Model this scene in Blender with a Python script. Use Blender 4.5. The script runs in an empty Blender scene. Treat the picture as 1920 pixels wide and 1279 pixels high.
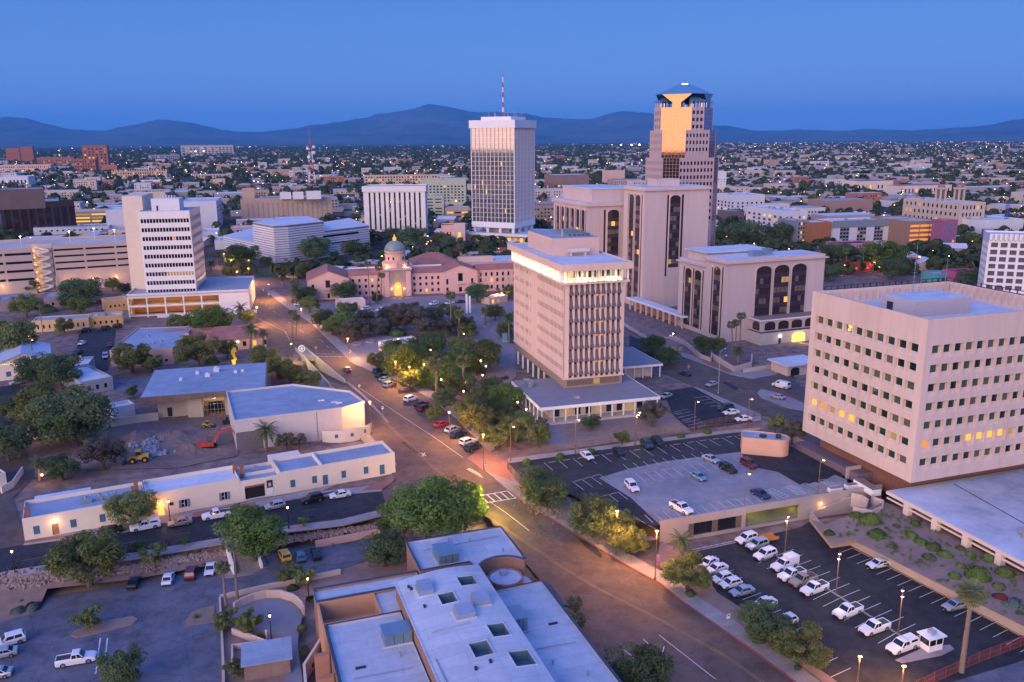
import bpy,bmesh,math,random
from math import sin,cos,pi,radians,hypot,atan2
from mathutils import Vector,Matrix
sc = bpy.context.scene
col = sc.collection
# ---------------------------------------------------------------- camera
cam = bpy.data.cameras.new('camera')
cam.sensor_width = 36.0
cam.lens = 36.0*1590/1920
cam.clip_start = 1.0
cam.clip_end = 120000
cob = bpy.data.objects.new('camera',cam);col.objects.link(cob)
_p,_r = radians(13.37),radians(0.35)
_R = Vector((1,0,0));_U = Vector((0,sin(_p),cos(_p)));_F = Vector((0,cos(_p),-sin(_p)))
_cx = _R*cos(_r) - _U*sin(_r);_cy = _R*sin(_r) + _U*cos(_r)
cob.matrix_world = Matrix(((_cx.x,_cy.x,-_F.x,0),(_cx.y,_cy.y,-_F.y,0),(_cx.z,_cy.z,-_F.z,75),(0,0,0,1)))
sc.camera = cob
# ---------------------------------------------------------------- dusk sky: blue gradient plus the afterglow behind the camera
w = bpy.data.worlds.new('World');sc.world = w;w.use_nodes = True
nt = w.node_tree;N = nt.nodes;L = nt.links
SUN_AZ,SUN_EL = -150.0,6.5
sky = N.new('ShaderNodeTexSky');sky.sky_type = 'NISHITA';sky.sun_disc = False
sky.sun_elevation = radians(2.0);sky.sun_rotation = radians(SUN_AZ);sky.ozone_density = 4.0
bg1 = N['Background'];bg2 = N.new('ShaderNodeBackground')
tc = N.new('ShaderNodeTexCoord');sx = N.new('ShaderNodeSeparateXYZ');L.new(tc.outputs['Generated'],sx.inputs[0])
rp = N.new('ShaderNodeValToRGB');L.new(sx.outputs['Z'],rp.inputs[0])
e = rp.color_ramp.elements
e[0].position = 0.0;e[0].color = (.074,.150,.405,1)
e[1].position = 1.0;e[1].color = (.100,.182,.640,1)
q = e.new(.45);q.color = (.060,.125,.430,1);q = e.new(.16);q.color = (.034,.082,.280,1)
L.new(rp.outputs[0],bg2.inputs[0]);bg2.inputs[1].default_value = 1.0
L.new(sky.outputs[0],bg1.inputs[0]);bg1.inputs[1].default_value = 0.07
ad = N.new('ShaderNodeAddShader');L.new(bg1.outputs[0],ad.inputs[0]);L.new(bg2.outputs[0],ad.inputs[1])
L.new(ad.outputs[0],N['World Output'].inputs[0])
# ---------------------------------------------------------------- last light, very soft
sl = bpy.data.lights.new('sun','SUN');sl.energy = 2.7;sl.angle = radians(70);sl.color = (1,.73,.645)
so = bpy.data.objects.new('sun',sl);col.objects.link(so)
_d = Vector((sin(radians(SUN_AZ))*cos(radians(SUN_EL)),cos(radians(SUN_AZ))*cos(radians(SUN_EL)),sin(radians(SUN_EL))))
so.rotation_euler = _d.to_track_quat('Z','Y').to_euler()
# ---------------------------------------------------------------- exposure
vs = sc.view_settings;vs.view_transform = 'Standard';vs.look = 'None';vs.exposure = 1.0;vs.gamma = 1.0;vs.use_curve_mapping = False
sc.cycles.max_bounces = 5;sc.cycles.diffuse_bounces = 2;sc.cycles.glossy_bounces = 3;sc.cycles.volume_bounces = 0
sc.cycles.sample_clamp_indirect = 3.0;sc.cycles.sample_clamp_direct = 0
sc.cycles.use_denoising = True
sc.cycles.caustics_reflective = False;sc.cycles.caustics_refractive = False
sc.cycles.use_light_tree = True
random.seed(11)
RND = random.Random(5)
# ================================================================ helpers
MATS = {}
def M(name,c,rough=.8,var=.12,scale=1.5,bump=0.0,metal=0.0,spec=.3,emit=None,es=1.0,c2=None,stretch=None,objrand=0.0,rv=0.0,seam=None,crack=0.0,leaf=0.0):
 if name in MATS: return MATS[name]
 m = bpy.data.materials.new(name);m.use_nodes = True;nt = m.node_tree;n = nt.nodes;l = nt.links
 b = n['Principled BSDF'];b.inputs['Roughness'].default_value = rough;b.inputs['Metallic'].default_value = metal
 b.inputs['Specular IOR Level'].default_value = spec
 c = tuple(c)
 if emit:
  b.inputs['Emission Color'].default_value = (*emit,1);b.inputs['Emission Strength'].default_value = es
 out = None
 if var > 0 or c2:
  t = n.new('ShaderNodeTexCoord');mp = n.new('ShaderNodeMapping')
  gm = n.new('ShaderNodeNewGeometry')
  l.new(gm.outputs['Position'] if stretch != 'obj' else t.outputs['Object'],mp.inputs[0])
  if stretch and stretch != 'obj': mp.inputs['Scale'].default_value = stretch
  no = n.new('ShaderNodeTexNoise');no.inputs['Scale'].default_value = scale;no.inputs['Detail'].default_value = 6;no.inputs['Roughness'].default_value = .65
  l.new(mp.outputs[0],no.inputs['Vector'])
  no2 = n.new('ShaderNodeTexNoise');no2.inputs['Scale'].default_value = scale*.13;no2.inputs['Detail'].default_value = 3
  l.new(mp.outputs[0],no2.inputs['Vector'])
  ma = n.new('ShaderNodeMath');ma.operation = 'MULTIPLY_ADD';ma.inputs[1].default_value = .5
  l.new(no.outputs[0],ma.inputs[0]);
  mh = n.new('ShaderNodeMath');mh.operation = 'MULTIPLY';mh.inputs[1].default_value = .5;l.new(no2.outputs[0],mh.inputs[0]);l.new(mh.outputs[0],ma.inputs[2])
  r = n.new('ShaderNodeValToRGB');l.new(ma.outputs[0],r.inputs[0])
  r.color_ramp.elements[0].position = .36;r.color_ramp.elements[1].position = .64
  d = c2 or tuple(min(1,x*(1+var)) for x in c);a = c if c2 else tuple(x*(1-var) for x in c)
  r.color_ramp.elements[0].color = (*a,1);r.color_ramp.elements[1].color = (*d,1)
  out = r.outputs[0]
  if rv:
   mr = n.new('ShaderNodeMapRange');mr.inputs[3].default_value = rough-rv;mr.inputs[4].default_value = rough+rv;l.new(ma.outputs[0],mr.inputs[0]);l.new(mr.outputs[0],b.inputs['Roughness'])
  if bump:
   bp = n.new('ShaderNodeBump');bp.inputs['Strength'].default_value = bump;bp.inputs['Distance'].default_value = .05
   l.new(no.outputs[0],bp.inputs['Height']);l.new(bp.outputs[0],b.inputs['Normal'])
 if out and (seam or crack):
  g2 = n.new('ShaderNodeNewGeometry');m2 = n.new('ShaderNodeMapping');m2.inputs['Rotation'].default_value = (0,0,radians(-17));l.new(g2.outputs['Position'],m2.inputs[0])
  if seam:
   bk_ = n.new('ShaderNodeTexBrick');l.new(m2.outputs[0],bk_.inputs['Vector']);bk_.inputs['Scale'].default_value = 1.0;bk_.inputs['Brick Width'].default_value = seam*3;bk_.inputs['Row Height'].default_value = seam;bk_.inputs['Mortar Size'].default_value = .035;bk_.inputs['Mortar Smooth'].default_value = .6
   for k_,v_ in (('Color1',1.0),('Color2',.89),('Mortar',.62)): bk_.inputs[k_].default_value = (v_,v_,v_,1)
   fac = bk_.outputs['Color']
  else:
   dn = n.new('ShaderNodeTexNoise');dn.inputs['Scale'].default_value = .8;dn.inputs['Detail'].default_value = 4;l.new(m2.outputs[0],dn.inputs['Vector'])
   va = n.new('ShaderNodeVectorMath');va.operation = 'MULTIPLY_ADD';va.inputs[1].default_value = (1.6,1.6,0);l.new(dn.outputs['Color'],va.inputs[0]);l.new(m2.outputs[0],va.inputs[2])
   vo_ = n.new('ShaderNodeTexVoronoi');vo_.feature = 'DISTANCE_TO_EDGE';vo_.inputs['Scale'].default_value = .16;l.new(va.outputs[0],vo_.inputs['Vector'])
   cr_ = n.new('ShaderNodeValToRGB');l.new(vo_.outputs['Distance'],cr_.inputs[0]);cr_.color_ramp.elements[0].color = (1-crack,)*3+(1,);cr_.color_ramp.elements[1].position = .014;cr_.color_ramp.elements[1].color = (1,1,1,1)
   st_ = n.new('ShaderNodeTexNoise');st_.inputs['Scale'].default_value = .25;st_.inputs['Detail'].default_value = 8;st_.inputs['Roughness'].default_value = .75;l.new(g2.outputs['Position'],st_.inputs['Vector'])
   sr_ = n.new('ShaderNodeValToRGB');l.new(st_.outputs[0],sr_.inputs[0]);sr_.color_ramp.elements[0].position = .34;sr_.color_ramp.elements[0].color = (.62,.62,.62,1);sr_.color_ramp.elements[1].position = .55;sr_.color_ramp.elements[1].color = (1,1,1,1)
   mz = n.new('ShaderNodeMix');mz.data_type = 'RGBA';mz.blend_type = 'MULTIPLY';mz.inputs[0].default_value = 1;l.new(cr_.outputs[0],mz.inputs[6]);l.new(sr_.outputs[0],mz.inputs[7]);fac = mz.outputs[2]
  my = n.new('ShaderNodeMix');my.data_type = 'RGBA';my.blend_type = 'MULTIPLY';my.inputs[0].default_value = 1;l.new(out,my.inputs[6]);l.new(fac,my.inputs[7]);out = my.outputs[2]
 if objrand:
  oi = n.new('ShaderNodeObjectInfo');hs = n.new('ShaderNodeHueSaturation')
  mr = n.new('ShaderNodeMapRange');mr.inputs[3].default_value = 1-objrand;mr.inputs[4].default_value = 1+objrand
  l.new(oi.outputs['Random'],mr.inputs[0]);l.new(mr.outputs[0],hs.inputs['Value'])
  mr2 = n.new('ShaderNodeMapRange');mr2.inputs[3].default_value = .5-objrand*.09;mr2.inputs[4].default_value = .5+objrand*.06
  l.new(oi.outputs['Random'],mr2.inputs[0]);l.new(mr2.outputs[0],hs.inputs['Hue'])
  if out: l.new(out,hs.inputs['Color'])
  else: hs.inputs['Color'].default_value = (*c,1)
  out = hs.outputs[0]
 if out: l.new(out,b.inputs['Base Color'])
 else: b.inputs['Base Color'].default_value = (*c,1)
 if leaf and out:
  tr = n.new('ShaderNodeBsdfTranslucent');l.new(out,tr.inputs['Color']);mxs = n.new('ShaderNodeMixShader');mxs.inputs[0].default_value = leaf;l.new(b.outputs[0],mxs.inputs[1]);l.new(tr.outputs[0],mxs.inputs[2]);l.new(mxs.outputs[0],n['Material Output'].inputs['Surface'])
 MATS[name] = m
 return m
def lit(name,c,s):
 return M(name,(.02,.02,.02),.3,0,emit=c,es=s)
class MB:
 def __init__(s): s.v = [];s.f = [];s.m = []
 def face(s,pts,mi=0):
  i = len(s.v);s.v += [tuple(p) for p in pts];s.f.append(tuple(range(i,i+len(pts))));s.m.append(mi)
 def hexa(s,b,t,mi=0,bottom=True):
  n = len(b);i = len(s.v);s.v += [tuple(p) for p in b]+[tuple(p) for p in t]
  for k in range(n):
   s.f.append((i+k,i+(k+1) % n,i+n+(k+1) % n,i+n+k));s.m.append(mi)
  s.f.append(tuple(i+n+k for k in range(n)));s.m.append(mi)
  if bottom: s.f.append(tuple(i+n-1-k for k in range(n)));s.m.append(mi)
 def box(s,x0,y0,z0,x1,y1,z1,mi=0):
  s.hexa([(x0,y0,z0),(x1,y0,z0),(x1,y1,z0),(x0,y1,z0)],[(x0,y0,z1),(x1,y0,z1),(x1,y1,z1),(x0,y1,z1)],mi)
 def prism(s,poly,z0,z1,mi=0):
  s.hexa([(p[0],p[1],z0) for p in poly],[(p[0],p[1],z1) for p in poly],mi)
 def cyl(s,x,y,z0,z1,r0,r1=None,n=10,mi=0):
  r1 = r0 if r1 is None else r1
  s.hexa([(x+r0*cos(2*pi*k/n),y+r0*sin(2*pi*k/n),z0) for k in range(n)],[(x+r1*cos(2*pi*k/n),y+r1*sin(2*pi*k/n),z1) for k in range(n)],mi)
 def tube(s,p0,p1,r0,r1=None,n=6,mi=0):
  r1 = r0 if r1 is None else r1
  p0 = Vector(p0);p1 = Vector(p1);d = (p1-p0).normalized()
  a = d.orthogonal().normalized();b = d.cross(a)
  s.hexa([p0+(a*cos(2*pi*k/n)+b*sin(2*pi*k/n))*r0 for k in range(n)],[p1+(a*cos(2*pi*k/n)+b*sin(2*pi*k/n))*r1 for k in range(n)],mi)
 def path(s,pts,r,n=6):
  for a,b in zip(pts[:-1],pts[1:]): s.tube(a,b,r,r,n)
 def wall(s,pts,th,z0,z1,closed=False):
  # a free standing wall of thickness th along points (x, y) ; z0/z1 numbers or functions
  P = [Vector(p[:2]) for p in pts];n = len(P);L_,R_ = [],[]
  for i in range(n):
   a = P[i-1] if i > 0 else (P[-1] if closed else P[0]);c = P[(i+1) % n] if (i < n-1 or closed) else P[-1]
   t = (c-a).normalized();nn = Vector((-t.y,t.x))*th/2
   L_.append(P[i]+nn);R_.append(P[i]-nn)
  f0 = z0 if callable(z0) else (lambda x,y: z0);f1 = z1 if callable(z1) else (lambda x,y: z1)
  for i in range(n if closed else n-1):
   j = (i+1) % n
   q = [R_[i],R_[j],L_[j],L_[i]]
   s.hexa([(p.x,p.y,f0(p.x,p.y)) for p in q],[(p.x,p.y,f1(p.x,p.y)) for p in q])
 def rings(s,rs,mi=0,cap=True):
  n = len(rs[0]);i = len(s.v)
  for r in rs: s.v += [tuple(p) for p in r]
  for a in range(len(rs)-1):
   for k in range(n):
    s.f.append((i+a*n+k,i+a*n+(k+1) % n,i+(a+1)*n+(k+1) % n,i+(a+1)*n+k));s.m.append(mi)
  if cap:
   s.f.append(tuple(i+n-1-k for k in range(n)));s.m.append(mi)
   j = i+(len(rs)-1)*n;s.f.append(tuple(j+k for k in range(n)));s.m.append(mi)
 def mesh(s,name,mats,smooth=False):
  me = bpy.data.meshes.new(name);me.from_pydata(s.v,[],s.f)
  for m in (mats if isinstance(mats,(list,tuple)) else [mats]): me.materials.append(m)
  if len(me.materials) > 1: me.polygons.foreach_set('material_index',s.m)
  if smooth: me.polygons.foreach_set('use_smooth',[True]*len(me.polygons))
  me.update();return me
 def build(s,name,mats,parent=None,loc=(0,0,0),rz=0,smooth=False):
  return put(name,s.mesh(name,mats,smooth),parent,loc,rz)
def put(name,me,parent=None,loc=(0,0,0),rz=0,scale=None):
 o = bpy.data.objects.new(name,me);col.objects.link(o);o.parent = parent;o.location = loc
 if rz: o.rotation_euler = (0,0,rz) if not isinstance(rz,tuple) else rz
 if scale: o.scale = scale
 return o
def tag(o,label,cat,group=None,kind=None):
 if label: o['label'] = label
 if cat: o['category'] = cat
 if group: o['group'] = group
 if kind: o['kind'] = kind
 return o
def thing(name,label,cat,loc=(0,0,0),rz=0,group=None):
 o = bpy.data.objects.new(name,None);col.objects.link(o);o.location = loc;o.rotation_euler = (0,0,rz);o.empty_display_size = .5
 return tag(o,label,cat,group)
def copy_tree(o,parent=None):
 c = o.copy();col.objects.link(c);c.parent = parent
 for ch in o.children: copy_tree(ch,c)
 return c
_ub = {}
def unit_box(mat):
 k = mat.name
 if k not in _ub:
  b = MB();b.box(-.5,-.5,-.5,.5,.5,.5);_ub[k] = b.mesh('pane_'+k,mat)
 return _ub[k]
def ubox(name,mat,parent,x0,y0,z0,x1,y1,z1):
 return put(name,unit_box(mat),parent,((x0+x1)/2,(y0+y1)/2,(z0+z1)/2),0,(abs(x1-x0),abs(y1-y0),abs(z1-z0)))
def vv(x,y): return -.4226*x+.9063*y
def road_z(x,y):
 t = min(1,max(0,(165-vv(x,y))/45));return -3.5*t*t*(3-2*t)
def az2rz(az): return radians(90-az)
# ---- materials
WHITE = M('white_paint',(.78,.77,.75),.6,.05,.6)
CREAM = M('cream_render',(.70,.56,.48),.85,.07,.5)
BEIGE = M('beige_concrete',(.63,.48,.41),.85,.07,.4,.1)
PINKB = M('pink_stucco',(.66,.43,.35),.9,.08,.6)
TANB = M('tan_brick',(.50,.33,.23),.9,.12,.8)
BRICK = M('red_brick',(.33,.13,.09),.9,.15,.9)
PALE = M('pale_panel',(.68,.66,.66),.6,.05,.5)
CONC = M('concrete',(.50,.44,.39),.9,.12,.5,.1)
ROOFW = M('white_membrane',(.50,.53,.57),.7,.09,.3,c2=(.68,.70,.72),seam=2.4)
ROOFG = M('grey_membrane',(.27,.30,.34),.8,.16,.3,c2=(.41,.43,.46),seam=2.0)
ROOFB = M('blue_grey_roof',(.24,.30,.38),.75,.15,.3,c2=(.36,.43,.52),seam=2.2)
DARKM = M('dark_metal',(.05,.05,.06),.4,0,metal=.6)
STEEL = M('galvanised_steel',(.42,.44,.47),.4,.1,2,metal=.6)
DUCT = M('duct_metal',(.38,.44,.50),.35,.1,1,metal=.7)
RUST = M('brown_pole_paint',(.20,.11,.07),.6,.1,2)
GLASS = M('dark_glass',(.012,.014,.018),.06,0,spec=.8)
GLASSG = M('green_glass',(.015,.045,.035),.08,0,spec=.7)
GLASSB = M('bronze_glass',(.035,.022,.022),.08,0,spec=.7)
BLIND = M('blind_glass',(.16,.12,.09),.3,0,spec=.5)
LITY = lit('lit_window_yellow',(1,.52,.09),.62)
LITO = lit('lit_window_orange',(1,.38,.07),.45)
LITW = lit('lit_window_dim',(1,.60,.24),.22)
BULB = lit('lamp_warm',(1,.72,.42),9)
BULBY = lit('lamp_orange',(1,.46,.12),7)
BULBW = lit('lamp_white',(1,.92,.8),22)
def pane_mat(base,p,r=RND):
 x = r.random()
 return LITY if x < p*.45 else LITO if x < p*.6 else LITW if x < p else base
# ---- buildings
KEEP = []
def openings(Lw,spec):
 # spec: (cols, rows, margin, z_lo, z_hi, frac_w, frac_h)
 c,r,mg,zl,zh,fw,fh = spec
 cw = (Lw-2*mg)/c;ch = (zh-zl)/r;o = []
 for j in range(r):
  for i in range(c):
   a = mg+cw*i+cw*(1-fw)/2;b = zl+ch*j+ch*(1-fh)/2
   o.append((a,a+cw*fw,b,b+ch*fh))
 return o
def facade(mb,mp,Lw,z0,z1,ops,dep):
 # mp(s, depth, z) -> local point; a wall face with real recessed openings
 us = sorted({0,Lw} | {round(o[0],4) for o in ops} | {round(o[1],4) for o in ops})
 zs = sorted({z0,z1} | {round(o[2],4) for o in ops} | {round(o[3],4) for o in ops})
 cell = set()
 iu = {u: i for i,u in enumerate(us)};iz = {z: i for i,z in enumerate(zs)}
 for o in ops:
  for i in range(iu[round(o[0],4)],iu[round(o[1],4)]):
   for j in range(iz[round(o[2],4)],iz[round(o[3],4)]): cell.add((i,j))
 for j in range(len(zs)-1):
  i = 0
  while i < len(us)-1:
   if (i,j) in cell: i += 1;continue
   k = i
   while k < len(us)-1 and (k,j) not in cell: k += 1
   mb.face([mp(us[i],0,zs[j]),mp(us[k],0,zs[j]),mp(us[k],0,zs[j+1]),mp(us[i],0,zs[j+1])]);i = k
 for a,b,c,d in ops:
  mb.face([mp(a,0,c),mp(a,dep,c),mp(a,dep,d),mp(a,0,d)]);mb.face([mp(b,0,c),mp(b,dep,c),mp(b,dep,d),mp(b,0,d)])
  mb.face([mp(a,0,c),mp(b,0,c),mp(b,dep,c),mp(a,dep,c)]);mb.face([mp(a,0,d),mp(b,0,d),mp(b,dep,d),mp(a,dep,d)])
def block(name,label,cat,X,Y,az,w,d,z0,h,wall=CREAM,roof=ROOFW,U=None,V=None,dep=.35,glass=GLASS,litp=.04,par=.7,units=0,group=None,Uops=None,Vops=None,wname='window',eave=0,emat=None,unitmat=STEEL,Bk=None,R=None):
 """a building standing at (X, Y): local x runs along az for w metres, local y to its left for d metres"""
 t = thing(name,label,cat,(X,Y,z0),az2rz(az),group);H = h-z0
 _a = radians(az);KEEP.append((X+sin(_a)*w/2-cos(_a)*d/2,Y+cos(_a)*w/2+sin(_a)*d/2,max(w,d)*.72))
 mb = MB();uo = Uops if Uops is not None else (openings(w,U) if U else []);vo = Vops if Vops is not None else (openings(d,V) if V else [])
 ro = openings(d,R) if R else [];bo = openings(w,Bk) if Bk else []
 mu = lambda s,q,z: (s,q,z);mv = lambda s,q,z: (q,s,z);mr = lambda s,q,z: (w-q,s,z);mk = lambda s,q,z: (s,d-q,z)
 facade(mb,mu,w,-.6,H,uo,dep);facade(mb,mv,d,-.6,H,vo,dep);facade(mb,mr,d,-.6,H,ro,dep);facade(mb,mk,w,-.6,H,bo,dep)
 th = .3;zr = H-par
 for a,b,c,e_ in ((0,0,w,th),(0,d-th,w,d),(0,th,th,d-th),(w-th,th,w,d-th)):
  mb.face([(a,b,H),(c,b,H),(c,e_,H),(a,e_,H)])
 for a,b in (((th,th),(w-th,th)),((w-th,th),(w-th,d-th)),((w-th,d-th),(th,d-th)),((th,d-th),(th,th))):
  mb.face([(*a,zr),(*b,zr),(*b,H),(*a,H)])
 mb.build('wall',wall,t)
 rb = MB();rb.face([(th,th,zr),(w-th,th,zr),(w-th,d-th,zr),(th,d-th,zr)]);rb.build('roof',roof,t)
 if eave:
  eb = MB();eb.box(-eave,-eave,H-.55,w+eave,-.003,H+.12);eb.box(-eave,d+.003,H-.55,w+eave,d+eave,H+.12);eb.box(-eave,-.003,H-.55,-.003,d+.003,H+.12);eb.box(w+.003,-.003,H-.55,w+eave,d+.003,H+.12)
  eb.build('cornice',emat or wall,t)
 for ops,mp in ((uo,mu),(vo,mv),(ro,mr),(bo,mk)):
  for a,b,c,e_ in ops:
   p,q2 = mp(a,dep-.06,c),mp(b,dep+.04,e_)
   ubox(wname,pane_mat(glass,litp),t,p[0],p[1],p[2],q2[0],q2[1],q2[2])
 rr = random.Random(hash((round(X),round(Y))) & 0xffff)
 for k in range(units):
  a = rr.uniform(1.5,max(1.6,w-5));b = rr.uniform(1.5,max(1.6,d-5));s_ = rr.uniform(1.2,3);u_ = rr.uniform(1.2,2.6);hh = rr.uniform(.8,1.7)
  ub = MB();ub.box(a,b,zr,a+s_,b+u_,zr+hh);ub.box(a+.2,b+.2,zr+hh,a+s_*.6,b+u_*.6,zr+hh+.25);ub.build('rooftop_unit',unitmat,t)
 return t
# ================================================================ ground, roads, lots
from mathutils.geometry import tessellate_polygon
ASPH = M('asphalt_worn',(.112,.080,.067),.8,.2,.35,.2,c2=(.158,.114,.095),crack=.3)
ASPHD = M('asphalt_dark',(.020,.021,.026),.75,.2,.5,.25,c2=(.042,.042,.050),crack=.3)
ASPHL = M('asphalt_lot',(.105,.108,.135),.85,.2,.35,.25,c2=(.18,.18,.22),crack=.4)
DECKC = M('deck_concrete',(.19,.195,.22),.85,.15,.4,.1,c2=(.31,.31,.34),seam=5.0)
WALK = M('sidewalk_concrete',(.27,.235,.225),.9,.12,.5,.1,c2=(.38,.33,.31),seam=1.5)
PAVER = M('brick_paving',(.27,.13,.10),.9,.15,1.5,.1)
PLAZA = M('plaza_paving',(.21,.18,.18),.9,.15,.4,.1,c2=(.31,.25,.24))
DIRT = M('desert_dirt',(.20,.135,.11),.95,.2,.5,.5,c2=(.32,.22,.18))
SOIL = M('site_soil',(.14,.10,.09),.95,.2,.7,.6,c2=(.24,.17,.14))
LAWN = M('lawn',(.04,.07,.025),.95,.2,1.2,.4,c2=(.08,.11,.04))
PAINT = M('road_paint_white',(.62,.62,.62),.7,.2,3)
PAINTY = M('road_paint_yellow',(.36,.23,.06),.7,.3,3)
REDK = M('red_kerb_paint',(.35,.07,.05),.8,.15,2)
flat = lambda z: (lambda x,y: z)
def patch(name,pts,zf,mat,off=0.0,parent=None,bands=True,skirt=None):
 zf = zf if callable(zf) else flat(zf)
 bm = bmesh.new()
 vs_ = [bm.verts.new((p[0],p[1],0)) for p in pts]
 for t in tessellate_polygon([[Vector((p[0],p[1],0)) for p in pts]]):
  try: bm.faces.new([vs_[i] for i in t])
  except ValueError: pass
 if bands:
  for k in range(118,170,4):
   g_ = bm.verts[:]+bm.edges[:]+bm.faces[:]
   bmesh.ops.bisect_plane(bm,geom=g_,plane_co=Vector((-.4226*k,.9063*k,0)),plane_no=Vector((-.4226,.9063,0)))
 for v in bm.verts: v.co.z = zf(v.co.x,v.co.y)+off
 bmesh.ops.recalc_face_normals(bm,faces=bm.faces[:])
 if bm.faces and bm.faces[0].normal.z < 0: bmesh.ops.reverse_faces(bm,faces=bm.faces[:])
 if skirt:
  be = [e_ for e_ in bm.edges if e_.is_boundary]
  r = bmesh.ops.extrude_edge_only(bm,edges=be)
  for v in r['geom']:
   if isinstance(v,bmesh.types.BMVert): v.co.z -= skirt
 me = bpy.data.meshes.new(name);bm.to_mesh(me);bm.free();me.materials.append(mat)
 o = put(name,me,parent)
 if parent is None: o['kind'] = 'structure'
 return o
def pip(x,y,P):
 c = False;n = len(P)
 for i in range(n):
  x0,y0 = P[i];x1,y1 = P[i-1]
  if (y0 > y) != (y1 > y) and x < (x1-x0)*(y-y0)/(y1-y0)+x0: c = not c
 return c
RAMP = [(-73.83,290.94),(-69.34,290.84),(-53.21,259.37),(-57.24,255.64)]
def ground_z(x,y):
 if -75 < x < -35 and 190 < y < 340 and pip(x,y,[(RAMP[0][0]-4,RAMP[0][1]+14),(RAMP[1][0]+5,RAMP[1][1]+14),(RAMP[2][0]+3,RAMP[2][1]+2),(RAMP[3][0]-3,RAMP[3][1])]): return -6
 v = vv(x,y);t = min(1,max(0,(168-v)/8))
 return -.2-4.1*t
def make_ground():
 xs = [-44000,-9000,-2500,-900,-450]+[-300+4*i for i in range(151)]+[450,900,2500,9000,44000]
 ys = [-3000,-1500,-600,-100]+[40+4*i for i in range(121)]+[700,1200,2500,6000,20000,44000]
 nx = len(xs);vtx = [(x,y,ground_z(x,y)) for y in ys for x in xs]
 f = [(j*nx+i,j*nx+i+1,(j+1)*nx+i+1,(j+1)*nx+i) for j in range(len(ys)-1) for i in range(nx-1)]
 me = bpy.data.meshes.new('ground');me.from_pydata(vtx,[],f)
 m = bpy.data.materials.new('ground_earth');m.use_nodes = True;n = m.node_tree.nodes;l = m.node_tree.links
 b = n['Principled BSDF'];b.inputs['Roughness'].default_value = .95;b.inputs['Specular IOR Level'].default_value = .1
 gm = n.new('ShaderNodeNewGeometry')
 n1 = n.new('ShaderNodeTexNoise');n1.inputs['Scale'].default_value = .35;n1.inputs['Detail'].default_value = 8;l.new(gm.outputs['Position'],n1.inputs['Vector'])
 r1 = n.new('ShaderNodeValToRGB');l.new(n1.outputs[0],r1.inputs[0])
 r1.color_ramp.elements[0].position = .35;r1.color_ramp.elements[0].color = (.15,.11,.10,1);r1.color_ramp.elements[1].position = .65;r1.color_ramp.elements[1].color = (.28,.20,.17,1)
 n2 = n.new('ShaderNodeTexNoise');n2.inputs['Scale'].default_value = .02;n2.inputs['Detail'].default_value = 9;n2.inputs['Roughness'].default_value = .7;l.new(gm.outputs['Position'],n2.inputs['Vector'])
 r2 = n.new('ShaderNodeValToRGB');l.new(n2.outputs[0],r2.inputs[0])
 r2.color_ramp.elements[0].position = .40;r2.color_ramp.elements[0].color = (.030,.038,.022,1);r2.color_ramp.elements[1].position = .66;r2.color_ramp.elements[1].color = (.13,.105,.085,1)
 s_ = n.new('ShaderNodeSeparateXYZ');l.new(gm.outputs['Position'],s_.inputs[0])
 mr = n.new('ShaderNodeMapRange');mr.inputs[1].default_value = 430;mr.inputs[2].default_value = 560;l.new(s_.outputs['Y'],mr.inputs[0])
 mx = n.new('ShaderNodeMix');mx.data_type = 'RGBA';mr3 = n.new('ShaderNodeMapRange');mr3.inputs[1].default_value = 40;mr3.inputs[2].default_value = -10;l.new(s_.outputs['Y'],mr3.inputs[0]);mm_ = n.new('ShaderNodeMath');mm_.operation = 'MAXIMUM';l.new(mr.outputs[0],mm_.inputs[0]);l.new(mr3.outputs[0],mm_.inputs[1]);l.new(mm_.outputs[0],mx.inputs[0]);l.new(r1.outputs[0],mx.inputs[6]);l.new(r2.outputs[0],mx.inputs[7])
 l.new(mx.outputs[2],b.inputs['Base Color'])
 bp = n.new('ShaderNodeBump');bp.inputs['Strength'].default_value = .4;bp.inputs['Distance'].default_value = .1;l.new(n1.outputs[0],bp.inputs['Height']);l.new(bp.outputs[0],b.inputs['Normal'])
 me.materials.append(m);o = put('ground',me);o['kind'] = 'structure'
make_ground()
RR = [(-148.65,461.13),(-126.52,429.78),(-98.96,374.94),(-85.63,351.89),(-54.72,282.73),(-46.94,272.77),(-34.54,258.96),(-23.88,240.68),(-15.50,223.04),(-7.35,201.25),(-11.00,192.51),(-5.84,183.65),(-1.01,173.83),(1.24,169.93),(10.92,158.79),(18.69,149.29),(26.70,138.93),(29.14,133.29),(37.09,119.10),(40.91,111.69),(44.81,102.40)]
RL = [(15.06,105.66),(10.53,123.80),(4.28,141.97),(-2.10,155.92),(-7.39,166.64),(-11.65,171.19),(-20.14,170.11),(-26.35,165.04),(-28.82,173.72),(-26.18,178.96),(-39.75,215.15),(-57.24,255.64)]
UP = [(-53.21,259.37),(-69.74,293.70),(-80.27,315.45),(-84.88,321.57),(-78.51,293.92),(-88.97,303.47),(-95.89,324.02),(-107.69,352.13),(-125.65,384.12),(-156.62,455.46),(-197.92,542.20),(-197.37,559.15),(-163.17,480.56)]
road = patch('road',RR+RL+UP,road_z,ASPH,.02)
street = patch('street',[(-101.25,140.31),(-100.37,145.77),(-93.74,148.92),(-85.14,151.57),(-76.11,154.38),(-65.04,161.42),(-53.43,165.79),(-38.01,174.46),(-42.19,170.38),(-28.73,173.71),(-26.35,165.04),(-35.12,159.65),(-45.38,156.51),(-56.65,151.65),(-72.00,145.40),(-82.95,141.95),(-92.00,138.37),(-97.97,135.16)],road_z,ASPHD,.0)
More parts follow.
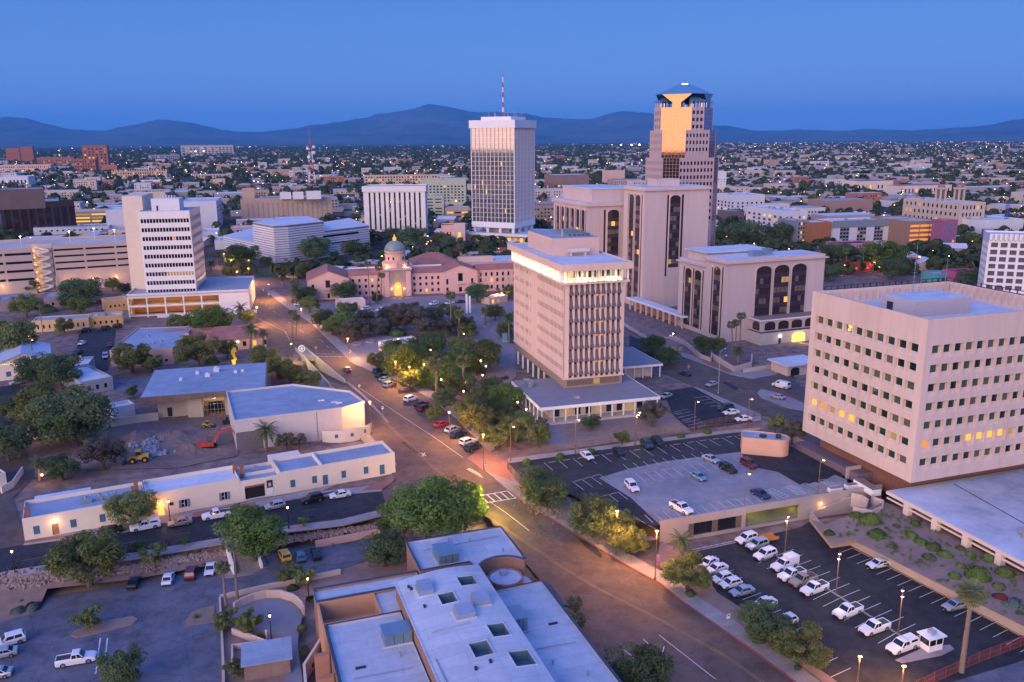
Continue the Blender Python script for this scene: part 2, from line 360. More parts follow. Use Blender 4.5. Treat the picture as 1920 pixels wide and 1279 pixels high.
patch('side_street',[(-101.72,145.78),(-93.93,149.15),(-98.20,156.27),(-108.52,171.19),(-110.26,183.25),(-114.75,191.09),(-133.60,211.77),(-146.86,226.84)],0,ASPH,-.01)
patch('street_left',[(-146.39,226.04),(-136.45,217.52),(-135.30,225.05),(-147.77,245.55),(-154.23,259.15),(-165.14,257.37)],0,ASPHD,-.03)
# ramp out of the underpass
def ramp_z(x,y):
 a = Vector(((RAMP[0][0]+RAMP[1][0])/2,(RAMP[0][1]+RAMP[1][1])/2));b = Vector(((RAMP[2][0]+RAMP[3][0])/2,(RAMP[2][1]+RAMP[3][1])/2))
 t = (Vector((x,y))-a).dot(b-a)/(b-a).length_squared;t = max(0,min(1,t));return -4*(1-t)
def subdiv_quad(Q,n):
 L_ = [Vector(Q[0]).lerp(Vector(Q[3]),i/n) for i in range(n+1)];R_ = [Vector(Q[1]).lerp(Vector(Q[2]),i/n) for i in range(n+1)]
 return L_,R_
rb = MB();Ls,Rs = subdiv_quad(RAMP,8)
far0 = Vector(RAMP[0])+(Vector(RAMP[0])-Vector(RAMP[3])).normalized()*14;far1 = Vector(RAMP[1])+(Vector(RAMP[1])-Vector(RAMP[2])).normalized()*14
rb.face([(*far0,-4),(*far1,-4),(*Rs[0],-4),(*Ls[0],-4)])
for i in range(8):
 rb.face([(p.x,p.y,ramp_z(p.x,p.y)+.01) for p in (Ls[i],Rs[i],Rs[i+1],Ls[i+1])])
o = rb.build('underpass_ramp',ASPH);o['kind'] = 'structure'
up = thing('underpass','concrete underpass mouth and ramp walls beside the main road','underpass',(*RAMP[1],0))
ub_ = MB()
for A_,B_ in ((RAMP[0],RAMP[3]),(RAMP[1],RAMP[2])):
 A_ = Vector(A_);B_ = Vector(B_);F_ = A_+(A_-B_).normalized()*14
 ub_.wall([(p-Vector(RAMP[1])) for p in (F_,A_,B_)],.4,lambda x,y: -4.6,lambda x,y: .95)
ub_.build('retaining_wall',CONC,up)
ub_ = MB();q0 = Vector(RAMP[0])-Vector(RAMP[1]);ub_.hexa([(*q0,-1),(0,0,-1),(*(far1-Vector(RAMP[1])),-1),(*(far0-Vector(RAMP[1])),-1)],[(*q0,.3),(0,0,.3),(*(far1-Vector(RAMP[1])),.3),(*(far0-Vector(RAMP[1])),.3)]);ub_.build('bridge_slab',WALK,up)
ub_ = MB();m_ = (far0+far1)/2-Vector(RAMP[1]);ub_.hexa([(*(far0-Vector(RAMP[1])),-4.5),(*(far1-Vector(RAMP[1])),-4.5),(*(far1-Vector(RAMP[1])+Vector((0,.4))),-4.5),(*(far0-Vector(RAMP[1])+Vector((0,.4))),-4.5)],[(*(far0-Vector(RAMP[1])),0),(*(far1-Vector(RAMP[1])),0),(*(far1-Vector(RAMP[1])+Vector((0,.4))),0),(*(far0-Vector(RAMP[1])+Vector((0,.4))),0)]);ub_.build('back_wall',CONC,up)
def lamp_light(name,loc,energy,color=(1,.55,.2),r=.15,parent=None):
 l_ = bpy.data.lights.new(name,'POINT');l_.energy = energy;l_.color = color;l_.shadow_soft_size = r
 o_ = bpy.data.objects.new(name,l_);col.objects.link(o_);o_.location = loc;o_.parent = parent;return o_
ul = MB();c_ = (q0*.5+m_*.6);ul.box(c_.x-.6,c_.y-.3,-1.25,c_.x+.6,c_.y+.3,-1.1);ul.build('tunnel_light',BULBY,up);lamp_light('tunnel_lamp',(c_.x,c_.y,-1.8),700,(1,.62,.12),.3,up)
# pavements along the road
def strip(name,line,width,zf,mat,off,side=1,skirt=.2):
 P = [Vector(p) for p in line];out = []
 for i in range(len(P)):
  t = (P[min(i+1,len(P)-1)]-P[max(i-1,0)]).normalized();out.append(P[i]+Vector((-t.y,t.x))*width*side)
 return patch(name,[tuple(p) for p in P]+[tuple(p) for p in reversed(out)],zf,mat,off,skirt=skirt)
strip('sidewalk_east',[RR[i] for i in range(1,12)],4.0,road_z,WALK,.13)
strip('sidewalk_lower',RR[11:],3.6,road_z,WALK,.13)
strip('kerb_red',[tuple(Vector(p)) for p in RR[12:]],.3,road_z,REDK,.15,skirt=.2)
patch('paving_corner',[(-11.00,192.51),(-7.48,200.98),(-3.35,193.13),(-1.05,190.01),(-0.17,178.66),(-3.63,181.92),(-6.53,184.81)],road_z,PAVER,.14)
strip('sidewalk_adobe',[(-93.74,148.92),(-85.14,151.57),(-76.11,154.38),(-65.04,161.42),(-53.43,165.79),(-38.01,174.46),(-42.19,170.38),(-28.73,173.71)],3.4,road_z,WALK,.12)
patch('paving_adobe',[(-66.50,162.90),(-54.85,168.07),(-54.32,166.25),(-65.29,160.58)],0,PAVER,.135)
patch('paving_adobe_corner',[(-93.98,149.66),(-85.44,152.18),(-86.20,153.35),(-94.44,150.79)],0,PAVER,.135)
patch('paving_adobe_end',[(-31.06,177.42),(-27.12,181.17),(-26.82,178.97),(-28.89,174.23),(-33.40,173.79)],0,PAVER,.135)
strip('sidewalk_street',[(-92.00,138.37),(-82.95,141.95),(-72.00,145.40),(-56.65,151.65),(-45.38,156.51),(-35.12,159.65),(-26.32,164.85)],2.6,road_z,WALK,.12,-1)
patch('sidewalk_west',[(-27.52,189.24),(-39.75,215.15),(-57.24,255.64),(-62.30,266.64),(-65.39,266.70),(-40.10,208.50),(-28.10,186.87)],0,WALK,.12,skirt=.2)
# upper right street and lots
patch('road_upper',[(51.60,285.94),(60.10,290.92),(71.70,266.37),(77.21,262.08),(86.59,267.27),(93.80,280.75),(97.35,283.43),(89.86,260.36),(89.19,246.77),(78.91,216.43),(69.22,225.02),(57.20,251.84),(49.48,269.63)],0,ASPH,.0)
patch('sidewalk_upper',[(60.72,295.97),(65.22,289.34),(69.85,281.32),(72.78,270.63),(76.50,269.27),(86.00,271.61),(86.63,266.52),(76.95,261.12),(71.51,265.63),(59.98,290.34)],0,WALK,.13,skirt=.2)
patch('paving_upper',[(65.22,289.34),(69.82,282.70),(72.78,270.63),(71.34,267.62),(66.43,278.67)],0,PAVER,.15)
patch('road_to_garage',[(86.63,266.52),(87.46,274.18),(89.81,280.84),(95.49,282.08),(92.36,270.18)],0,ASPH,.004)
patch('traffic_island',[(73.94,245.37),(76.29,249.66),(79.26,246.98),(84.77,235.50),(82.21,227.88),(78.03,231.17),(73.74,240.77)],0,WALK,.13,skirt=.2)
patch('kerb_island',[(79.62,250.25),(84.97,236.09),(84.57,234.91),(79.23,248.93)],0,REDK,.15)
lotB = patch('parking_lot_hall',[(46.05,248.11),(56.07,252.54),(61.70,234.00),(65.32,219.25),(47.00,211.73),(44.86,224.94)],0,ASPHD,.0)
patch('sidewalk_hall',[(56.07,252.54),(61.70,234.00),(65.32,219.25),(67.80,220.07),(69.22,225.02),(57.20,251.84)],0,WALK,.12,skirt=.2)
patch('dirt_hall',[(8.07,218.12),(27.03,227.53),(41.95,232.43),(44.86,224.94),(46.73,210.45),(37.90,208.55),(-0.60,192.46),(10.62,207.60)],0,DIRT,-.02)
patch('path_hall',[(8.19,221.29),(11.90,222.84),(13.68,201.97),(9.34,200.69)],0,PLAZA,.0)
patch('plaza',[(-39.92,359.12),(-20.93,370.87),(1.74,357.88),(1.19,265.21),(-2.98,252.40),(-8.01,265.42),(-18.92,332.58),(-35.32,329.62),(-58.59,333.68),(-63.73,359.83)],0,PLAZA,-.01)
patch('plaza_paving',[(-78.53,344.94),(-57.11,320.34),(-46.24,310.72),(-44.22,296.22),(-54.62,285.79),(-62.42,302.30)],0,PAVER,.0)
patch('plaza_forecourt',[(-102.10,389.57),(-83.14,401.00),(-31.36,415.31),(1.22,398.22),(1.08,364.31),(-39.10,373.50),(-67.75,371.68),(-82.92,342.38)],0,PLAZA,-.03)
patch('lawn_hall',[(-6.79,333.98),(1.61,335.49),(1.45,309.48),(-2.85,315.73)],0,LAWN,.03)
patch('lawn_library',[(-155.52,504.10),(-129.63,512.54),(-121.13,480.39),(-141.49,476.95)],0,LAWN,.03)
patch('lawn_court',[(-70.69,564.18),(-59.39,579.02),(-46.59,572.18),(-55.49,524.43)],0,LAWN,.03)
# parking deck (upper right) on top of the garage
DECK = [(-1.05,189.65),(5.32,192.36),(29.27,200.80),(52.79,208.75),(65.58,212.36),(67.20,206.92),(71.17,195.08),(75.31,182.46),(74.30,176.58),(82.04,176.02),(81.13,173.87),(29.28,155.76),(26.90,155.89),(10.97,172.60),(2.81,178.51)]
patch('parking_deck',DECK,0,ASPHD,.0)
deckc = patch('deck_slab_concrete',[(27.23,185.82),(36.17,190.22),(56.22,196.45),(55.00,187.29),(61.23,183.14),(63.73,175.68),(69.07,177.23),(73.64,181.46),(75.24,178.31),(73.38,173.49),(29.19,156.42),(25.23,169.48),(19.60,180.44)],0,DECKC,.012)
patch('sidewalk_deck',[(29.27,200.80),(52.79,208.75),(65.58,212.36),(66.15,214.32),(53.35,211.13),(29.61,203.32),(-1.29,192.47),(-1.05,189.65)],0,WALK,.1,skirt=.2)
# planted slope between the road and the deck
patch('planting_slope',[(-3.63,181.92),(-1.05,189.65),(2.81,178.51),(10.97,172.60),(26.90,155.89),(29.28,155.76),(29.29,155.19),(23.50,151.86),(18.97,151.77),(11.07,161.09),(1.89,172.62)],lambda x,y: road_z(x,y)*.8,DIRT,.1)
# lower lot
lotL = patch('parking_lot_lower',[(34.04,151.23),(46.34,156.03),(59.49,161.87),(62.52,164.74),(62.57,152.57),(66.69,153.82),(75.36,136.20),(84.35,117.78),(61.45,109.04),(53.63,103.62),(49.53,106.35),(45.33,115.65),(40.88,127.94),(36.22,135.96),(34.82,146.45)],-3.5,M('asphalt_lower',(.020,.019,.023),.7,.2,.5,.2,c2=(.046,.042,.044),crack=.3),.02)
patch('planting_lower',[(34.04,151.23),(29.41,155.81),(27.05,146.55),(32.29,134.62),(43.16,115.78),(48.41,105.00),(50.73,104.98),(45.33,115.65),(40.88,127.94),(36.22,135.96),(34.82,146.45)],-3.5,DIRT,.03)
patch('booth_island',[(58.83,115.72),(65.02,119.08),(69.18,119.60),(69.26,118.48),(66.53,116.87),(59.60,114.98)],-3.5,WALK,.15,skirt=.2)
patch('outer_ground',[(61.45,109.04),(91.20,121.36),(84.09,106.02),(64.18,101.79)],-3.5,ASPHL,-.02)
# left lot
lotW = patch('parking_lot_west',[(-93.22,124.61),(-86.07,127.45),(-81.70,130.44),(-82.35,135.70),(-69.29,139.89),(-55.96,145.68),(-53.16,142.29),(-46.63,144.88),(-48.22,150.53),(-34.96,157.95),(-27.24,157.03),(-24.59,151.76),(-28.99,147.26),(-36.51,142.32),(-51.43,134.14),(-40.26,102.12),(-78.89,102.48)],-3.2,ASPHL,.0)
patch('bank',[(-99.27,134.49),(-99.55,135.18),(-91.36,137.27),(-82.39,140.87),(-71.45,144.13),(-56.25,150.43),(-45.05,155.22),(-34.86,158.32),(-24.88,162.97),(-20.75,161.10),(-21.65,154.90),(-24.59,151.76),(-27.24,157.03),(-34.96,157.95),(-48.22,150.53),(-55.96,145.68),(-69.29,139.89),(-82.35,135.70),(-81.70,130.44),(-86.07,127.45),(-93.22,124.61)],lambda x,y: -3.3*min(1,max(0,(162.5-vv(x,y))/9)),DIRT,.03)
patch('bank_base',[(-102.14,138.39),(-93.91,140.82),(-73.80,148.70),(-57.83,154.37),(-35.75,162.02),(-21.32,165.20),(-18.78,142.81),(-49.89,129.52),(-89.95,119.56)],-3.2,DIRT,-.09)
island_a = patch('lot_island',[(-72.16,123.35),(-72.21,124.91),(-69.20,127.26),(-64.57,129.02),(-63.23,128.01),(-63.43,126.39),(-67.70,124.08),(-70.75,122.57)],-3.2,DIRT,.13,skirt=.2)
patch('lot_island_palm',[(-55.02,127.38),(-54.83,130.14),(-53.86,131.26),(-51.68,132.10),(-49.97,127.05),(-54.07,126.03)],-3.2,DIRT,.13,skirt=.2)
patch('stair_apron',[(-54.49,144.30),(-52.70,143.94),(-48.51,145.59),(-47.81,149.08),(-46.48,145.56),(-48.72,142.89),(-52.94,141.63)],-3.2,WALK,.12,skirt=.2)
# left mid ground
patch('parking_court',[(-149.28,272.83),(-157.19,295.85),(-173.23,330.83),(-175.95,340.78),(-164.44,343.87),(-157.25,327.23),(-136.36,275.91)],0,ASPHD,.0)
patch('yard_paving',[(-129.86,266.93),(-118.50,272.13),(-108.22,242.92),(-116.61,244.90),(-127.19,258.56)],0,ASPHL,.0)
site = patch('building_site_soil',[(-108.62,217.01),(-90.61,225.76),(-76.50,225.49),(-67.37,196.30),(-78.86,188.29),(-93.73,187.41),(-102.39,204.47)],0,SOIL,-.03)
patch('garden_left',[(-110.72,182.25),(-101.81,187.54),(-93.73,187.41),(-102.39,204.47),(-112.16,211.38),(-127.04,214.46),(-120.07,198.42)],0,DIRT,-.02)
patch('road_cross',[(-172.76,469.42),(-209.83,551.09),(-198.51,430.18),(-249.40,406.97),(-241.22,393.00),(-188.76,412.13)],0,ASPH,-.04)
strip('road_median',[(-53.31,260.24),(-45.75,245.71),(-35.66,222.77),(-34.51,219.86)],.9,0,WALK,.16,1,.2)
patch('courtyard',[(-81.33,274.65),(-79.81,274.61),(-65.10,255.62),(-74.91,253.47)],0,M('maroon_paving',(.12,.045,.05),.9,.1),.0)
patch('plaza_walk',[(-63.42,311.17),(-52.96,326.75),(-36.14,323.00),(-33.31,295.95),(-36.24,275.38),(-46.69,285.60),(-51.97,281.91)],0,PLAZA,.005)
# ================================================================ the ten storey hall with the lit top floor
def slab(t,name,mat,x0,y0,z0,x1,y1,z1):
 b = MB();b.box(x0,y0,z0,x1,y1,z1);return b.build(name,mat,t)
def city_hall():
 HC = M('hall_concrete',(.58,.43,.36),.85,.07,.6,.1,c2=(.70,.53,.45),stretch=(1,1,.12))
 PENT = M('penthouse_stucco',(.66,.45,.36),.85,.06,.4)
 SHADE = M('sun_shade_metal',(.13,.105,.115),.55,.1,2)
 BAND = M('hall_brown_band',(.30,.215,.16),.7,.1,.6)
 t = thing('office_tower','ten storey concrete office tower with glowing top floor and low columned base','office tower',(14.86,234.8,0),az2rz(73.7))
 w,d = 18.3,50.5;z0,z1,z2 = 8.0,35.3,40.8
 # broad side: slot windows
 mb = MB();ops = [];rows = 7;ch = (z1-z0)/rows
 for j in range(rows):
  for k in range(20): ops.append((1.55+k*1.18,1.55+k*1.18+.40,z0+ch*j+1.8,z0+ch*j+3.3))
  for k in range(12): ops.append((31.5+k*1.5,31.5+k*1.5+.5,z0+ch*j+1.8,z0+ch*j+3.3))
 mv = lambda s,q,z: (q,s,z)
 facade(mb,mv,d,z0,z1,ops,.1)
 mb.face([(0,d,z0),(w,d,z0),(w,d,z1),(0,d,z1)]);mb.face([(w,0,z0),(w,d,z0),(w,d,z1),(w,0,z1)])
 mb.box(0,0,z0,1.15,.9,z1);mb.box(w-.9,0,z0,w,.9,z1);mb.face([(0,0,z0),(w,0,z0),(w,d,z0),(0,d,z0)]);mb.build('wall',HC,t)
 sl = MB()
 for a,b,c,e_ in ops: sl.box(.02,a,c,.06,b,e_)
 sl.build('slot_windows',GLASS,t)['kind'] = 'stuff'
 rb = MB();
 for k in range(42):
  y = 1.2+k*1.18
  if 26 < y < 30.5: continue
  rb.box(-.05,y-.07,z0,0,y+.07,z1)
 rb.build('rib',HC,t)
 # narrow side: glass, piers and folded sun shades
 g_ = MB();g_.face([(1,.75,z0),(w-.8,.75,z0),(w-.8,.75,z1),(1,.75,z1)]);g_.build('curtain_glass',GLASSB,t)
 bw = (w-2.05)/10;pm = MB();pm.box(-.28,-.1,0,.28,.7,z1-z0);pme = pm.mesh('pier',HC)
 for k in range(11): put('pier',pme,t,(1.15+bw*k,0,z0))
 sm = MB();hw = bw/2-.12;sh = ch*.80
 sm.hexa([(-hw,.62,0),(hw,.62,0),(hw,-.35,0),(-hw,-.35,0)],[(-hw*.55,.62,sh),(hw*.8,.62,sh),(hw*.8,.5,sh),(-hw*.55,.5,sh)]);sme = sm.mesh('sun_shade',SHADE)
 r = random.Random(3)
 for k in range(10):
  for j in range(rows):
   put('sun_shade',sme,t,(1.15+bw*(k+.5),0,z0+ch*j+.75))
   if k in (5,6) and j > 0: ubox('window',LITO if r.random() < .6 else LITW,t,1.15+bw*k+.4,.66,z0+ch*j+.05,1.15+bw*(k+1)-.4,.70,z0+ch*j+.7)
 # base band, soffit columns
 slab(t,'sill_band',HC,-.25,-.25,7.6,w+.25,d+.2,7.99)
 b = MB();b.box(.15,.15,5.0,w-.15,d-.1,7.59);b.build('base_band',BAND,t)
 for k in range(8): slab(t,'base_window',LITW if k == 4 else BLIND,1.0+k*2.05,.08,5.6,1.0+k*2.05+1.9,.145,7.2)
 cm = MB();cm.box(-.25,-.25,0,.25,.25,5.0);cme = cm.mesh('column',WHITE)
 for k in range(6): put('column',cme,t,(.7,20+k*5.6,0));put('column',cme,t,(w-.7,20+k*5.6,0))
 slab(t,'core_wall',CREAM,6,17,0,13,40,5.0)
 # lit top floor
 slab(t,'gallery_floor',HC,-1.1,-1.1,z1,w+1.1,d+1.0,z1+.6)
 b = MB();b.box(.9,.9,z1+.6,w-.9,d-.9,39.2);b.build('gallery_wall',CREAM,t)
 for k in range(11): ubox('gallery_window',LITY if k in (0,) else (GLASSG if k % 3 else LITW),t,1.6+k*1.42,.84,36.9,2.6+k*1.42,.895,38.9)
 cm = MB();cm.box(-.14,-.4,0,.14,.2,3.3);cme = cm.mesh('gallery_post',WHITE);cm = MB();cm.box(-.4,-.14,0,.2,.14,3.3);cmv = cm.mesh('gallery_post_side',WHITE)
 for k in range(12): put('gallery_post',cme,t,(-.6+k*(w+1.2)/11,-.6,35.9))
 for k in range(31): put('gallery_post',cmv,t,(-.6,.8+k*1.62,35.9))
 GL = lit('gallery_light',(1,.74,.36),9.0)
 for k in range(12): slab(t,'gallery_lamp',GL,.0+k*1.5,.25,35.92,.8+k*1.5,.45,36.0)
 for k in range(31): slab(t,'gallery_lamp',GL,.15,1+k*1.6,35.92,.4,2.2+k*1.6,36.0)
 for k in range(12):
  l_ = lamp_light('gallery_glow',(-.05,2.5+k*4.1,36.4),190,(1,.76,.40),.5,t)
 lamp_light('gallery_glow',(5,-.2,36.5),220,(1,.76,.40),.3,t);lamp_light('gallery_glow',(14,-.2,36.5),220,(1,.76,.40),.3,t)
 slab(t,'roof_slab',HC,-1.7,-1.7,39.2,w+1.7,d+1.6,z2)
 slab(t,'roof',ROOFW,-1.3,-1.3,z2,w+1.3,d+1.2,z2+.02)
 pe = MB()
 for a in ((-1.7,-1.7,w+1.7,-1.35),(-1.7,d+1.25,w+1.7,d+1.6),(-1.7,-1.34,-1.35,d+1.24),(w+1.35,-1.34,w+1.7,d+1.24)): pe.box(a[0],a[1],z2+.003,a[2],a[3],z2+.4)
 pe.build('parapet',HC,t)
 p = slab(t,'penthouse',PENT,3,19.1,z2+.02,18,44,46);slab(p,'penthouse_roof',ROOFG,3.3,19.4,46,17.7,43.7,46.03)
 b = MB();b.tube((7,17.4,z2+1.6),(14,17.4,z2+1.6),.75,n=12);b.box(8,16.9,z2,8.4,17.9,z2+1);b.box(12.6,16.9,z2,13,17.9,z2+1);b.build('roof_duct',M('duct_beige',(.6,.5,.43),.6),t)
 b = MB();b.cyl(7,22,46,48.4,.3,n=8);b.build('roof_flue',STEEL,t)
 b = MB()
 for k in range(6): b.box(9+k*1.4,22,46.03,9.15+k*1.4,38,47)
 b.box(9,22,46.9,16.2,22.1,47);b.box(9,37.9,46.9,16.2,38,47);b.build('roof_rail',STEEL,t)
 # low columned base
 PR = M('base_roof_gravel',(.25,.235,.245),.9,.1,.4)
 x0,x1,y0,y1 = -12.1,22.9,-15.3,12.0
 slab(t,'base_roof',PR,x0,y0,4.35,x1,y1,5.0)
 fb = MB();fb.box(x0-.12,y0-.15,4.2,x1+.12,y0-.003,5.08);fb.box(x0-.15,y0-.003,4.2,x0-.003,y1,5.08);fb.box(x1+.003,y0-.003,4.2,x1+.15,y1,5.08);fb.build('fascia',WHITE,t)
 slab(t,'base_floor',CONC,x0-.4,y0-.4,-.5,x1+.4,y1,.55)
 bw_ = MB();bw_.box(x0+4,y0+3.6,.55,x1-3,y1,4.3);bw_.build('base_wall',CREAM,t)
 for k in range(9): ubox('base_window',LITW if k in (1,4,7) else GLASS,t,x0+5+k*3.1,y0+3.5,.9,x0+6.6+k*3.1,y0+3.59,3.2)
 cm = MB();cm.box(-.16,-.16,.55,.16,.16,4.34);cme = cm.mesh('base_column',WHITE)
 for k in range(11): put('base_column',cme,t,(x0+.5+k*3.4,y0+.4,0))
 for k in range(1,8): put('base_column',cme,t,(x0+.5,y0+.4+k*3.6,0))
 b = MB();b.cyl(1,-9,5.0,5.3,1.3,n=20);b.cyl(1,-9,5.3,5.5,.6,n=16);b.build('roof_drain',STEEL,t)
 b = MB();b.box(-10,6,5,-8.2,7.2,6.8);b.box(-9.6,3.4,5,-8.4,4.6,6.4);b.box(-7.9,5,5,-7.4,7,6.2);b.build('roof_unit',DUCT,t)
 # annex behind
 sl_ = thing('annex','low flat annex with white columns beside the concrete office tower','annex',(35.3,262.0,0),az2rz(73.7))
 slab(sl_,'roof',PR,-6,-2,3.9,13,22,4.5);b = MB();b.box(-6.15,-2.15,3.85,13.15,-2.003,4.55);b.box(13.003,-2.003,3.85,13.15,22,4.55);b.build('fascia',WHITE,sl_)
 b = MB();b.box(-5,1,-.5,11,21,3.89);b.build('wall',CREAM,sl_)
 for k in range(7): put('column',cme,sl_,(-5.6+k*3.0,-1.6,-.4))
city_hall()
# ================================================================ big beige block at the right
def right_block():
 RC = M('cast_concrete',(.53,.40,.335),.88,.05,.6,.1,c2=(.66,.51,.435),stretch=(1,1,.10))
 t = thing('office_block','big beige concrete office block with rows of deep square windows','office block',(82.7,164.6,0),az2rz(71.0))
 w,d,z0,z1 = 41.0,35.1,5.0,39.7
 uo = openings(w,(13,7,1.5,z0+1.7,z1-4.8,.80,.66));vo = openings(d,(10,7,1.5,z0+1.7,z1-4.8,.80,.66))
 mb = MB();mu = lambda s,q,z: (s,q,z);mv = lambda s,q,z: (q,s,z);dep = .66
 facade(mb,mu,w,z0,z1,uo,dep);facade(mb,mv,d,z0,z1,vo,dep)
 mb.face([(w,0,z0),(w,d,z0),(w,d,z1),(w,0,z1)]);mb.face([(0,d,z0),(w,d,z0),(w,d,z1),(0,d,z1)]);mb.face([(0,0,z0),(w,0,z0),(w,d,z0),(0,d,z0)])
 for o in uo: mb.face([mu(o[0],dep,o[2]),mu(o[1],dep,o[2]),mu(o[1],dep,o[3]),mu(o[0],dep,o[3])])
 for o in vo: mb.face([mv(o[0],dep,o[2]),mv(o[1],dep,o[2]),mv(o[1],dep,o[3]),mv(o[0],dep,o[3])])
 th = .5;zr = 36.6
 for a,b,c,e_ in ((0,0,w,th),(0,d-th,w,d),(0,th,th,d-th),(w-th,th,w,d-th)): mb.face([(a,b,z1),(c,b,z1),(c,e_,z1),(a,e_,z1)])
 ins = 2.2
 for a,b,a2,b2 in (((th,th),(w-th,th),(ins,ins),(w-ins,ins)),((w-th,th),(w-th,d-th),(w-ins,ins),(w-ins,d-ins)),((w-th,d-th),(th,d-th),(w-ins,d-ins),(ins,d-ins)),((th,d-th),(th,th),(ins,d-ins),(ins,ins))):
  mb.face([(*a2,zr),(*b2,zr),(*b,z1),(*a,z1)])
 mb.build('wall',RC,t)
 rw_ = random.Random(6);GLS = [GLASSG,GLASSG,M('green_glass_dark',(.008,.02,.018),.06,0,spec=.7),M('green_blind',(.05,.085,.055),.3,0),M('half_blind',(.10,.10,.07),.4,0)]
 sm = MB();sm.hexa([(-.5,0,0),(.5,0,0),(.5,1,0),(-.5,1,0)],[(-.5,.0,.02),(.5,.0,.02),(.5,1,1),(-.5,1,1)]);sme = sm.mesh('sill',RC)
 for i,(a,b,c,e_) in enumerate(vo):
  k,j = i % 10,i//10;ww = b-a;hh = e_-c
  mat = rw_.choice(GLS)
  if j == 1: mat = {9: LITY,8: LITO,7: LITW,6: LITY,5: LITY,1: LITW}.get(k,GLASSG)
  ubox('window',mat,t,dep-.06,a+.02,c+hh*.34,dep-.002,b-.25,e_-.05)
  put('sill',sme,t,(0,(a+b)/2,c),-pi/2,(ww-.01,dep-.02,hh*.34))
 for i,(a,b,c,e_) in enumerate(uo):
  k,j = i % 13,i//13;ww = b-a;hh = e_-c
  mat = rw_.choice(GLS)
  if j == 1: mat = {4: LITY,5: LITY,6: LITY,7: LITY,8: LITW,0: LITO}.get(k,GLASSG)
  ubox('window',mat,t,a+.02,dep-.06,c+hh*.34,b-.25,dep-.002,e_-.05)
  put('sill',sme,t,((a+b)/2,0,c),0,(ww-.01,dep-.02,hh*.34))
 slab(t,'roof',ROOFW,ins,ins,zr,w-ins,d-ins,zr+.02)
 b = MB()
 for k in range(1,17):
  y = 2+k*1.9;b.box(w-2.1,y,zr,w-.6,y+.12,z1-.1)
 for k in range(1,20):
  x = 2+k*1.95;b.box(x,d-2.1,zr,x+.12,d-.6,z1-.1)
 b.build('parapet_rib',RC,t)
 b = MB()
 for z in (z1+.05,z1+.85):
  b.box(3,d-.45,z,w-.05,d-.2,z+.12);b.box(w-.45,3,z,w-.2,d-.5,z+.12)
 for k in range(20): b.box(3+k*1.9,d-.45,z1+.05,3.15+k*1.9,d-.2,z1+.85)
 for k in range(16): b.box(w-.45,3+k*2,z1+.05,w-.2,3.15+k*2,z1+.85)
 b.build('roof_rail',DARKM,t)
 p = slab(t,'penthouse',M('penthouse_grey',(.42,.37,.38),.8,.08),10,14,zr+.02,26,24,40.2);slab(p,'penthouse_roof',ROOFW,10.15,14.15,40.2,25.85,23.85,40.24);slab(p,'door',DARKM,9.93,20.2,zr+.1,9.99,22.0,zr+2.4)
 b = MB()
 for x,y,h in ((17,22,52),(18.5,21.5,47),(21,17,49)): b.cyl(x,y,40.2,h,.07,.03,n=5)
 for z in range(41,46): b.box(17-.5,21.9,z,17.5,22.1,z+.05)
 b.build('antenna',STEEL,t)
 # recessed ground floor
 GB = M('ground_floor_brown',(.22,.10,.07),.8,.12)
 g1 = MB();g1.box(3.2,3.0,-1.5,w-2,d-3,z0-.003);g1.build('ground_floor',GB,t)
 for k in range(8): slab(t,'ground_window',GLASS,10+k*3,2.93,3.4,12.8+k*3,2.99,4.8)
 slab(t,'plinth',M('plinth_purple',(.17,.12,.14),.8,.1),-1.0,14,-.5,3.0,d+1,1.6)
right_block()
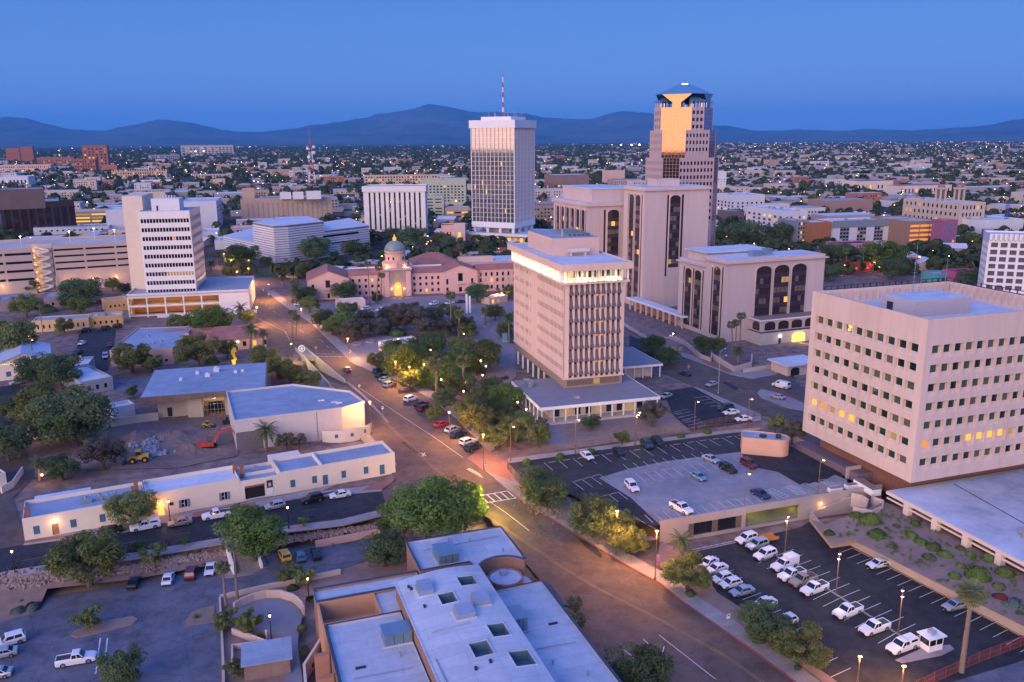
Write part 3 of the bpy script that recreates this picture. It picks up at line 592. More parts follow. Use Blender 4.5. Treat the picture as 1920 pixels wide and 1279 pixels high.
# ================================================================ tall white tower with antenna
def white_tower():
 t = thing('skyscraper','tall white pinstriped skyscraper on open columns with a red and white mast','skyscraper',(2.6,637.6,0),az2rz(26.0))
 w = d = 36.3;TW = M('tower_white',(.74,.70,.70),.6,.03,.2)
 MIR = M('mirror_glass',(.26,.195,.155),.04,.04,.5,.02,metal=.95,spec=.6)
 b = MB();b.box(.3,.3,14.3,w-.3,d-.3,83.3);b.build('glass',MIR,t)
 pm = MB();pm.box(-.50,-.12,0,.50,.32,69);pu = pm.mesh('pier_u',TW);pm = MB();pm.box(-.12,-.2,0,.32,.2,69);pv = pm.mesh('pier_v',TW)
 for k in range(15): put('pier',pu,t,(.6+k*(w-1.2)/14,0,14.3));put('pier',pu,t,(.6+k*(w-1.2)/14,d,14.3),pi)
 for k in range(12): put('pier',pv,t,(0,.4+k*(d-.8)/11,14.3));put('pier',pv,t,(w,.4+k*(d-.8)/11,14.3),pi)
 b = MB()
 for j in range(1,20):
  z = 14.3+69*j/20;b.box(.24,.24,z-.11,w-.24,d-.24,z+.11)
 b.build('floor_band',TW,t)
 b = MB()
 for k in range(11):
  for m in (1,2): 
   y = .4+(k+m/3)*(d-.8)/11;b.box(.2,y-.045,14.3,.299,y+.045,83.3)
 b.build('mullion',TW,t)
 slab(t,'cap',TW,-.9,-.9,83.31,w+.9,d+.9,89);slab(t,'base_band',TW,-.2,-.2,10,w+.2,d+.2,14.29)
 pe = slab(t,'roof_plant',TW,5,5,89.003,30,30,91.5)
 cm = MB();cm.box(-1,-1,-10,1,1,0);cme = cm.mesh('column',TW)
 for k in range(4):
  for a in (2,w-2):
   put('column',cme,t,(a,2+k*(w-4)/3,10))
   if k in (1,2): put('column',cme,t,(2+k*(w-4)/3,a,10))
 slab(t,'core',CREAM,9,9,0,27,27,10)
 r = random.Random(8)
 for k,j in ((2,2),(7,7),(8,8),(8,7),(7,6),(10,7),(6,11),(3,12)): ubox('window',LITY if r.random() < .3 else LITW,t,.2,.4+k*3.2+.6,14.6+69*j/20,.295,.4+k*3.2+1.5,14.6+69*(j+1)/20-.6)
 a = MB();RW = M('mast_red',(.45,.05,.05),.6,0)
 for s_ in range(8):
  z0 = 91.5+s_*3.6
  for cx,cy in ((-.5,-.5),(.5,-.5),(.5,.5),(-.5,.5)):
   a.tube((18+cx*(1-s_*.09),18+cy*(1-s_*.09),z0),(18+cx*(1-(s_+1)*.09),18+cy*(1-(s_+1)*.09),z0+3.6),.14,n=4,mi=s_ % 2)
  a.tube((17.5,17.5,z0),(18.5,18.5,z0+3.6),.1,n=4,mi=s_ % 2);a.tube((18.5,17.5,z0),(17.5,18.5,z0+3.6),.1,n=4,mi=s_ % 2)
 a.tube((18,18,119),(18,18,126),.18,.08,n=5,mi=0);a.build('mast',[RW,WHITE],t)
 a = MB()
 for x,y,h in ((6,8,5),(9,20,4),(14,7,6),(24,10,5.5),(28,22,6),(22,27,5),(26,6,4.5),(12,27,5)): a.cyl(x,y,91.5,91.5+h*.7,.16,.1,n=5);a.box(x-.6,y-.1,91.5+h*.5,x+.6,y+.1,91.5+h*.5+.4)
 a.build('roof_antennas',STEEL,t)
 po = thing('podium','white flat podium roof round the foot of the pinstriped skyscraper','podium',(2.6,637.6,0),az2rz(26.0))
 slab(po,'roof',ROOFW,-9,-22,5.0,40,46,6.2);slab(po,'wall',CREAM,-5,-17,-.5,36,42,4.99)
 for k in range(9): slab(po,'shop_window',LITY if k % 2 else LITO,-5.1,-14+k*5,.6,-5.01,-11.5+k*5,3.6)
 slab(po,'parapet',TW,-9.3,-22.3,4.9,-9.003,46,6.9)
white_tower()
# ================================================================ glass tower with the blue pyramid crown
def glass_tower():
 az = 73.0;t = thing('skyscraper','stepped glass skyscraper with blue pyramid crown reflecting the orange sunset','skyscraper',(88.0,446.0,0),az2rz(az))
 RG = M('sunset_tint_mirror',(.30,.145,.065),.03,.04,.35,.06,metal=1.0,spec=.6)  # orange of the sunset reflection partly put into this mirror tint
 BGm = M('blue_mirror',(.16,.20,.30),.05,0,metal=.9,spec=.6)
 PC = M('pink_granite',(.47,.36,.37),.6,.05,.3);BR = M('blue_roof_metal',(.10,.28,.42),.35,.06,.3,metal=.3)
 def oct_(S,c):
  h = S/2;return [(-h+c,-h),(h-c,-h),(h,-h+c),(h,h-c),(h-c,h),(-h+c,h),(-h,h-c),(-h,-h+c)]
 tiers = [(0,65.5,31,6.0),(65.5,79,30,8.6),(79,90.0,29,11.2)]
 gl = MB();sg = MB();sw = MB();fl = MB()
 for z0,z1,S,c in tiers:
  P = oct_(S,c)
  for k in range(8):
   a = Vector(P[k]);b = Vector(P[(k+1) % 8]);dr = (b-a);Ln = dr.length;dr = dr.normalized();nn = Vector((dr.y,-dr.x))
   if k % 2:
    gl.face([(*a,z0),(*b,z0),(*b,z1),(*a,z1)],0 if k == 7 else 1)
    n = max(2,int(Ln/1.6))
    for i in range(1,n):
     p = a.lerp(b,i/n)+nn*.0;q = p+nn*.05;e0 = dr*.05
     fl.hexa([(*(p-e0),z0),(*(p+e0),z0),(*(q+e0),z0),(*(q-e0),z0)],[(*(p-e0),z1),(*(p+e0),z1),(*(q+e0),z1),(*(q-e0),z1)])
    zz = max(z0,30)
    while zz < z1-.5:
     fl.hexa([(*a,zz),(*b,zz),(*(b+nn*.05),zz),(*(a+nn*.05),zz)],[(*a,zz+.09),(*b,zz+.09),(*(b+nn*.05),zz+.09),(*(a+nn*.05),zz+.09)]);zz += 1.7
   else:
    n = max(3,int(Ln/1.75));cw = Ln/n;ops = []
    zz = z1-3.4
    while zz > max(z0,34):
     for i in range(n): ops.append((cw*i+.4,cw*(i+1)-.4,zz,zz+1.7))
     zz -= 3.4
    f_ = lambda s,q,z,a=a,dr=dr,nn=nn: (*(a+dr*s-nn*q),z)
    facade(sg,f_,Ln,z0,z1,ops,.3)
    for o in ops:
     sw.face([f_(o[0],.28,o[2]),f_(o[1],.28,o[2]),f_(o[1],.28,o[3]),f_(o[0],.28,o[3])])
    for i in range(n+1):
     p = a+dr*(cw*i);e0 = dr*.14
     sg.hexa([(*(p-e0),z0),(*(p+e0),z0),(*(p+e0+nn*.3),z0),(*(p-e0+nn*.3),z0)],[(*(p-e0),z1),(*(p+e0),z1),(*(p+e0+nn*.3),z1),(*(p-e0+nn*.3),z1)])
  sg.face([(*p,z1) for p in P])
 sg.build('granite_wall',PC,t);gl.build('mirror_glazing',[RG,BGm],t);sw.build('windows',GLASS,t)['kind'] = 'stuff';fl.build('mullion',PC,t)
 # crown: hip roofs over the four granite faces, flared glass chamfers and the pyramid
 S,c = 29,11.2;h = S/2;P = oct_(S,c)
 cr = MB();cr.rings([[(*p,90.01) for p in P],[(*p,93.0) for p in P]],cap=False);
 for k in range(0,8,2): pass
 hp = MB()
 for k in range(0,8,2):
  a,b = Vector(P[k]),Vector(P[(k+1) % 8]);m = (a+b)/2;hp = MB();dd = (b-a).normalized()*1.2;q = [(a-dd)*1.03,(b+dd)*1.03,(b*.5+m*.0),(a*.5)]
  hp.hexa([(*q[0],92.7),(*q[1],92.7),(*q[2],92.7),(*q[3],92.7)],[(*(q[0]*.98),93.0),(*(q[1]*.98),93.0),(*(m*.42),97.0),(*(m*.40),97.0)]);hp.build('hip_roof',BR,t)
 pl = MB();pl.cyl(0,0,90,92.7,.35,n=6);plm = pl.mesh('crown_post',PC)
 for p in P:
  put('crown_post',plm,t,(p[0]*.97,p[1]*.97,0));put('crown_post',plm,t,(p[0]*.75,p[1]*.75,0))
 for k in range(0,8,2):
  a = Vector(P[k]);b = Vector(P[(k+1) % 8])
  for s_ in (.33,.66): q = a.lerp(b,s_);put('crown_post',plm,t,(q.x*.97,q.y*.97,0))
 fg = MB()
 for sx_,sy_ in ((-1,-1),(1,-1),(1,1),(-1,1)):
  n0 = Vector((sx_,sy_)).normalized();t0 = Vector((-n0.y,n0.x));R0 = (S-c)/math.sqrt(2)*.98
  b_ = [n0*(R0)+t0*2.2,n0*(R0)-t0*2.2,n0*(R0-3)-t0*2.2,n0*(R0-3)+t0*2.2];m_ = [n0*R0+t0*7.6,n0*R0-t0*7.6,n0*(R0-7)-t0*6,n0*(R0-7)+t0*6]
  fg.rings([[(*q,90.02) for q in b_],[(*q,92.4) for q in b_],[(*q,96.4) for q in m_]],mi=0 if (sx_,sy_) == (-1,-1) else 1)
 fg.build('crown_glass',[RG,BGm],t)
 pr = MB();R1 = (S-c)/math.sqrt(2)+.6
 q4 = [Vector((cos(pi/4+k*pi/2),sin(pi/4+k*pi/2)))*R1 for k in range(4)]
 sq = []
 for k in range(4):
  n0 = q4[k];t0 = Vector((-n0.y,n0.x)).normalized()*7.8;sq += [n0-t0,n0+t0]
 pr.hexa([(*q,96.41) for q in sq],[(q.x*.22,q.y*.22,101.3) for q in sq]);pr.build('pyramid_roof',BR,t)
 b = MB();b.box(-1.4,-.5,101.3,-.6,.3,101.9);b.box(.6,-.5,101.3,1.4,.3,101.9);b.build('beacon',lit('beacon',(1,.5,.6),8),t)
glass_tower()
# ================================================================ beige blocks with tall arched window strips
def arch_strip(mb_frame,mp,a,b,z0,z1,n=8):
 r = (b-a)/2;k = .55
 return [(a,z0),(b,z0),(b,z1-r*k)]+[((a+b)/2+r*cos(pi*i/n),z1-r*k+r*k*sin(pi*i/n)) for i in range(1,n)]+[(a,z1-r*k)]
def arched_block(t,w,d,z0,z1,U,V,wall,litp=.06,roof=ROOFW,eave=1.0,plain=True,fl=3.9):
 mu = lambda s,q,z: (s,q,z);mv = lambda s,q,z: (q,s,z)
 b = MB();b.box(0,0,z0-.5,w,d,z1);b.build('wall',wall,t)
 e_ = MB();e_.box(-eave,-eave,z1+.003,w+eave,d+eave,z1+.5);e_.box(0,0,z1+.5,w,d,z1+1.5);e_.build('cornice',wall,t)
 slab(t,'roof',roof,.4,.4,z1+1.5,w-.4,d-.4,z1+1.52)
 r = random.Random(int(w*10+z1))
 for spec,mp in ((U,mu),(V,mv)):
  for a,bb,za,zb,kind in spec:
   poly = arch_strip(None,mp,a,bb,za,zb) if kind == 'a' else [(a,za),(bb,za),(bb,zb),(a,zb)]
   g_ = MB()
   g_.hexa([mp(s,-.02,z) for s,z in poly],[mp(s,-.10,z) for s,z in poly]);wn = g_.build('window_strip',GLASSB,t)
   if kind != 'a': continue
   fr_ = MB()
   out = [(s if za+.01 < z or True else s,z) for s,z in poly]
   cx = (a+bb)/2
   for (s0,q0),(s1,q1) in zip(poly,poly[1:]+poly[:1]):
    k0 = 1.0;o0 = (s0+(.28 if s0 > cx else -.28),q0+(.25 if q0 > zb-(bb-a) else 0));o1 = (s1+(.28 if s1 > cx else -.28),q1+(.25 if q1 > zb-(bb-a) else 0))
    if abs(q0-za) < 1e-6 and abs(q1-za) < 1e-6: continue
    fr_.hexa([mp(s0,0,q0),mp(s1,0,q1),mp(o1[0],0,o1[1]),mp(o0[0],0,o0[1])],[mp(s0,-.35,q0),mp(s1,-.35,q1),mp(o1[0],-.35,o1[1]),mp(o0[0],-.35,o0[1])])
   fr_.build('arch_frame',wall,wn)
   # spandrels and lit or blind panes
   sp = MB();n = max(1,int((zb-za)/fl));nc = max(2,int((bb-a)/1.6))
   for j in range(n):
    zz = za+j*fl;sp.hexa([mp(a,-.10,zz),mp(bb,-.10,zz),mp(bb,-.13,zz),mp(a,-.13,zz)],[mp(a,-.10,zz+1.5),mp(bb,-.10,zz+1.5),mp(bb,-.13,zz+1.5),mp(a,-.13,zz+1.5)])
    for i in range(nc):
     x = r.random();s0 = a+(bb-a)*i/nc+.1;s1 = a+(bb-a)*(i+1)/nc-.1
     if zz+fl > zb-(bb-a)*.4: continue
     m_ = LITY if x < litp*.5 else LITW if x < litp else BLIND if x < .45 else None
     if m_:
      p,q = mp(s0,-.10,zz+1.6),mp(s1,-.125,zz+fl-.2);ubox('window',m_,wn,p[0],p[1],p[2],q[0],q[1],q[2])
   for i in range(1,nc):
    s0 = a+(bb-a)*i/nc;sp.hexa([mp(s0-.05,-.10,za),mp(s0+.05,-.10,za),mp(s0+.05,-.16,za),mp(s0-.05,-.16,za)],[mp(s0-.05,-.10,zb-(bb-a)*.3),mp(s0+.05,-.10,zb-(bb-a)*.3),mp(s0+.05,-.16,zb-(bb-a)*.3),mp(s0-.05,-.16,zb-(bb-a)*.3)])
   sp.build('spandrel',M('spandrel_dark',(.05,.035,.05),.4,0),wn)
AC = M('arch_concrete',(.54,.41,.37),.85,.05,.5,.08,c2=(.64,.495,.45),stretch=(1,1,.08))
def arch_buildings():
 t = thing('office_block','tall beige office block with arched bronze window strips behind the lit tower','office block',(59.0,378.0,0),az2rz(70.0));Z = 52.6
 arched_block(t,33,20,0,Z,[(12.6,18,18,Z-2.2,'a'),(11.2,12.0,14,Z-2,'s'),(18.7,19.6,14,Z-2,'s')],[(3.6,8.2,3,Z-2,'a'),(9.6,14.2,3,Z-2,'a'),(2.2,2.8,3,Z-1.8,'s'),(8.7,9.2,3,Z-1.8,'s'),(14.7,15.3,3,Z-1.8,'s')],AC)
 slab(t,'roof_plant',AC,10,8,Z+1.5,22,16,Z+4.6)
 t2 = thing('office_block','wide beige office wing with six arched window strips joined to the tall block','office block',(35.3,397.0,0),az2rz(70.0));Z2 = 44.5
 arched_block(t2,20,40,0,Z2,[(10.5,16.5,14,Z2-1.8,'a'),(8.6,9.5,10,Z2-1.8,'s')],[(2.2+k*6.0,5.8+k*6.0,3,Z2-1.8,'a') for k in range(6)]+[(1.0+k*6.0,1.5+k*6.0,3,Z2-1.6,'s') for k in range(7)],AC)
 slab(t2,'roof_plant',AC,4,4,Z2+1.5,26,38,Z2+7.5);slab(t2,'plant_roof',ROOFW,3.6,3.6,Z2+7.5,26.4,38.4,Z2+7.9)
 t3 = thing('office_block','low broad beige office block with three wide arched windows on the street','office block',(80.0,312.0,0),az2rz(69.0));Z3 = 29.6
 arched_block(t3,45,14,0,Z3,[(13,20,4,Z3-1.6,'a'),(21.2,28.2,4,Z3-1.6,'a'),(29.4,36.4,4,Z3-1.6,'a')],[(3.6,8.2,1.5,Z3-1.8,'a'),(2.3,2.9,1.5,Z3-1.4,'s'),(9.0,9.6,1.5,Z3-1.4,'s')],AC,litp=.04)
 b = MB();b.box(14,4,Z3+1.5,18,7,Z3+3.6);b.box(21,5,Z3+1.5,24,8,Z3+4.0);b.build('roof_unit',DUCT,t3)
 t4 = thing('office_wing','rear wing of the low beige office block with two arched windows','office wing',(75.2,325.5,0),az2rz(69.0))
 arched_block(t4,16,19,0,Z3-3.0,[],[(2.5,7.3,1.5,Z3-5,'a'),(9.3,14.1,1.5,Z3-5,'a'),(1.3,1.9,1.5,Z3-4.6,'s'),(8.0,8.6,1.5,Z3-4.6,'s'),(15,15.6,1.5,Z3-4.6,'s')],AC,litp=.10)
 slab(t4,'roof_plant',AC,2,2,Z3-1.5,30,16,Z3+2);slab(t4,'plant_roof',ROOFW,.8,1,Z3+2,31,17,Z3+2.4)
 # street front: arcade, terrace, garage mouth
 s_ = thing('arcade','arched street arcade at the foot of the low beige office block','arcade',(80.0,312.0,0),az2rz(69.0))
 slab(s_,'terrace',M('terrace_purple',(.15,.10,.11),.9),10,-9,-.5,46,-.05,4.0);b = MB();b.box(9.7,-9.35,-.5,46,-9.003,4.15);b.box(9.65,-9.003,-.5,9.997,-.05,4.15);b.build('terrace_wall',CONC,s_)
 b = MB();ops = [(1.6+k*6.2,6.4+k*6.2) for k in range(5)]
 pts = lambda a,c: [(a,4.4),(c,4.4),(c,6.6)]+[((a+c)/2+(c-a)/2*cos(pi*i/8),6.6+1.0*sin(pi*i/8)) for i in range(1,8)]+[(a,6.6)]
 b.box(12,-6,4.01,46,-.1,8.3);b.build('arcade_wall',AC,s_)
 for a,c in ops:
  a += 12.2;c += 12.2;g_ = MB();g_.hexa([(x,-6.02,z) for x,z in pts(a,c)],[(x,-6.1,z) for x,z in pts(a,c)]);g_.build('arch_window',GLASSB,s_)
 g_ = MB();g_.hexa([(11.98,y,z) for y,z in pts(-5.4,-1.2)],[(11.9,y,z) for y,z in pts(-5.4,-1.2)]);g_.build('arch_window',GLASSB,s_)
 b = MB();b.box(10.8,-7.2,8.303,46,-.1,8.75);b.build('canopy',WHITE,s_);slab(s_,'canopy_roof',M('canopy_brown',(.28,.20,.18),.9),11.1,-6.9,8.75,46,-.1,8.77)
 gm_ = MB();gm_.hexa([(x,-9.36,z) for x,z in ((24,-.2),(30,-.2),(30,2.4),(29.2,3.2),(24.8,3.2),(24,2.4))],[(x,-9.45,z) for x,z in ((24,-.2),(30,-.2),(30,2.4),(29.2,3.2),(24.8,3.2),(24,2.4))]);gm_.build('garage_mouth',lit('garage_glow',(1,.52,.12),1.1),s_)
 lamp_light('garage_lamp',(27,-12,2.4),350,(1,.65,.22),.4,s_)
 b = MB();b.box(18.2,-9.5,2.6,18.6,-9.37,2.9);b.build('wall_lamp',BULBW,s_);lamp_light('wall_lamp_light',(18.4,-10,2.6),40,(1,.85,.6),.1,s_)
 b = MB();b.box(17.9,-9.42,-.2,18.9,-9.37,1.9);b.build('door',DARKM,s_)
 b = MB();b.box(33.5,-9.5,3.0,33.9,-9.37,3.3);b.build('wall_lamp',BULBW,s_)
 # walkway with arches
 k_ = thing('covered_walkway','white roofed walkway on arches left of the low beige office block','walkway',(*(69.27,336.55),0),az2rz(69.0))
 b = MB();b.box(-.5,-1,4.6,4.5,46,5.0);b.build('roof',ROOFW,k_);b = MB();b.box(-.9,-1.4,4.4,-.503,46,5.15);b.box(-.5,-1.4,4.4,4.5,-1.003,5.15);b.build('fascia',WHITE,k_)
 for j in range(10):
  y = j*4.8;slab(k_,'column',AC,-.3,y,-.5,.3,y+.8,4.59);slab(k_,'column',AC,3.7,y,-.5,4.2,y+.8,4.59)
  if j < 9:
   q = MB();n = 8
   for i in range(n):
    a0 = pi*i/n;a1 = pi*(i+1)/n;y0 = y+.8+2-2*cos(a0);y1 = y+.8+2-2*cos(a1);z0 = 2.6+1.6*sin(a0);z1 = 2.6+1.6*sin(a1)
    q.hexa([(-.25,y0,z0),(-.25,y1,z1),(-.25,y1,4.59),(-.25,y0,4.59)],[(.25,y0,z0),(.25,y1,z1),(.25,y1,4.59),(.25,y0,4.59)])
   q.build('arch',AC,k_)
 b = MB();b.box(3,-1,-.5,3.6,46,4.5);b.build('back_wall',M('walkway_terracotta',(.42,.22,.15),.9,.1),k_)
 st = thing('kiosk','small flat roofed beige guard house with an arched opening by the island','kiosk',(*(88.55,263.10),0),az2rz(69.0))
 b = MB();b.box(.6,.6,-1,14,9,3.4);b.build('wall',AC,st);b = MB();b.box(-.6,-.6,3.403,14,9.5,3.9);b.build('roof',ROOFW,st)
 g_ = MB();P_ = [(1.8,0),(5.2,0),(5.2,1.8)]+[(3.5+1.7*cos(pi*i/8),1.8+.9*sin(pi*i/8)) for i in range(1,8)]+[(1.8,1.8)]
 g_.hexa([(x,.58,z) for x,z in P_],[(x,.5,z) for x,z in P_]);g_.build('arch_window',GLASS,st)
arch_buildings()
# ================================================================ domed courthouse
TILE = M('roof_tile_red',(.29,.115,.09),.85,.2,2,.4,c2=(.43,.20,.155))
def gable(t,x0,y0,x1,y1,z0,zr,axis='x',over=.5,mat=None,hip=0):
 b = MB();m = (y0+y1)/2;mx = (x0+x1)/2;th = .22
 if axis == 'x':
  a,c = x0-over,x1+over
  for s_,ye in ((-1,y0-over),(1,y1+over)):
   q = [(a,ye,z0-over*.25),(c,ye,z0-over*.25),(c-hip,m,zr),(a+hip,m,zr)]
   b.hexa(q,[(p[0],p[1],p[2]+th) for p in q])
  if hip:
   for xe,xi in ((a,a+hip),(c,c-hip)):
    q = [(xe,y0-over,z0-over*.25),(xe,y1+over,z0-over*.25),(xi,m,zr)];b.hexa(q,[(p[0],p[1],p[2]+th) for p in q])
  else:
   e_ = MB()
 else:
  a,c = y0-over,y1+over
  for s_,xe in ((-1,x0-over),(1,x1+over)):
   q = [(xe,a,z0-over*.25),(xe,c,z0-over*.25),(mx,c-hip,zr),(mx,a+hip,zr)]
   b.hexa(q,[(p[0],p[1],p[2]+th) for p in q])
  if hip:
   for ye,yi in ((a,a+hip),(c,c-hip)):
    q = [(x0-over,ye,z0-over*.25),(x1+over,ye,z0-over*.25),(mx,yi,zr)];b.hexa(q,[(p[0],p[1],p[2]+th) for p in q])
 return b.build('roof',mat or TILE,t)
def gable_end(t,x0,y0,x1,y1,z0,zr,axis,mat):
 b = MB();m = (y0+y1)/2;mx = (x0+x1)/2
 if axis == 'x':
  for x in (x0,x1): b = MB();b.face([(x,y0,z0),(x,y1,z0),(x,m,zr)]);b.build('gable',mat,t)
 else:
  for y in (y0,y1): b = MB();b.face([(x0,y,z0),(x1,y,z0),(mx,y,zr)]);b.build('gable',mat,t)
def courthouse():
 t = thing('courthouse','pink stucco courthouse with red tile roofs and a blue green dome','courthouse',(-98.5,404.0,0),az2rz(77.2))
 PK = M('court_pink',(.64,.39,.34),.9,.06,.5,c2=(.72,.46,.40));STN = M('court_stone',(.36,.27,.25),.9,.12,1)
 def body(x0,x1,y0,y1,h,ops,name='wall'):
  mb = MB();f = lambda s,q,z: (x0+s,y0+q,z);facade(mb,f,x1-x0,-.6,h,[(a-x0,b-x0,c,e) for a,b,c,e in ops],.3)
  mb.face([(x0,y0,-.6),(x0,y1,-.6),(x0,y1,h),(x0,y0,h)]);mb.face([(x1,y0,-.6),(x1,y1,-.6),(x1,y1,h),(x1,y0,h)]);mb.face([(x0,y1,-.6),(x1,y1,-.6),(x1,y1,h),(x0,y1,h)]);mb.face([(x0,y0,h-.02),(x1,y0,h-.02),(x1,y1,h-.02),(x0,y1,h-.02)])
  mb.build(name,PK,t)
  for a,b,c,e in ops: ubox('window',pane_mat(GLASS,.08),t,a,y0+.2,c,b,y0+.3,e)
 g3 = lambda xs,zs,w=1.1,h=1.5: [(x,x+w,z,z+h) for x in xs for z in zs]
 zs = (1.0,4.2,7.2)
 body(0,20,0,26,9.6,[(2,3.1,.6,2.6),(2,3.1,4.4,7.4),(8.6,10.8,5.6,9.2),(16,17.1,4.4,7.4),(9.2,10.4,.5,2.8)])
 body(20,36.8,3,16,10.6,g3([21.3+k*3.1 for k in range(5)],zs))
 body(50,65.8,3,16,10.6,g3([51.4+k*3.0 for k in range(5)],zs))
 body(65.8,83.6,0.5,18,11.0,[(67.6,68.7,1,3),(67.6,68.7,4.5,7.3),(73.6,76,6.0,10),(80.2,81.3,1,3),(80.2,81.3,4.5,7.3),(73.9,75.6,.6,3)])
 body(83.6,112,3,18,11.0,g3([85+k*2.9 for k in range(9)],(1.0,4.6,7.6),1.1,1.9))
 gable(t,0,0,20,26,9.6,13.6,'y');gable_end(t,0,0.02,20,25.98,9.58,13.58,'y',PK)
 gable(t,20,3,37.5,13,10.6,12.6,'x',.4);gable(t,49.6,3,67,13,10.6,12.6,'x',.4)
 gable(t,65.8,.5,83.6,18,11,14.2,'y',.6);gable_end(t,65.8,.52,83.6,17.98,10.98,14.1,'y',PK)
 gable(t,83.6,3,113,12,11.0,13.0,'x',.4)
 slab(t,'wall',PK,54,24,-.5,77,44,12);gable(t,54,24,77,44,12,16.5,'x',.6,hip=9)
 slab(t,'wall',PK,80,20,-.5,113,40,12.4);slab(t,'flat_roof',ROOFW,79.6,19.6,12.4,113.4,40.4,12.7);slab(t,'roof_plant',PINKB,78,22,12.7,96,26,15)
 slab(t,'ridge_cap',WHITE,20,12.6,12.4,37,13.6,13.1);slab(t,'ridge_cap',WHITE,50,12.6,12.4,67,13.6,13.1)
 # central pavilion and dome
 cx,cy = 43.4,9.5
 slab(t,'pavilion',STN,36.8,.2,-.5,50,15.4,12.8)
 for a,b in ((36.8,39.2),(47.6,50)): slab(t,'pavilion_wall',PK,a,-.3,-.5,b,.19,12.2)
 DOOR = [(41.6,.2),(45.2,.2),(45.2,5.0)]+[(43.4+1.8*cos(pi*i/8),5.0+1.8*sin(pi*i/8)) for i in range(1,8)]+[(41.6,5.0)]
 b = MB();b.hexa([(x,.17,z) for x,z in DOOR],[(x,.05,z) for x,z in DOOR]);b.build('door_arch',lit('arch_glow',(1,.42,.09),.8),t)
 lamp_light('arch_lamp',(43.4,-1.6,4),420,(1,.6,.22),.4,t)
 b = MB();b.hexa([(x,.17,z) for x,z in ((42.2,8.2),(44.6,8.2),(44.6,10.2),(43.4,11.2),(42.2,10.2))],[(x,.05,z) for x,z in ((42.2,8.2),(44.6,8.2),(44.6,10.2),(43.4,11.2),(42.2,10.2))]);b.build('upper_window',LITW,t)
 slab(t,'pavilion_roof',PK,36.3,-.6,12.82,50.5,15.8,13.4)
 ring = lambda r,z,n=32: [(cx+r*cos(2*pi*k/n),cy+r*sin(2*pi*k/n),z) for k in range(n)]
 b = MB();b.rings([ring(6.6,13.4,8),ring(6.6,15.4,8),ring(7.0,15.5,8),ring(5.6,16.6,8),ring(5.2,16.6,8)]);b.build('drum_base',M('court_pink_lit',(.66,.40,.30),.9,.05),t)
 b = MB();b.rings([ring(5.0,16.6),ring(5.0,19.2),ring(5.3,19.3),ring(5.3,19.7),ring(5.0,19.8),ring(5.0,20.9),ring(5.3,21.0),ring(5.3,21.4)]);b.build('drum',PK,t)
 for k in range(12):
  a = 2*pi*(k+.5)/12;put('drum_window',unit_box(GLASSB if k % 3 else LITO),t,(cx+5.0*cos(a),cy+5.0*sin(a),17.9),a,(.12,.9,1.3))
 for k in range(28):
  a = 2*pi*k/28;put('balustrade_panel',unit_box(STN),t,(cx+5.03*cos(a),cy+5.03*sin(a),20.35),a,(.1,.55,.8))
 rs = [ring(5.1*cos(radians(a)),21.4+4.9*sin(radians(a)),48) for a in range(0,86,6)]
 b = MB();b.rings(rs);dm = M('dome_tile',(.14,.215,.21),.5,.25,4,.3,c2=(.24,.32,.31));b.build('dome',dm,t,smooth=True)
 b = MB()
 for k in range(16):
  a = 2*pi*k/16
  for z in range(0,78,6):
   r0,r1 = 5.14*cos(radians(z)),5.14*cos(radians(z+6));b.tube((cx+r0*cos(a),cy+r0*sin(a),21.4+4.94*sin(radians(z))),(cx+r1*cos(a),cy+r1*sin(a),21.4+4.94*sin(radians(z+6))),.09,n=4)
 b.build('dome_rib',M('dome_rib_tile',(.30,.30,.24),.6,0),t)
 b = MB();b.rings([ring(.9,26.1,10),ring(.9,27.4,10),ring(1.1,27.5,10),ring(.5,28.2,10),ring(.06,29.6,10)]);b.build('lantern',lit('lantern_floodlit_glow',(1,.55,.2),.5),t)  # floodlit look put in as emission on the lantern
 for a in (-2.3,-.8): 
  b = MB();b.box(cx+6.9*cos(a)-.2,cy+6.9*sin(a)-.2,13.41,cx+6.9*cos(a)+.2,cy+6.9*sin(a)+.2,13.7);b.build('flood_lamp',BULBY,t);lamp_light('flood_light',(cx+7.6*cos(a),cy+7.6*sin(a),14.1),160,(1,.55,.2),.2,t)
 lamp_light('flood_light',(cx-8,cy-4,14.3),120,(1,.55,.2),.2,t)
 b = MB()
 for x,dz in ((9.7,4.6),(74.8,4.8)):
  b.box(x-1.8,-1.1,dz,x+1.8,.6,dz+.25);
  for k in range(8): b.box(x-1.7+k*.46,-1.0,dz+.25,x-1.6+k*.46,-.9,dz+.95)
  b.box(x-1.8,-1.05,dz+.95,x+1.8,-.85,dz+1.1)
 b.build('balcony',CREAM,t)
 for k,(x,z) in enumerate(((40.2,3.4),(46.4,3.4))): slab(t,'wall_lantern',BULBY,x,-.2,z,x+.3,.1,z+.5)
courthouse()
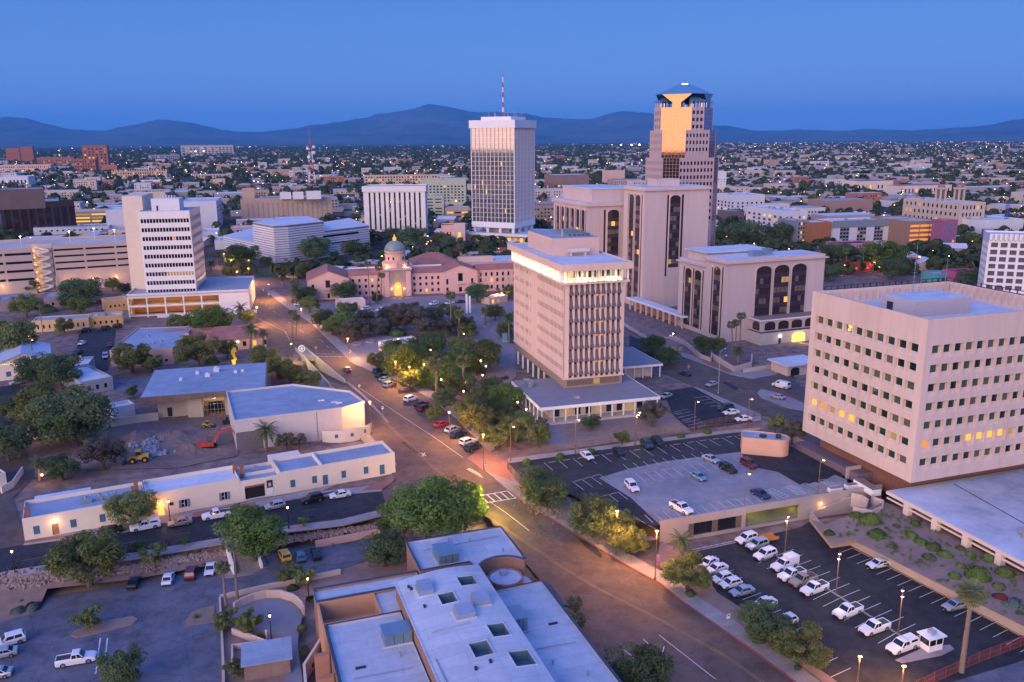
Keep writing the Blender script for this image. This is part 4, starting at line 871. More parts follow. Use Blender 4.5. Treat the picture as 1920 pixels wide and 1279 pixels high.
# ================================================================ white banded slab tower on a parking podium
def slab_tower():
 X,Y = -141.7,376.5
 t = thing('office_tower','slim white slab tower with eight dark ribbon window rows over a lit podium','office tower',(X,Y,0),az2rz(-10.5))
 w,d,z0,z1 = 27,21.3,8.0,45.4;FW = M('folded_white_panel',(.74,.72,.70),.6,.03,.3);YW = M('slab_side_cream',(.70,.58,.46),.8,.05,.4)
 mb = MB();rows = 9;ch = (z1-z0-2.2)/rows;ops = []
 for j in range(rows): ops += [(.5+k*1.27,1.55+k*1.27,z0+ch*j+1.0,z0+ch*j+2.75) for k in range(16)]
 mv = lambda s,q,z: (q,s,z);facade(mb,mv,d,z0,z1,ops,.35)
 mb.build('front_wall',FW,t)
 for i,(a,b,c,e) in enumerate(ops): ubox('window',pane_mat(GLASS,.02) if i//16 not in (2,) or i % 16 > 8 else LITW,t,.28,a,c,.35,b,e)
 fb = MB()
 for j in range(rows+1):
  zb = z0+ch*j-1.10;zt = z0+ch*j+.95
  if j == rows: zt = z1
  if j == 0: zb = z0
  for k in range(32):
   y = .35+k*.655;fb.hexa([(0,y,zb),(0,y+.55,zb),(-.12,y+.28,zb)],[(0,y,zt),(0,y+.55,zt),(-.12,y+.28,zt)])
 fb.build('folded_panels',FW,t)['kind'] = 'stuff'
 s2 = MB();s2.box(.6,-.05,z0,w,-.003,z1);s2.box(0,d+.003,z0,w,d+.06,z1);s2.box(.6,0.003,z0,w-.003,d-.003,z1-.4);s2.build('side_wall',YW,t)
 ch2 = MB()
 for j in range(rows): 
  for k in range(10): ch2.box(1.4+k*2.5,-.4,z0+ch*j+1.2,2.6+k*2.5,-.06,z0+ch*j+2.9)
 ch2.build('sun_hoods',STEEL,t)['kind'] = 'stuff'
 slab(t,'roof',ROOFG,.2,.2,z1-.38,w-.2,d-.2,z1-.3)
 p = slab(t,'penthouse',PALE,6,5,z1-.3,16,16.8,z1+5.0);slab(p,'door',DARKM,5.93,14,z1-.2,5.99,14.8,z1+2)
 slab(t,'stair_tower',YW,10,d+.07,0,w+6,d+8.5,z1+6.2)
 b = MB()
 for k in range(5): b.cyl(8+k*1.6,7+k*1.5,z1+5,z1+6.2,.4,.35,n=8)
 b.build('roof_fan',STEEL,t)
 # podium
 po = thing('parking_podium','white parking podium with glowing open decks under the slab tower','parking podium',(*(-167.66,363.96),0),az2rz(77.0));W_,D_,h_ = 51.0,40,10.0
 slab(po,'roof_deck',ROOFG,0,0,h_-.9,W_,D_,h_-.4)
 b = MB()
 for a in ((0,0,W_,.3),(0,D_-.3,W_,D_),(0,.3,.3,D_-.3),(W_-.3,.3,W_,D_-.3)): b.box(a[0],a[1],h_-1.6,a[2],a[3],h_+.4)
 b.build('parapet',PALE,po)
 slab(po,'deck',CONC,.3,.3,4.1,W_-.3,D_-.3,4.6)
 ins = MB();ins.box(.3,12,-.5,W_-.3,12.4,h_-.9);ins.build('inner_wall',M('podium_orange',(.55,.30,.14),.9,.05),po)
 slab(po,'side_wall',PALE,-.003,.3,-.5,.29,D_-.3,h_-1.61)
 slab(po,'end_panel',PALE,W_-12.5,-.02,-.5,W_,.29,h_-1.61);slab(po,'end_wall',PALE,W_-.3,.31,-.5,W_,D_-.3,h_-1.61)
 for k in range(6): slab(po,'column',WHITE,.05+k*7.6,-.1,-.5,.55+k*7.6,.4,h_-1.61)
 for z in (0.4,4.6):
  for k in range(5):
   b = MB();b.box(.6+k*7.6,0,z,7.6+k*7.6,.15,z+.5);b.box(.6+k*7.6,0,z+.8,7.6+k*7.6,.1,z+.9);b.build('railing',WHITE,po)
 for k in range(5):
  for z in (3.6,8.2):
   slab(po,'deck_lamp',BULBY,3+k*7.4,5,z-.15,4.4+k*7.4,5.4,z);lamp_light('deck_light',(3.7+k*7.4,5.2,z-.5),130,(1,.50,.12),.3,po)
 slab(po,'plinth',PALE,12,-2.6,-.5,W_+3,-.12,1.0)
slab_tower()
# ================================================================ downtown behind
LIB = M('banded_white',(.66,.66,.70),.6,.05,.5)
def banded_library():
 t = thing('museum','angular white building clad in thin horizontal bands behind the courthouse','museum',(-147.3,528.2,0),0)
 pts = [(-201.33,593.54),(-147.33,528.21),(-139.79,533.05),(-98.23,588.63)]
 P = [Vector((p[0]+147.3,p[1]-528.2)) for p in pts];back = [P[3]+Vector((-25,60)),P[0]+Vector((5,60))]
 def vol(poly,h,name,faces):
  b = MB();b.prism([tuple(p) for p in poly],-.5,h);b.build(name,M('band_gap',(.16,.16,.19),.8,.1),t);b = MB();b.prism([tuple(p) for p in poly],h+.003,h+.3);b.build('roof',ROOFW,t)
  for i in faces:
   a,c = poly[i],poly[i+1];dr = (c-a);Ln = dr.length;dr.normalize();nn = Vector((dr.y,-dr.x))
   z = .3;k = 0;rr = random.Random(int(h*7)+i)
   while z < h-.8:
    bd = MB();x = 0
    while x < Ln-.5:
     l_ = min(Ln-x,rr.uniform(5,12));q0 = a+dr*x;q1 = a+dr*(x+l_-.12);e = nn*rr.uniform(.08,.22);dz = rr.uniform(-.0,.12)
     bd.hexa([(*q0,z),(*q1,z),(*(q1+e),z),(*(q0+e),z)],[(*q0,z+1.0+dz),(*q1,z+1.0+dz),(*(q1+e),z+1.0+dz),(*(q0+e),z+1.0+dz)]);x += l_
    bd.build('cladding_band',LIB,t);z += 1.5;k += 1
  return
 h = 22
 mid = P[0].lerp(P[1],.62);e2 = P[2].lerp(P[3],.42)
 vol([P[0],mid,mid+Vector((8,40)),back[1]],10.5,'low_wing',[0])
 vol([mid,P[1],P[2],e2,e2+Vector((-20,40)),mid+Vector((8,40))],23.5,'main_volume',[0,1,2])
 vol([e2,P[3],back[0],e2+Vector((-20,40))],17.5,'side_wing',[0])
 b = MB();b.prism([tuple(p) for p in (e2+Vector((0,4)),P[3]+Vector((-2,4)),back[0]+Vector((0,-3)),e2+Vector((-18,38)))],17.51,17.6);b.build('roof',ROOFB,t)
 dr = (P[3]-P[2]).normalized();nn = Vector((dr.y,-dr.x));b = MB()
 for s0,s1,z0,z1 in ((.40,.85,13.2,14.6),(.5,.86,8.4,9.4),(.62,.83,3.2,4.2)):
  q0 = P[2].lerp(P[3],s0)+nn*.18;q1 = P[2].lerp(P[3],s1)+nn*.18;b.hexa([(*q0,z0),(*q1,z0),(*(q1+nn*.1),z0),(*(q0+nn*.1),z0)],[(*q0,z1),(*q1,z1),(*(q1+nn*.1),z1),(*(q0+nn*.1),z1)])
 b.build('slot_window',GLASS,t)
banded_library()
STR = M('striped_white',(.72,.68,.66),.7,.04,.3)
bx,by,baz,bw,bd,bz0,bh = -68.28,681.95,-2.0,26.0,48.8,0.0,39.7
vo = [(2.4+k*(bd-5.2)/11+1.2,2.4+k*(bd-5.2)/11+1.2+(bd-5.2)/11*.36,5.2,bh-5.0) for k in range(11)]
bk = block('office_block','white office block with black vertical window stripes behind the dome','office block',bx,by,baz,bw,bd,bz0,bh,wall=STR,roof=ROOFG,Vops=vo,dep=.5,glass=GLASSB,litp=0)
slab(bk,'cap',STR,-.8,-.8,bh-4.4,bw+.8,-.003,bh);slab(bk,'cap',STR,-.8,-.003,bh-4.4,-.003,bd+.8,bh)
slab(bk,'ground_floor',GLASSB,-.12,2,.4,-.01,bd-2,3.8)
r = random.Random(4)
for k in range(9):
 o = vo[r.randrange(11)];z = r.uniform(8,bh-8);ubox('window',LITW,bk,.4,o[0]+.1,z,.43,o[1]-.1,z+1.2)
block('office_block','tan brick office block with grey vertical window stripes and roof boxes','office block',-250.98,794.62,74.5,83.3,40.0,0.0,22.6,wall=TANB,roof=ROOFG,Uops=[(6+k*4.5,7.4+k*4.5,3,18.6) for k in range(17)],glass=M('stripe_glass_grey',(.25,.30,.33),.4,.1),litp=0,units=3,dep=.25)
block('stair_block','plain tan brick stair block rising above the tan office roof','stair block',-255.04,816.14,74.5,11.0,10.0,0.0,31.3,wall=TANB,litp=0)
block('roof_plant','left white plant box on the tan brick office roof','plant box',-215.61,800.72,74.5,10.1,8.0,22.5,28.1,wall=PALE,litp=0)
block('roof_plant','middle white plant box on the tan brick office roof','plant box',-203.12,799.60,74.5,9.6,8.0,22.5,28.4,wall=PALE,litp=0)
block('roof_plant','right white plant box on the tan brick office roof, the widest','plant box',-189.99,798.42,74.5,13.1,8.0,22.5,29.1,wall=PALE,litp=0)
block('parking_garage','pale green parking garage below the pale green hotel','parking garage',-66.06,841.38,-2.0,20.0,19.1,0.0,21.6,wall=M('pale_green',(.42,.45,.34),.8,.06),roof=ROOFG,V=(2,6,1,2,20,.75,.35),litp=.15)
block('hotel','pale green stepped hotel block left of the pinstriped skyscraper','hotel',-52.60,1003.51,-2.0,24.0,53.5,0.0,30.6,wall=MATS['pale_green'],roof=ROOFG,V=(12,6,2,4,24,.55,.5),litp=.15)
block('apartment_row','long cream apartment row with small windows far behind the striped office block','apartments',-126.78,1505.57,-6.0,20.0,128.7,0.0,16.0,wall=M('apartment_cream',(.55,.40,.30),.85,.08),roof=ROOFG,V=(26,3,2,1,14.8,.5,.55),litp=.18)
block('parking_garage','low tan parking garage left of the skyscraper columns','parking garage',-39.81,820.48,-4.0,30.0,23.3,0.0,11.1,wall=M('garage_tan',(.52,.36,.27),.85,.06),roof=CONC,V=(3,2,1,1.5,9,.85,.4),litp=.3)
block('brick_building','pink brick corner building with a lit arched tower near the podium','brick building',-33.91,637.46,-4.0,16.0,18.5,0.0,13.0,wall=PINKB,roof=TILE,V=(7,2,1,1,8.5,.45,.6),litp=.4)
block('corner_tower','pink square corner tower with an arched window by the brick building','corner tower',-34.18,629.57,-4.0,8.0,8.7,0.0,14.6,wall=M('tower_pink',(.66,.48,.44),.85,.06),roof=TILE,V=(1,1,2,4,9,.5,.8),litp=1)
# parking structure at far left
def parking_structure():
 t = thing('parking_garage','long beige multi storey car park with open decks and a lit stair','parking garage',(-235.6,434.6,0),az2rz(64.0))
 GC = M('garage_beige',(.52,.40,.34),.88,.07,.3);h = 23.4
 def run(x0,x1,y,dep,bays,zb):
  b = MB();n = 6 if zb < 2 else 5;dz = (h-zb)/n;ops = []
  for j in range(n):
   for k in range(bays):
    a = (x1-x0)/bays;ops.append((a*k+.5,a*(k+1)-.5,zb+dz*j+dz*.12-(0 if j else 0)+.01,zb+dz*j+dz*.42))
  facade(b,lambda s,q,z: (x0+s,y+q,z),x1-x0,-.5,h,ops[bays:],.8);b.build('deck_front',GC,t)
  for j in range(1,n): slab(t,'deck_shadow',M('deck_shade_black',(.012,.010,.010),.9,0),x0+.2,y+.85,zb+dz*j,x1-.2,y+.95,zb+dz*j+dz*.5)  # near-black sheets stand in for the shade inside the open decks
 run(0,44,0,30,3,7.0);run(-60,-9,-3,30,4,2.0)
 for k in range(4): slab(t,'pilaster',GC,-.4+k*14.5,-.3,-.5,.5+k*14.5,-.003,7.2)
 slab(t,'top_deck',CONC,-60,.9,h-1.3,60,42,h-1.0)
 b = MB();b.box(-60,41,-.5,60,41.4,h+.2);b.box(43.6,.5,-.5,44,41,h);b.box(-60.4,-3,-.5,-60,41,h);b.build('rear_wall',GC,t)
 slab(t,'right_bay',GC,44.01,10,-.5,60,11,h-2)
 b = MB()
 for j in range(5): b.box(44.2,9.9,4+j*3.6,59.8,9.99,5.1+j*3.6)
 b.build('right_opening_shade',MATS['deck_shade_black'],t)  # dark strips laid on the wall as shaded deck openings
 slab(t,'core_wall',M('stair_core',(.60,.48,.40),.85,.05),-9,1.5,-.5,-.41,3,h+1)
 SW = M('stair_white',(.66,.62,.60),.7,.04)
 for j in range(6):
  z = .3+j*3.7
  for s_ in (0,1):
   b = MB();x0,x1 = (-7.6,-1.6) if s_ == 0 else (-1.6,-7.6);zz = z+s_*1.85
   b.hexa([(x0,-1.2+s_*1.4,zz),(x1,-1.2+s_*1.4,zz+1.85),(x1,.1+s_*1.4,zz+1.85),(x0,.1+s_*1.4,zz)],[(x0,-1.2+s_*1.4,zz+.9),(x1,-1.2+s_*1.4,zz+2.75),(x1,.1+s_*1.4,zz+2.75),(x0,.1+s_*1.4,zz+.9)]);b.build('stair_flight',SW,t)
  slab(t,'landing',SW,-9,-1.4,z,-7.6,1.5,z+.25)
 for k,z in enumerate((2.6,6.4,10.2,14,17.6,21)):
  slab(t,'stair_lamp',BULBY,-8.8,1.2,z,-8.4,1.45,z+.15);lamp_light('stair_light',(-8.3,-1.4,z),170,(1,.56,.18),.3,t)
 for k in range(4): slab(t,'ground_lamp',BULBY,6+k*11,-.25,5.2,6.3+k*11,-.01,5.5);lamp_light('wall_light',(6.2+k*11,-2.2,5.0),240,(1,.52,.14),.3,t)
 for k in range(3): lamp_light('wall_light',(-52+k*14,-6,4.6),260,(1,.55,.15),.3,t);slab(t,'ground_lamp',BULBY,-52+k*14,-3.3,4.6,-51.7+k*14,-3.05,4.9)
 for x,y in ((-46,14),(-38,30),(-14,6),(8,22),(20,34),(30,18),(-56,12)):
  b = MB();b.cyl(x,y,h-1,h+5,.11,.09,n=6);b.box(x-.5,y-.15,h+5,x+.5,y+.15,h+5.2);p_ = b.build('deck_pole',WHITE,t);slab(p_,'deck_pole_lamp',BULB,x-.45,y-.12,h+4.9,x+.45,y+.12,h+4.99);lamp_light('deck_pole_light',(x,y-.4,h+4.5),90,(1,.75,.5),.2,t)
 b = MB();b.box(-12,10,h-1,-6,14,h+.6);b.build('ramp_house',GC,t)
parking_structure()
block('office_block','dark brown glass office block at the left edge','office block',-422.97,708.25,62.0,42.6,40.0,0.0,27.0,wall=M('brown_metal',(.075,.05,.045),.35,.1,.3,metal=.3),roof=ROOFB,Uops=[(3+k*6,7.2+k*6,3,22) for k in range(9)],glass=GLASSB,litp=0,eave=1.2,emat=ROOFB,units=2)
block('office_block','brown upper storey set back on the dark glass office block','office block',-387.00,648.23,62.0,30.4,30.0,26.0,40.5,wall=M('brown_metal2',(.16,.11,.10),.5,.1),roof=ROOFB,litp=0)
block('theatre_block','blank pale box beside the slab tower, above the car park','blank block',-347.42,732.16,74.0,24.7,30.0,0.0,18.4,wall=PALE,roof=ROOFW,litp=0)
block('low_building','long low white building on the skyline of the car park roof','low building',-396.79,706.79,74.0,57.5,24.0,0.0,5.9,wall=PALE,roof=ROOFB,U=(12,1,3,1.5,4.6,.4,.4),litp=.1,units=2)
block('parking_garage','yellow lit open parking decks left of the pale box','parking garage',-423.36,795.13,74.0,44.2,40.0,0.0,11.3,wall=M('garage_yellow',(.50,.36,.22),.9,.06),roof=CONC,U=(3,3,1,1,10.4,.9,.45),litp=.9)
block('arena','white ribbed metal hall behind the slab tower','hall',-257.87,749.39,-14.0,55.0,30.2,0.0,24.2,wall=M('ribbed_pale',(.60,.59,.62),.5,.05,.5),roof=ROOFW,U=(4,4,1,4,20,.8,.35),litp=.05,units=2)
block('cream_box','tall plain cream block behind the slab tower','plain block',-328.54,738.43,74.0,29.2,14.0,0.0,32.2,wall=M('cream_box',(.62,.48,.36),.85,.05),litp=0)
block('canopy_hall','blue grey pitched canopy hall behind the car park','hall',-486.48,958.96,74.0,39.4,50.0,0.0,5.0,wall=CONC,roof=ROOFB,litp=0)
block('shop_row','low shops with a glowing front at the cross street end','shops',-240.09,654.00,74.0,13.7,30.0,0.0,6.9,wall=PALE,roof=ROOFW,U=(5,1,.5,.5,4,.7,.8),litp=.8,units=1)
block('low_block','low white block left of the banded museum','low block',-211.16,603.32,74.0,11.5,26.0,0.0,6.4,wall=PALE,roof=ROOFW,litp=0,units=2)
block('low_block','low pink arcaded block behind the banded museum','low block',-225.57,684.11,74.0,25.5,20.0,0.0,7.2,wall=M('arcade_pink',(.5,.33,.30),.9),roof=ROOFW,U=(6,1,4,1,6,.6,.7),litp=.1,units=2)
# ================================================================ old town at the left
YEL = M('adobe_yellow',(.62,.45,.24),.9,.08,.5);ADW = M('adobe_white',(.80,.68,.53),.9,.05,.5);BLUE = M('shutter_blue',(.06,.16,.22),.6,.1,1)
WOODB = M('brown_wood',(.20,.14,.11),.8,.2,.5,stretch=(3,3,.3));MUS = M('museum_cream',(.55,.46,.34),.85,.07,.5);TERR = M('terracotta',(.42,.21,.14),.9,.1,.6);WINGW = M('wing_stucco',(.56,.52,.50),.9,.1,.35)
def fit(A,C,d,h,z0=0):
 return (A[0],A[1],math.degrees(atan2(C[0]-A[0],C[1]-A[1])),hypot(C[0]-A[0],C[1]-A[1]),d,z0,h)
block('adobe_house','long yellow adobe house with a blue grey roof on the parking court','house',*fit((-194.51,336.28),(-174.54,342.44),9,4.6),wall=YEL,roof=ROOFB,U=(9,1,1,.6,3.2,.3,.62),litp=.05,par=.4)
block('adobe_house','ochre adobe house with five windows at the end of the parking court','house',*fit((-175.23,344.17),(-163.56,349.08),10,4.4),wall=M('adobe_ochre',(.60,.37,.16),.9,.08),roof=ROOFW,U=(5,1,1,.8,2.8,.35,.6),litp=.05,units=2)
block('adobe_house','small ochre house with a grey roof beside the lit podium','house',*fit((-184.17,378.39),(-176.45,384.02),9,5.0),wall=MATS['adobe_ochre'],roof=ROOFG,U=(4,1,1,1.2,3,.4,.6),litp=.1)
block('courtyard_house','flat mauve adobe house in front of the lit car park stair','house',*fit((-233.14,379.91),(-221.17,388.00),16,5.2),wall=M('adobe_mauve',(.36,.26,.25),.9,.1),roof=ROOFB,U=(4,1,2,.6,2.6,.3,.7),litp=0)
block('courtyard_house','stepped mauve adobe house between the trees by the car park','house',*fit((-217.35,387.87),(-202.64,395.32),14,5.0),wall=MATS['adobe_mauve'],roof=ROOFB,U=(4,1,2,.6,2.6,.3,.7),litp=0)
block('flat_house','pink stucco building with a broad blue grey flat roof','building',*fit((-137.82,281.76),(-117.46,284.87),36,5.6),wall=M('stucco_salmon',(.56,.38,.33),.9,.07),roof=ROOFB,U=(7,1,1,.5,2.0,.35,.6),litp=.06,par=.3,units=0)
th = bpy.data.objects.get('flat_house')
for k,(x,y) in enumerate(((7,22),(12,10),(14,12),(11,7),(15,6))):
 b = MB();b.cyl(x,y,5.3,5.8,.45,.4,n=10);b.cyl(x,y,5.8,6.05,.6,.2,n=10);b.build('roof_vent',STEEL,th)
def tile_house():
 A = (-119.61,298.85);C = (-94.03,307.76);n,m,az,w_,d_,z0,h = fit(A,C,9,4)
 t = thing('tile_roof_house','long low house with red tile roofs and lit porch by the palms','house',(A[0],A[1],0),az2rz(az))
 ops = [(3+k*3.6,4.2+k*3.6,1.0,2.8) for k in range(8)];mb = MB();facade(mb,lambda s,q,z: (s,q,z),w_,-.5,4,ops,.25)
 mb.face([(0,0,-.5),(0,8,-.5),(0,8,4),(0,0,4)]);mb.face([(w_,0,-.5),(w_,8,-.5),(w_,8,4),(w_,0,4)]);mb.face([(0,8,-.5),(w_,8,-.5),(w_,8,4),(0,8,4)]);mb.build('wall',PINKB,t)
 for i,o in enumerate(ops): ubox('window',LITY if i == 6 else GLASS,t,o[0],.15,o[2],o[1],.25,o[3])
 gable(t,0,0,w_,8,4,5.9,'x',.7);gable_end(t,.02,0,w_-.02,8,3.98,5.85,'x',PINKB)
 b = MB();b.box(-6,13,-.5,w_-4,19,4);b.build('wall',PINKB,t);gable(t,-6,13,w_-4,19,4,5.6,'x',.6);gable_end(t,-5.98,13,w_-4.02,19,3.98,5.5,'x',PINKB)
 b = MB();b.box(w_-9,8,-.5,w_-3,13,3.8);b.build('wall',PINKB,t);gable(t,w_-9,8,w_-3,13.5,3.8,5.3,'y',.4)
 slab(t,'porch',LITY,-2.2,1,.2,-.3,3,2.6);lamp_light('porch_lamp',(-1.2,-1.2,2.2),160,(1,.6,.15),.3,t)
 b = MB();b.box(.6,.8,4.6,2.6,2.2,7.0);b.build('chimney',PINKB,t)
 slab(t,'porch_lamp_box',BULBW,w_-8,-.2,2.7,w_-7.7,-.02,2.9)
tile_house()
def metal_gable():
 A = (-165.95,264.55);C = (-152.92,271.80);x,y,az,w_,d_,z0,h = fit(A,C,9,4.5)
 t = thing('gabled_house','cream house with a pale ridged metal roof and strings of lights','house',(x,y,0),az2rz(az))
 ops = [(2+k*5.2,3.4+k*5.2,.9,2.6) for k in range(5)];mb = MB();facade(mb,lambda s,q,z: (s,q,z),w_,-.5,5.2,ops,.25)
 mb.face([(w_,0,-.5),(w_,24,-.5),(w_,24,5.2),(w_,0,5.2)]);mb.face([(0,0,-.5),(0,24,-.5),(0,24,5.2),(0,0,5.2)]);mb.face([(0,24,-.5),(w_,24,-.5),(w_,24,5.2),(0,24,5.2)]);mb.build('wall',ADW,t)
 for i,o in enumerate(ops): ubox('window',LITY if i == 1 else BLUE,t,o[0],.15,o[2],o[1],.25,o[3])
 MR = M('pale_metal_roof',(.52,.56,.62),.45,.08,.4,metal=.3)
 gable(t,w_-16,0,w_,24,5.2,8.0,'y',.6,mat=MR);gable_end(t,w_-16,.02,w_,23.98,5.18,7.9,'y',ADW)
 b = MB();b.hexa([(-.5,-.5,5.21),(w_-15.5,-.5,5.21),(w_-15.5,20,5.21),(-.5,20,5.21)],[(-.5,-.5,5.6),(w_-15.5,-.5,5.6),(w_-15.5,20,6.6),(-.5,20,6.6)]);b.build('lean_to_roof',MR,t)
 rb = MB()
 for k in range(12): rb.hexa([(w_-8.1,k*2+.9,8.15),(w_-8,k*2+.9,8.15),(w_+.4,k*2+.9,5.35),(w_+.3,k*2+.9,5.3)],[(w_-8.1,k*2+1.0,8.2),(w_-8,k*2+1.0,8.2),(w_+.4,k*2+1.0,5.42),(w_+.3,k*2+1.0,5.4)])
 rb.build('roof_seam',MR,t)
 b = MB();b.box(5,8,6.0,7,10,7.6);b.build('roof_cooler',STEEL,t)
 SL = lit('string_light',(1,.65,.3),6)
 s_ = MB()
 for k in range(26): s_.box(-.4+k*.95*w_/26,-.62,5.25,-.32+k*.95*w_/26,-.54,5.33)
 s_.build('string_lights',SL,t)
 lamp_light('eave_lamp',(w_+1.5,8,3.2),120,(1,.6,.2),.3,t);slab(t,'wall_lamp',BULBY,w_+.02,7.8,3.2,w_+.25,8.2,3.6);slab(t,'wall_lamp',BULBY,w_+.02,16.8,3.2,w_+.25,17.2,3.6);lamp_light('eave_lamp',(w_+1.5,17,3.2),120,(1,.55,.15),.3,t)
metal_gable()
def museum():
 az = 75.0;A = (-98.24,223.57);t = thing('museum','cream gallery with a deep brown overhanging roof above the building site','museum',(A[0],A[1],0),az2rz(az))
 # local frame: roof slab from pixel survey
 w_,d_ = 33.0,29.0;x0 = -3.6
 slab(t,'fascia',WOODB,x0,-2.5,5.9,x0+w_,d_-2,7.5);slab(t,'roof',ROOFB,x0+.3,-2.2,7.5,x0+w_-.3,d_-2.3,7.54)
 for k in range(48): 
  b = MB();b.box(x0+.1+k*.69,-2.58,5.92,x0+.72+k*.69,-2.503,7.5);b.build('fascia_board',WOODB,t)
 slab(t,'wall',MUS,0,2.5,-.5,8,20,5.89);slab(t,'wall',MUS,8,0,-.5,12,20,5.89);slab(t,'wall',MUS,18,0,-.5,22,20,5.89)
 slab(t,'back_wall',MUS,12,5,-.5,18,20,5.89)
 slab(t,'door',DARKM,2.4,2.42,0,3.6,2.49,2.6)
 slab(t,'entrance',GLASS,13.2,3.9,0,17,4.0,2.9);slab(t,'curtain_wall',LITW,12.1,4.9,3.0,17.9,4.99,5.8)
 for k in range(7): slab(t,'scaffold_post',STEEL,12.1+k*.96,.3,0,12.2+k*.96,.4,5.8)
 for z in (1.6,3.2,4.8): slab(t,'scaffold_rail',STEEL,12,.28,z,18,.42,z+.08)
 lamp_light('entrance_lamp',(15,2.4,5.2),130,(1,.68,.3),.3,t)
 for x,y,s_ in ((12,14,1.3),(9,18,1.0),(5,12,.9),(20,16,.9),(22,17,.8),(14,19,1.6)):
  b = MB();b.box(x,y,7.54,x+s_,y+s_*1.3,7.54+s_*.7);b.cyl(x+s_*.5,y+s_*.5,7.54+s_*.7,7.54+s_,.2,n=8);b.build('roof_unit',PALE,t)
 # right wing
 B0 = (-68.70,199.41);C0 = (-43.69,204.75);D0 = (-58.26,231.74)
 w2 = thing('gallery_wing','plain pale wing with a broad blue roof beside the building site','gallery wing',(B0[0],B0[1],0),az2rz(68.0))
 Lw = hypot(C0[0]-B0[0],C0[1]-B0[1])
 P_ = [(0,0),(26.5,0),(33,3.0),(31.5,14),(18,27),(0,27)]
 b = MB();b.prism(P_,-.5,7.4);b.build('wall',WINGW,w2)
 b = MB();b.prism([(x*.985+.2,y*.98+.25) for x,y in P_],7.41,7.44);b.build('roof',ROOFB,w2)
 pp = MB();pp.wall(P_,.35,7.40,7.95,True);pp.build('parapet',WINGW,w2)
 slab(w2,'dark_panel',M('panel_dark',(.16,.15,.15),.8,.1),0.05,-.06,-.4,6.4,-.003,4.6);slab(w2,'joint',DARKM,20,-.05,-.4,20.08,-.003,7.3)
 for x,y in ((22,9),(26,5),(25,6.2)): b = MB();b.box(x,y,7.44,x+1.6,y+.5,7.7);b.build('roof_curb',PALE,w2)
 # outbuildings
 L1 = (-131.08,247.97);L2 = (-124.50,254.53)
 block('store_building','small L shaped store with a pale roof under the big trees','store',*fit(L1,L2,22,4.0),wall=M('store_wall',(.30,.32,.36),.8,.1),roof=ROOFW,U=(3,1,1,.5,2.6,.4,.7),litp=0)
 block('store_building','long pale roofed store behind the big trees','store',*fit((-150.65,265.27),(-138.99,268.86),12,4.0),wall=MATS['store_wall'],roof=ROOFW,U=(4,1,1,.5,2.6,.5,.7),litp=0)
 block('shed','small pale roofed shed beside the cream gallery','shed',*fit((-111.47,225.37),(-106.90,229.26),5,3.0),wall=PALE,roof=ROOFW,litp=0)
 sw = thing('yard_wall','low cream wall along the building site below the gallery','wall',(*(-109.16,219.23),0));o0 = Vector((-109.16,219.23));b = MB();b.wall([Vector(p)-o0 for p in ((-108.82,218.48),(-103.08,222.13),(-98.18,224.03))],.35,-.4,2.0);b.build('wall',MUS,sw)
museum()
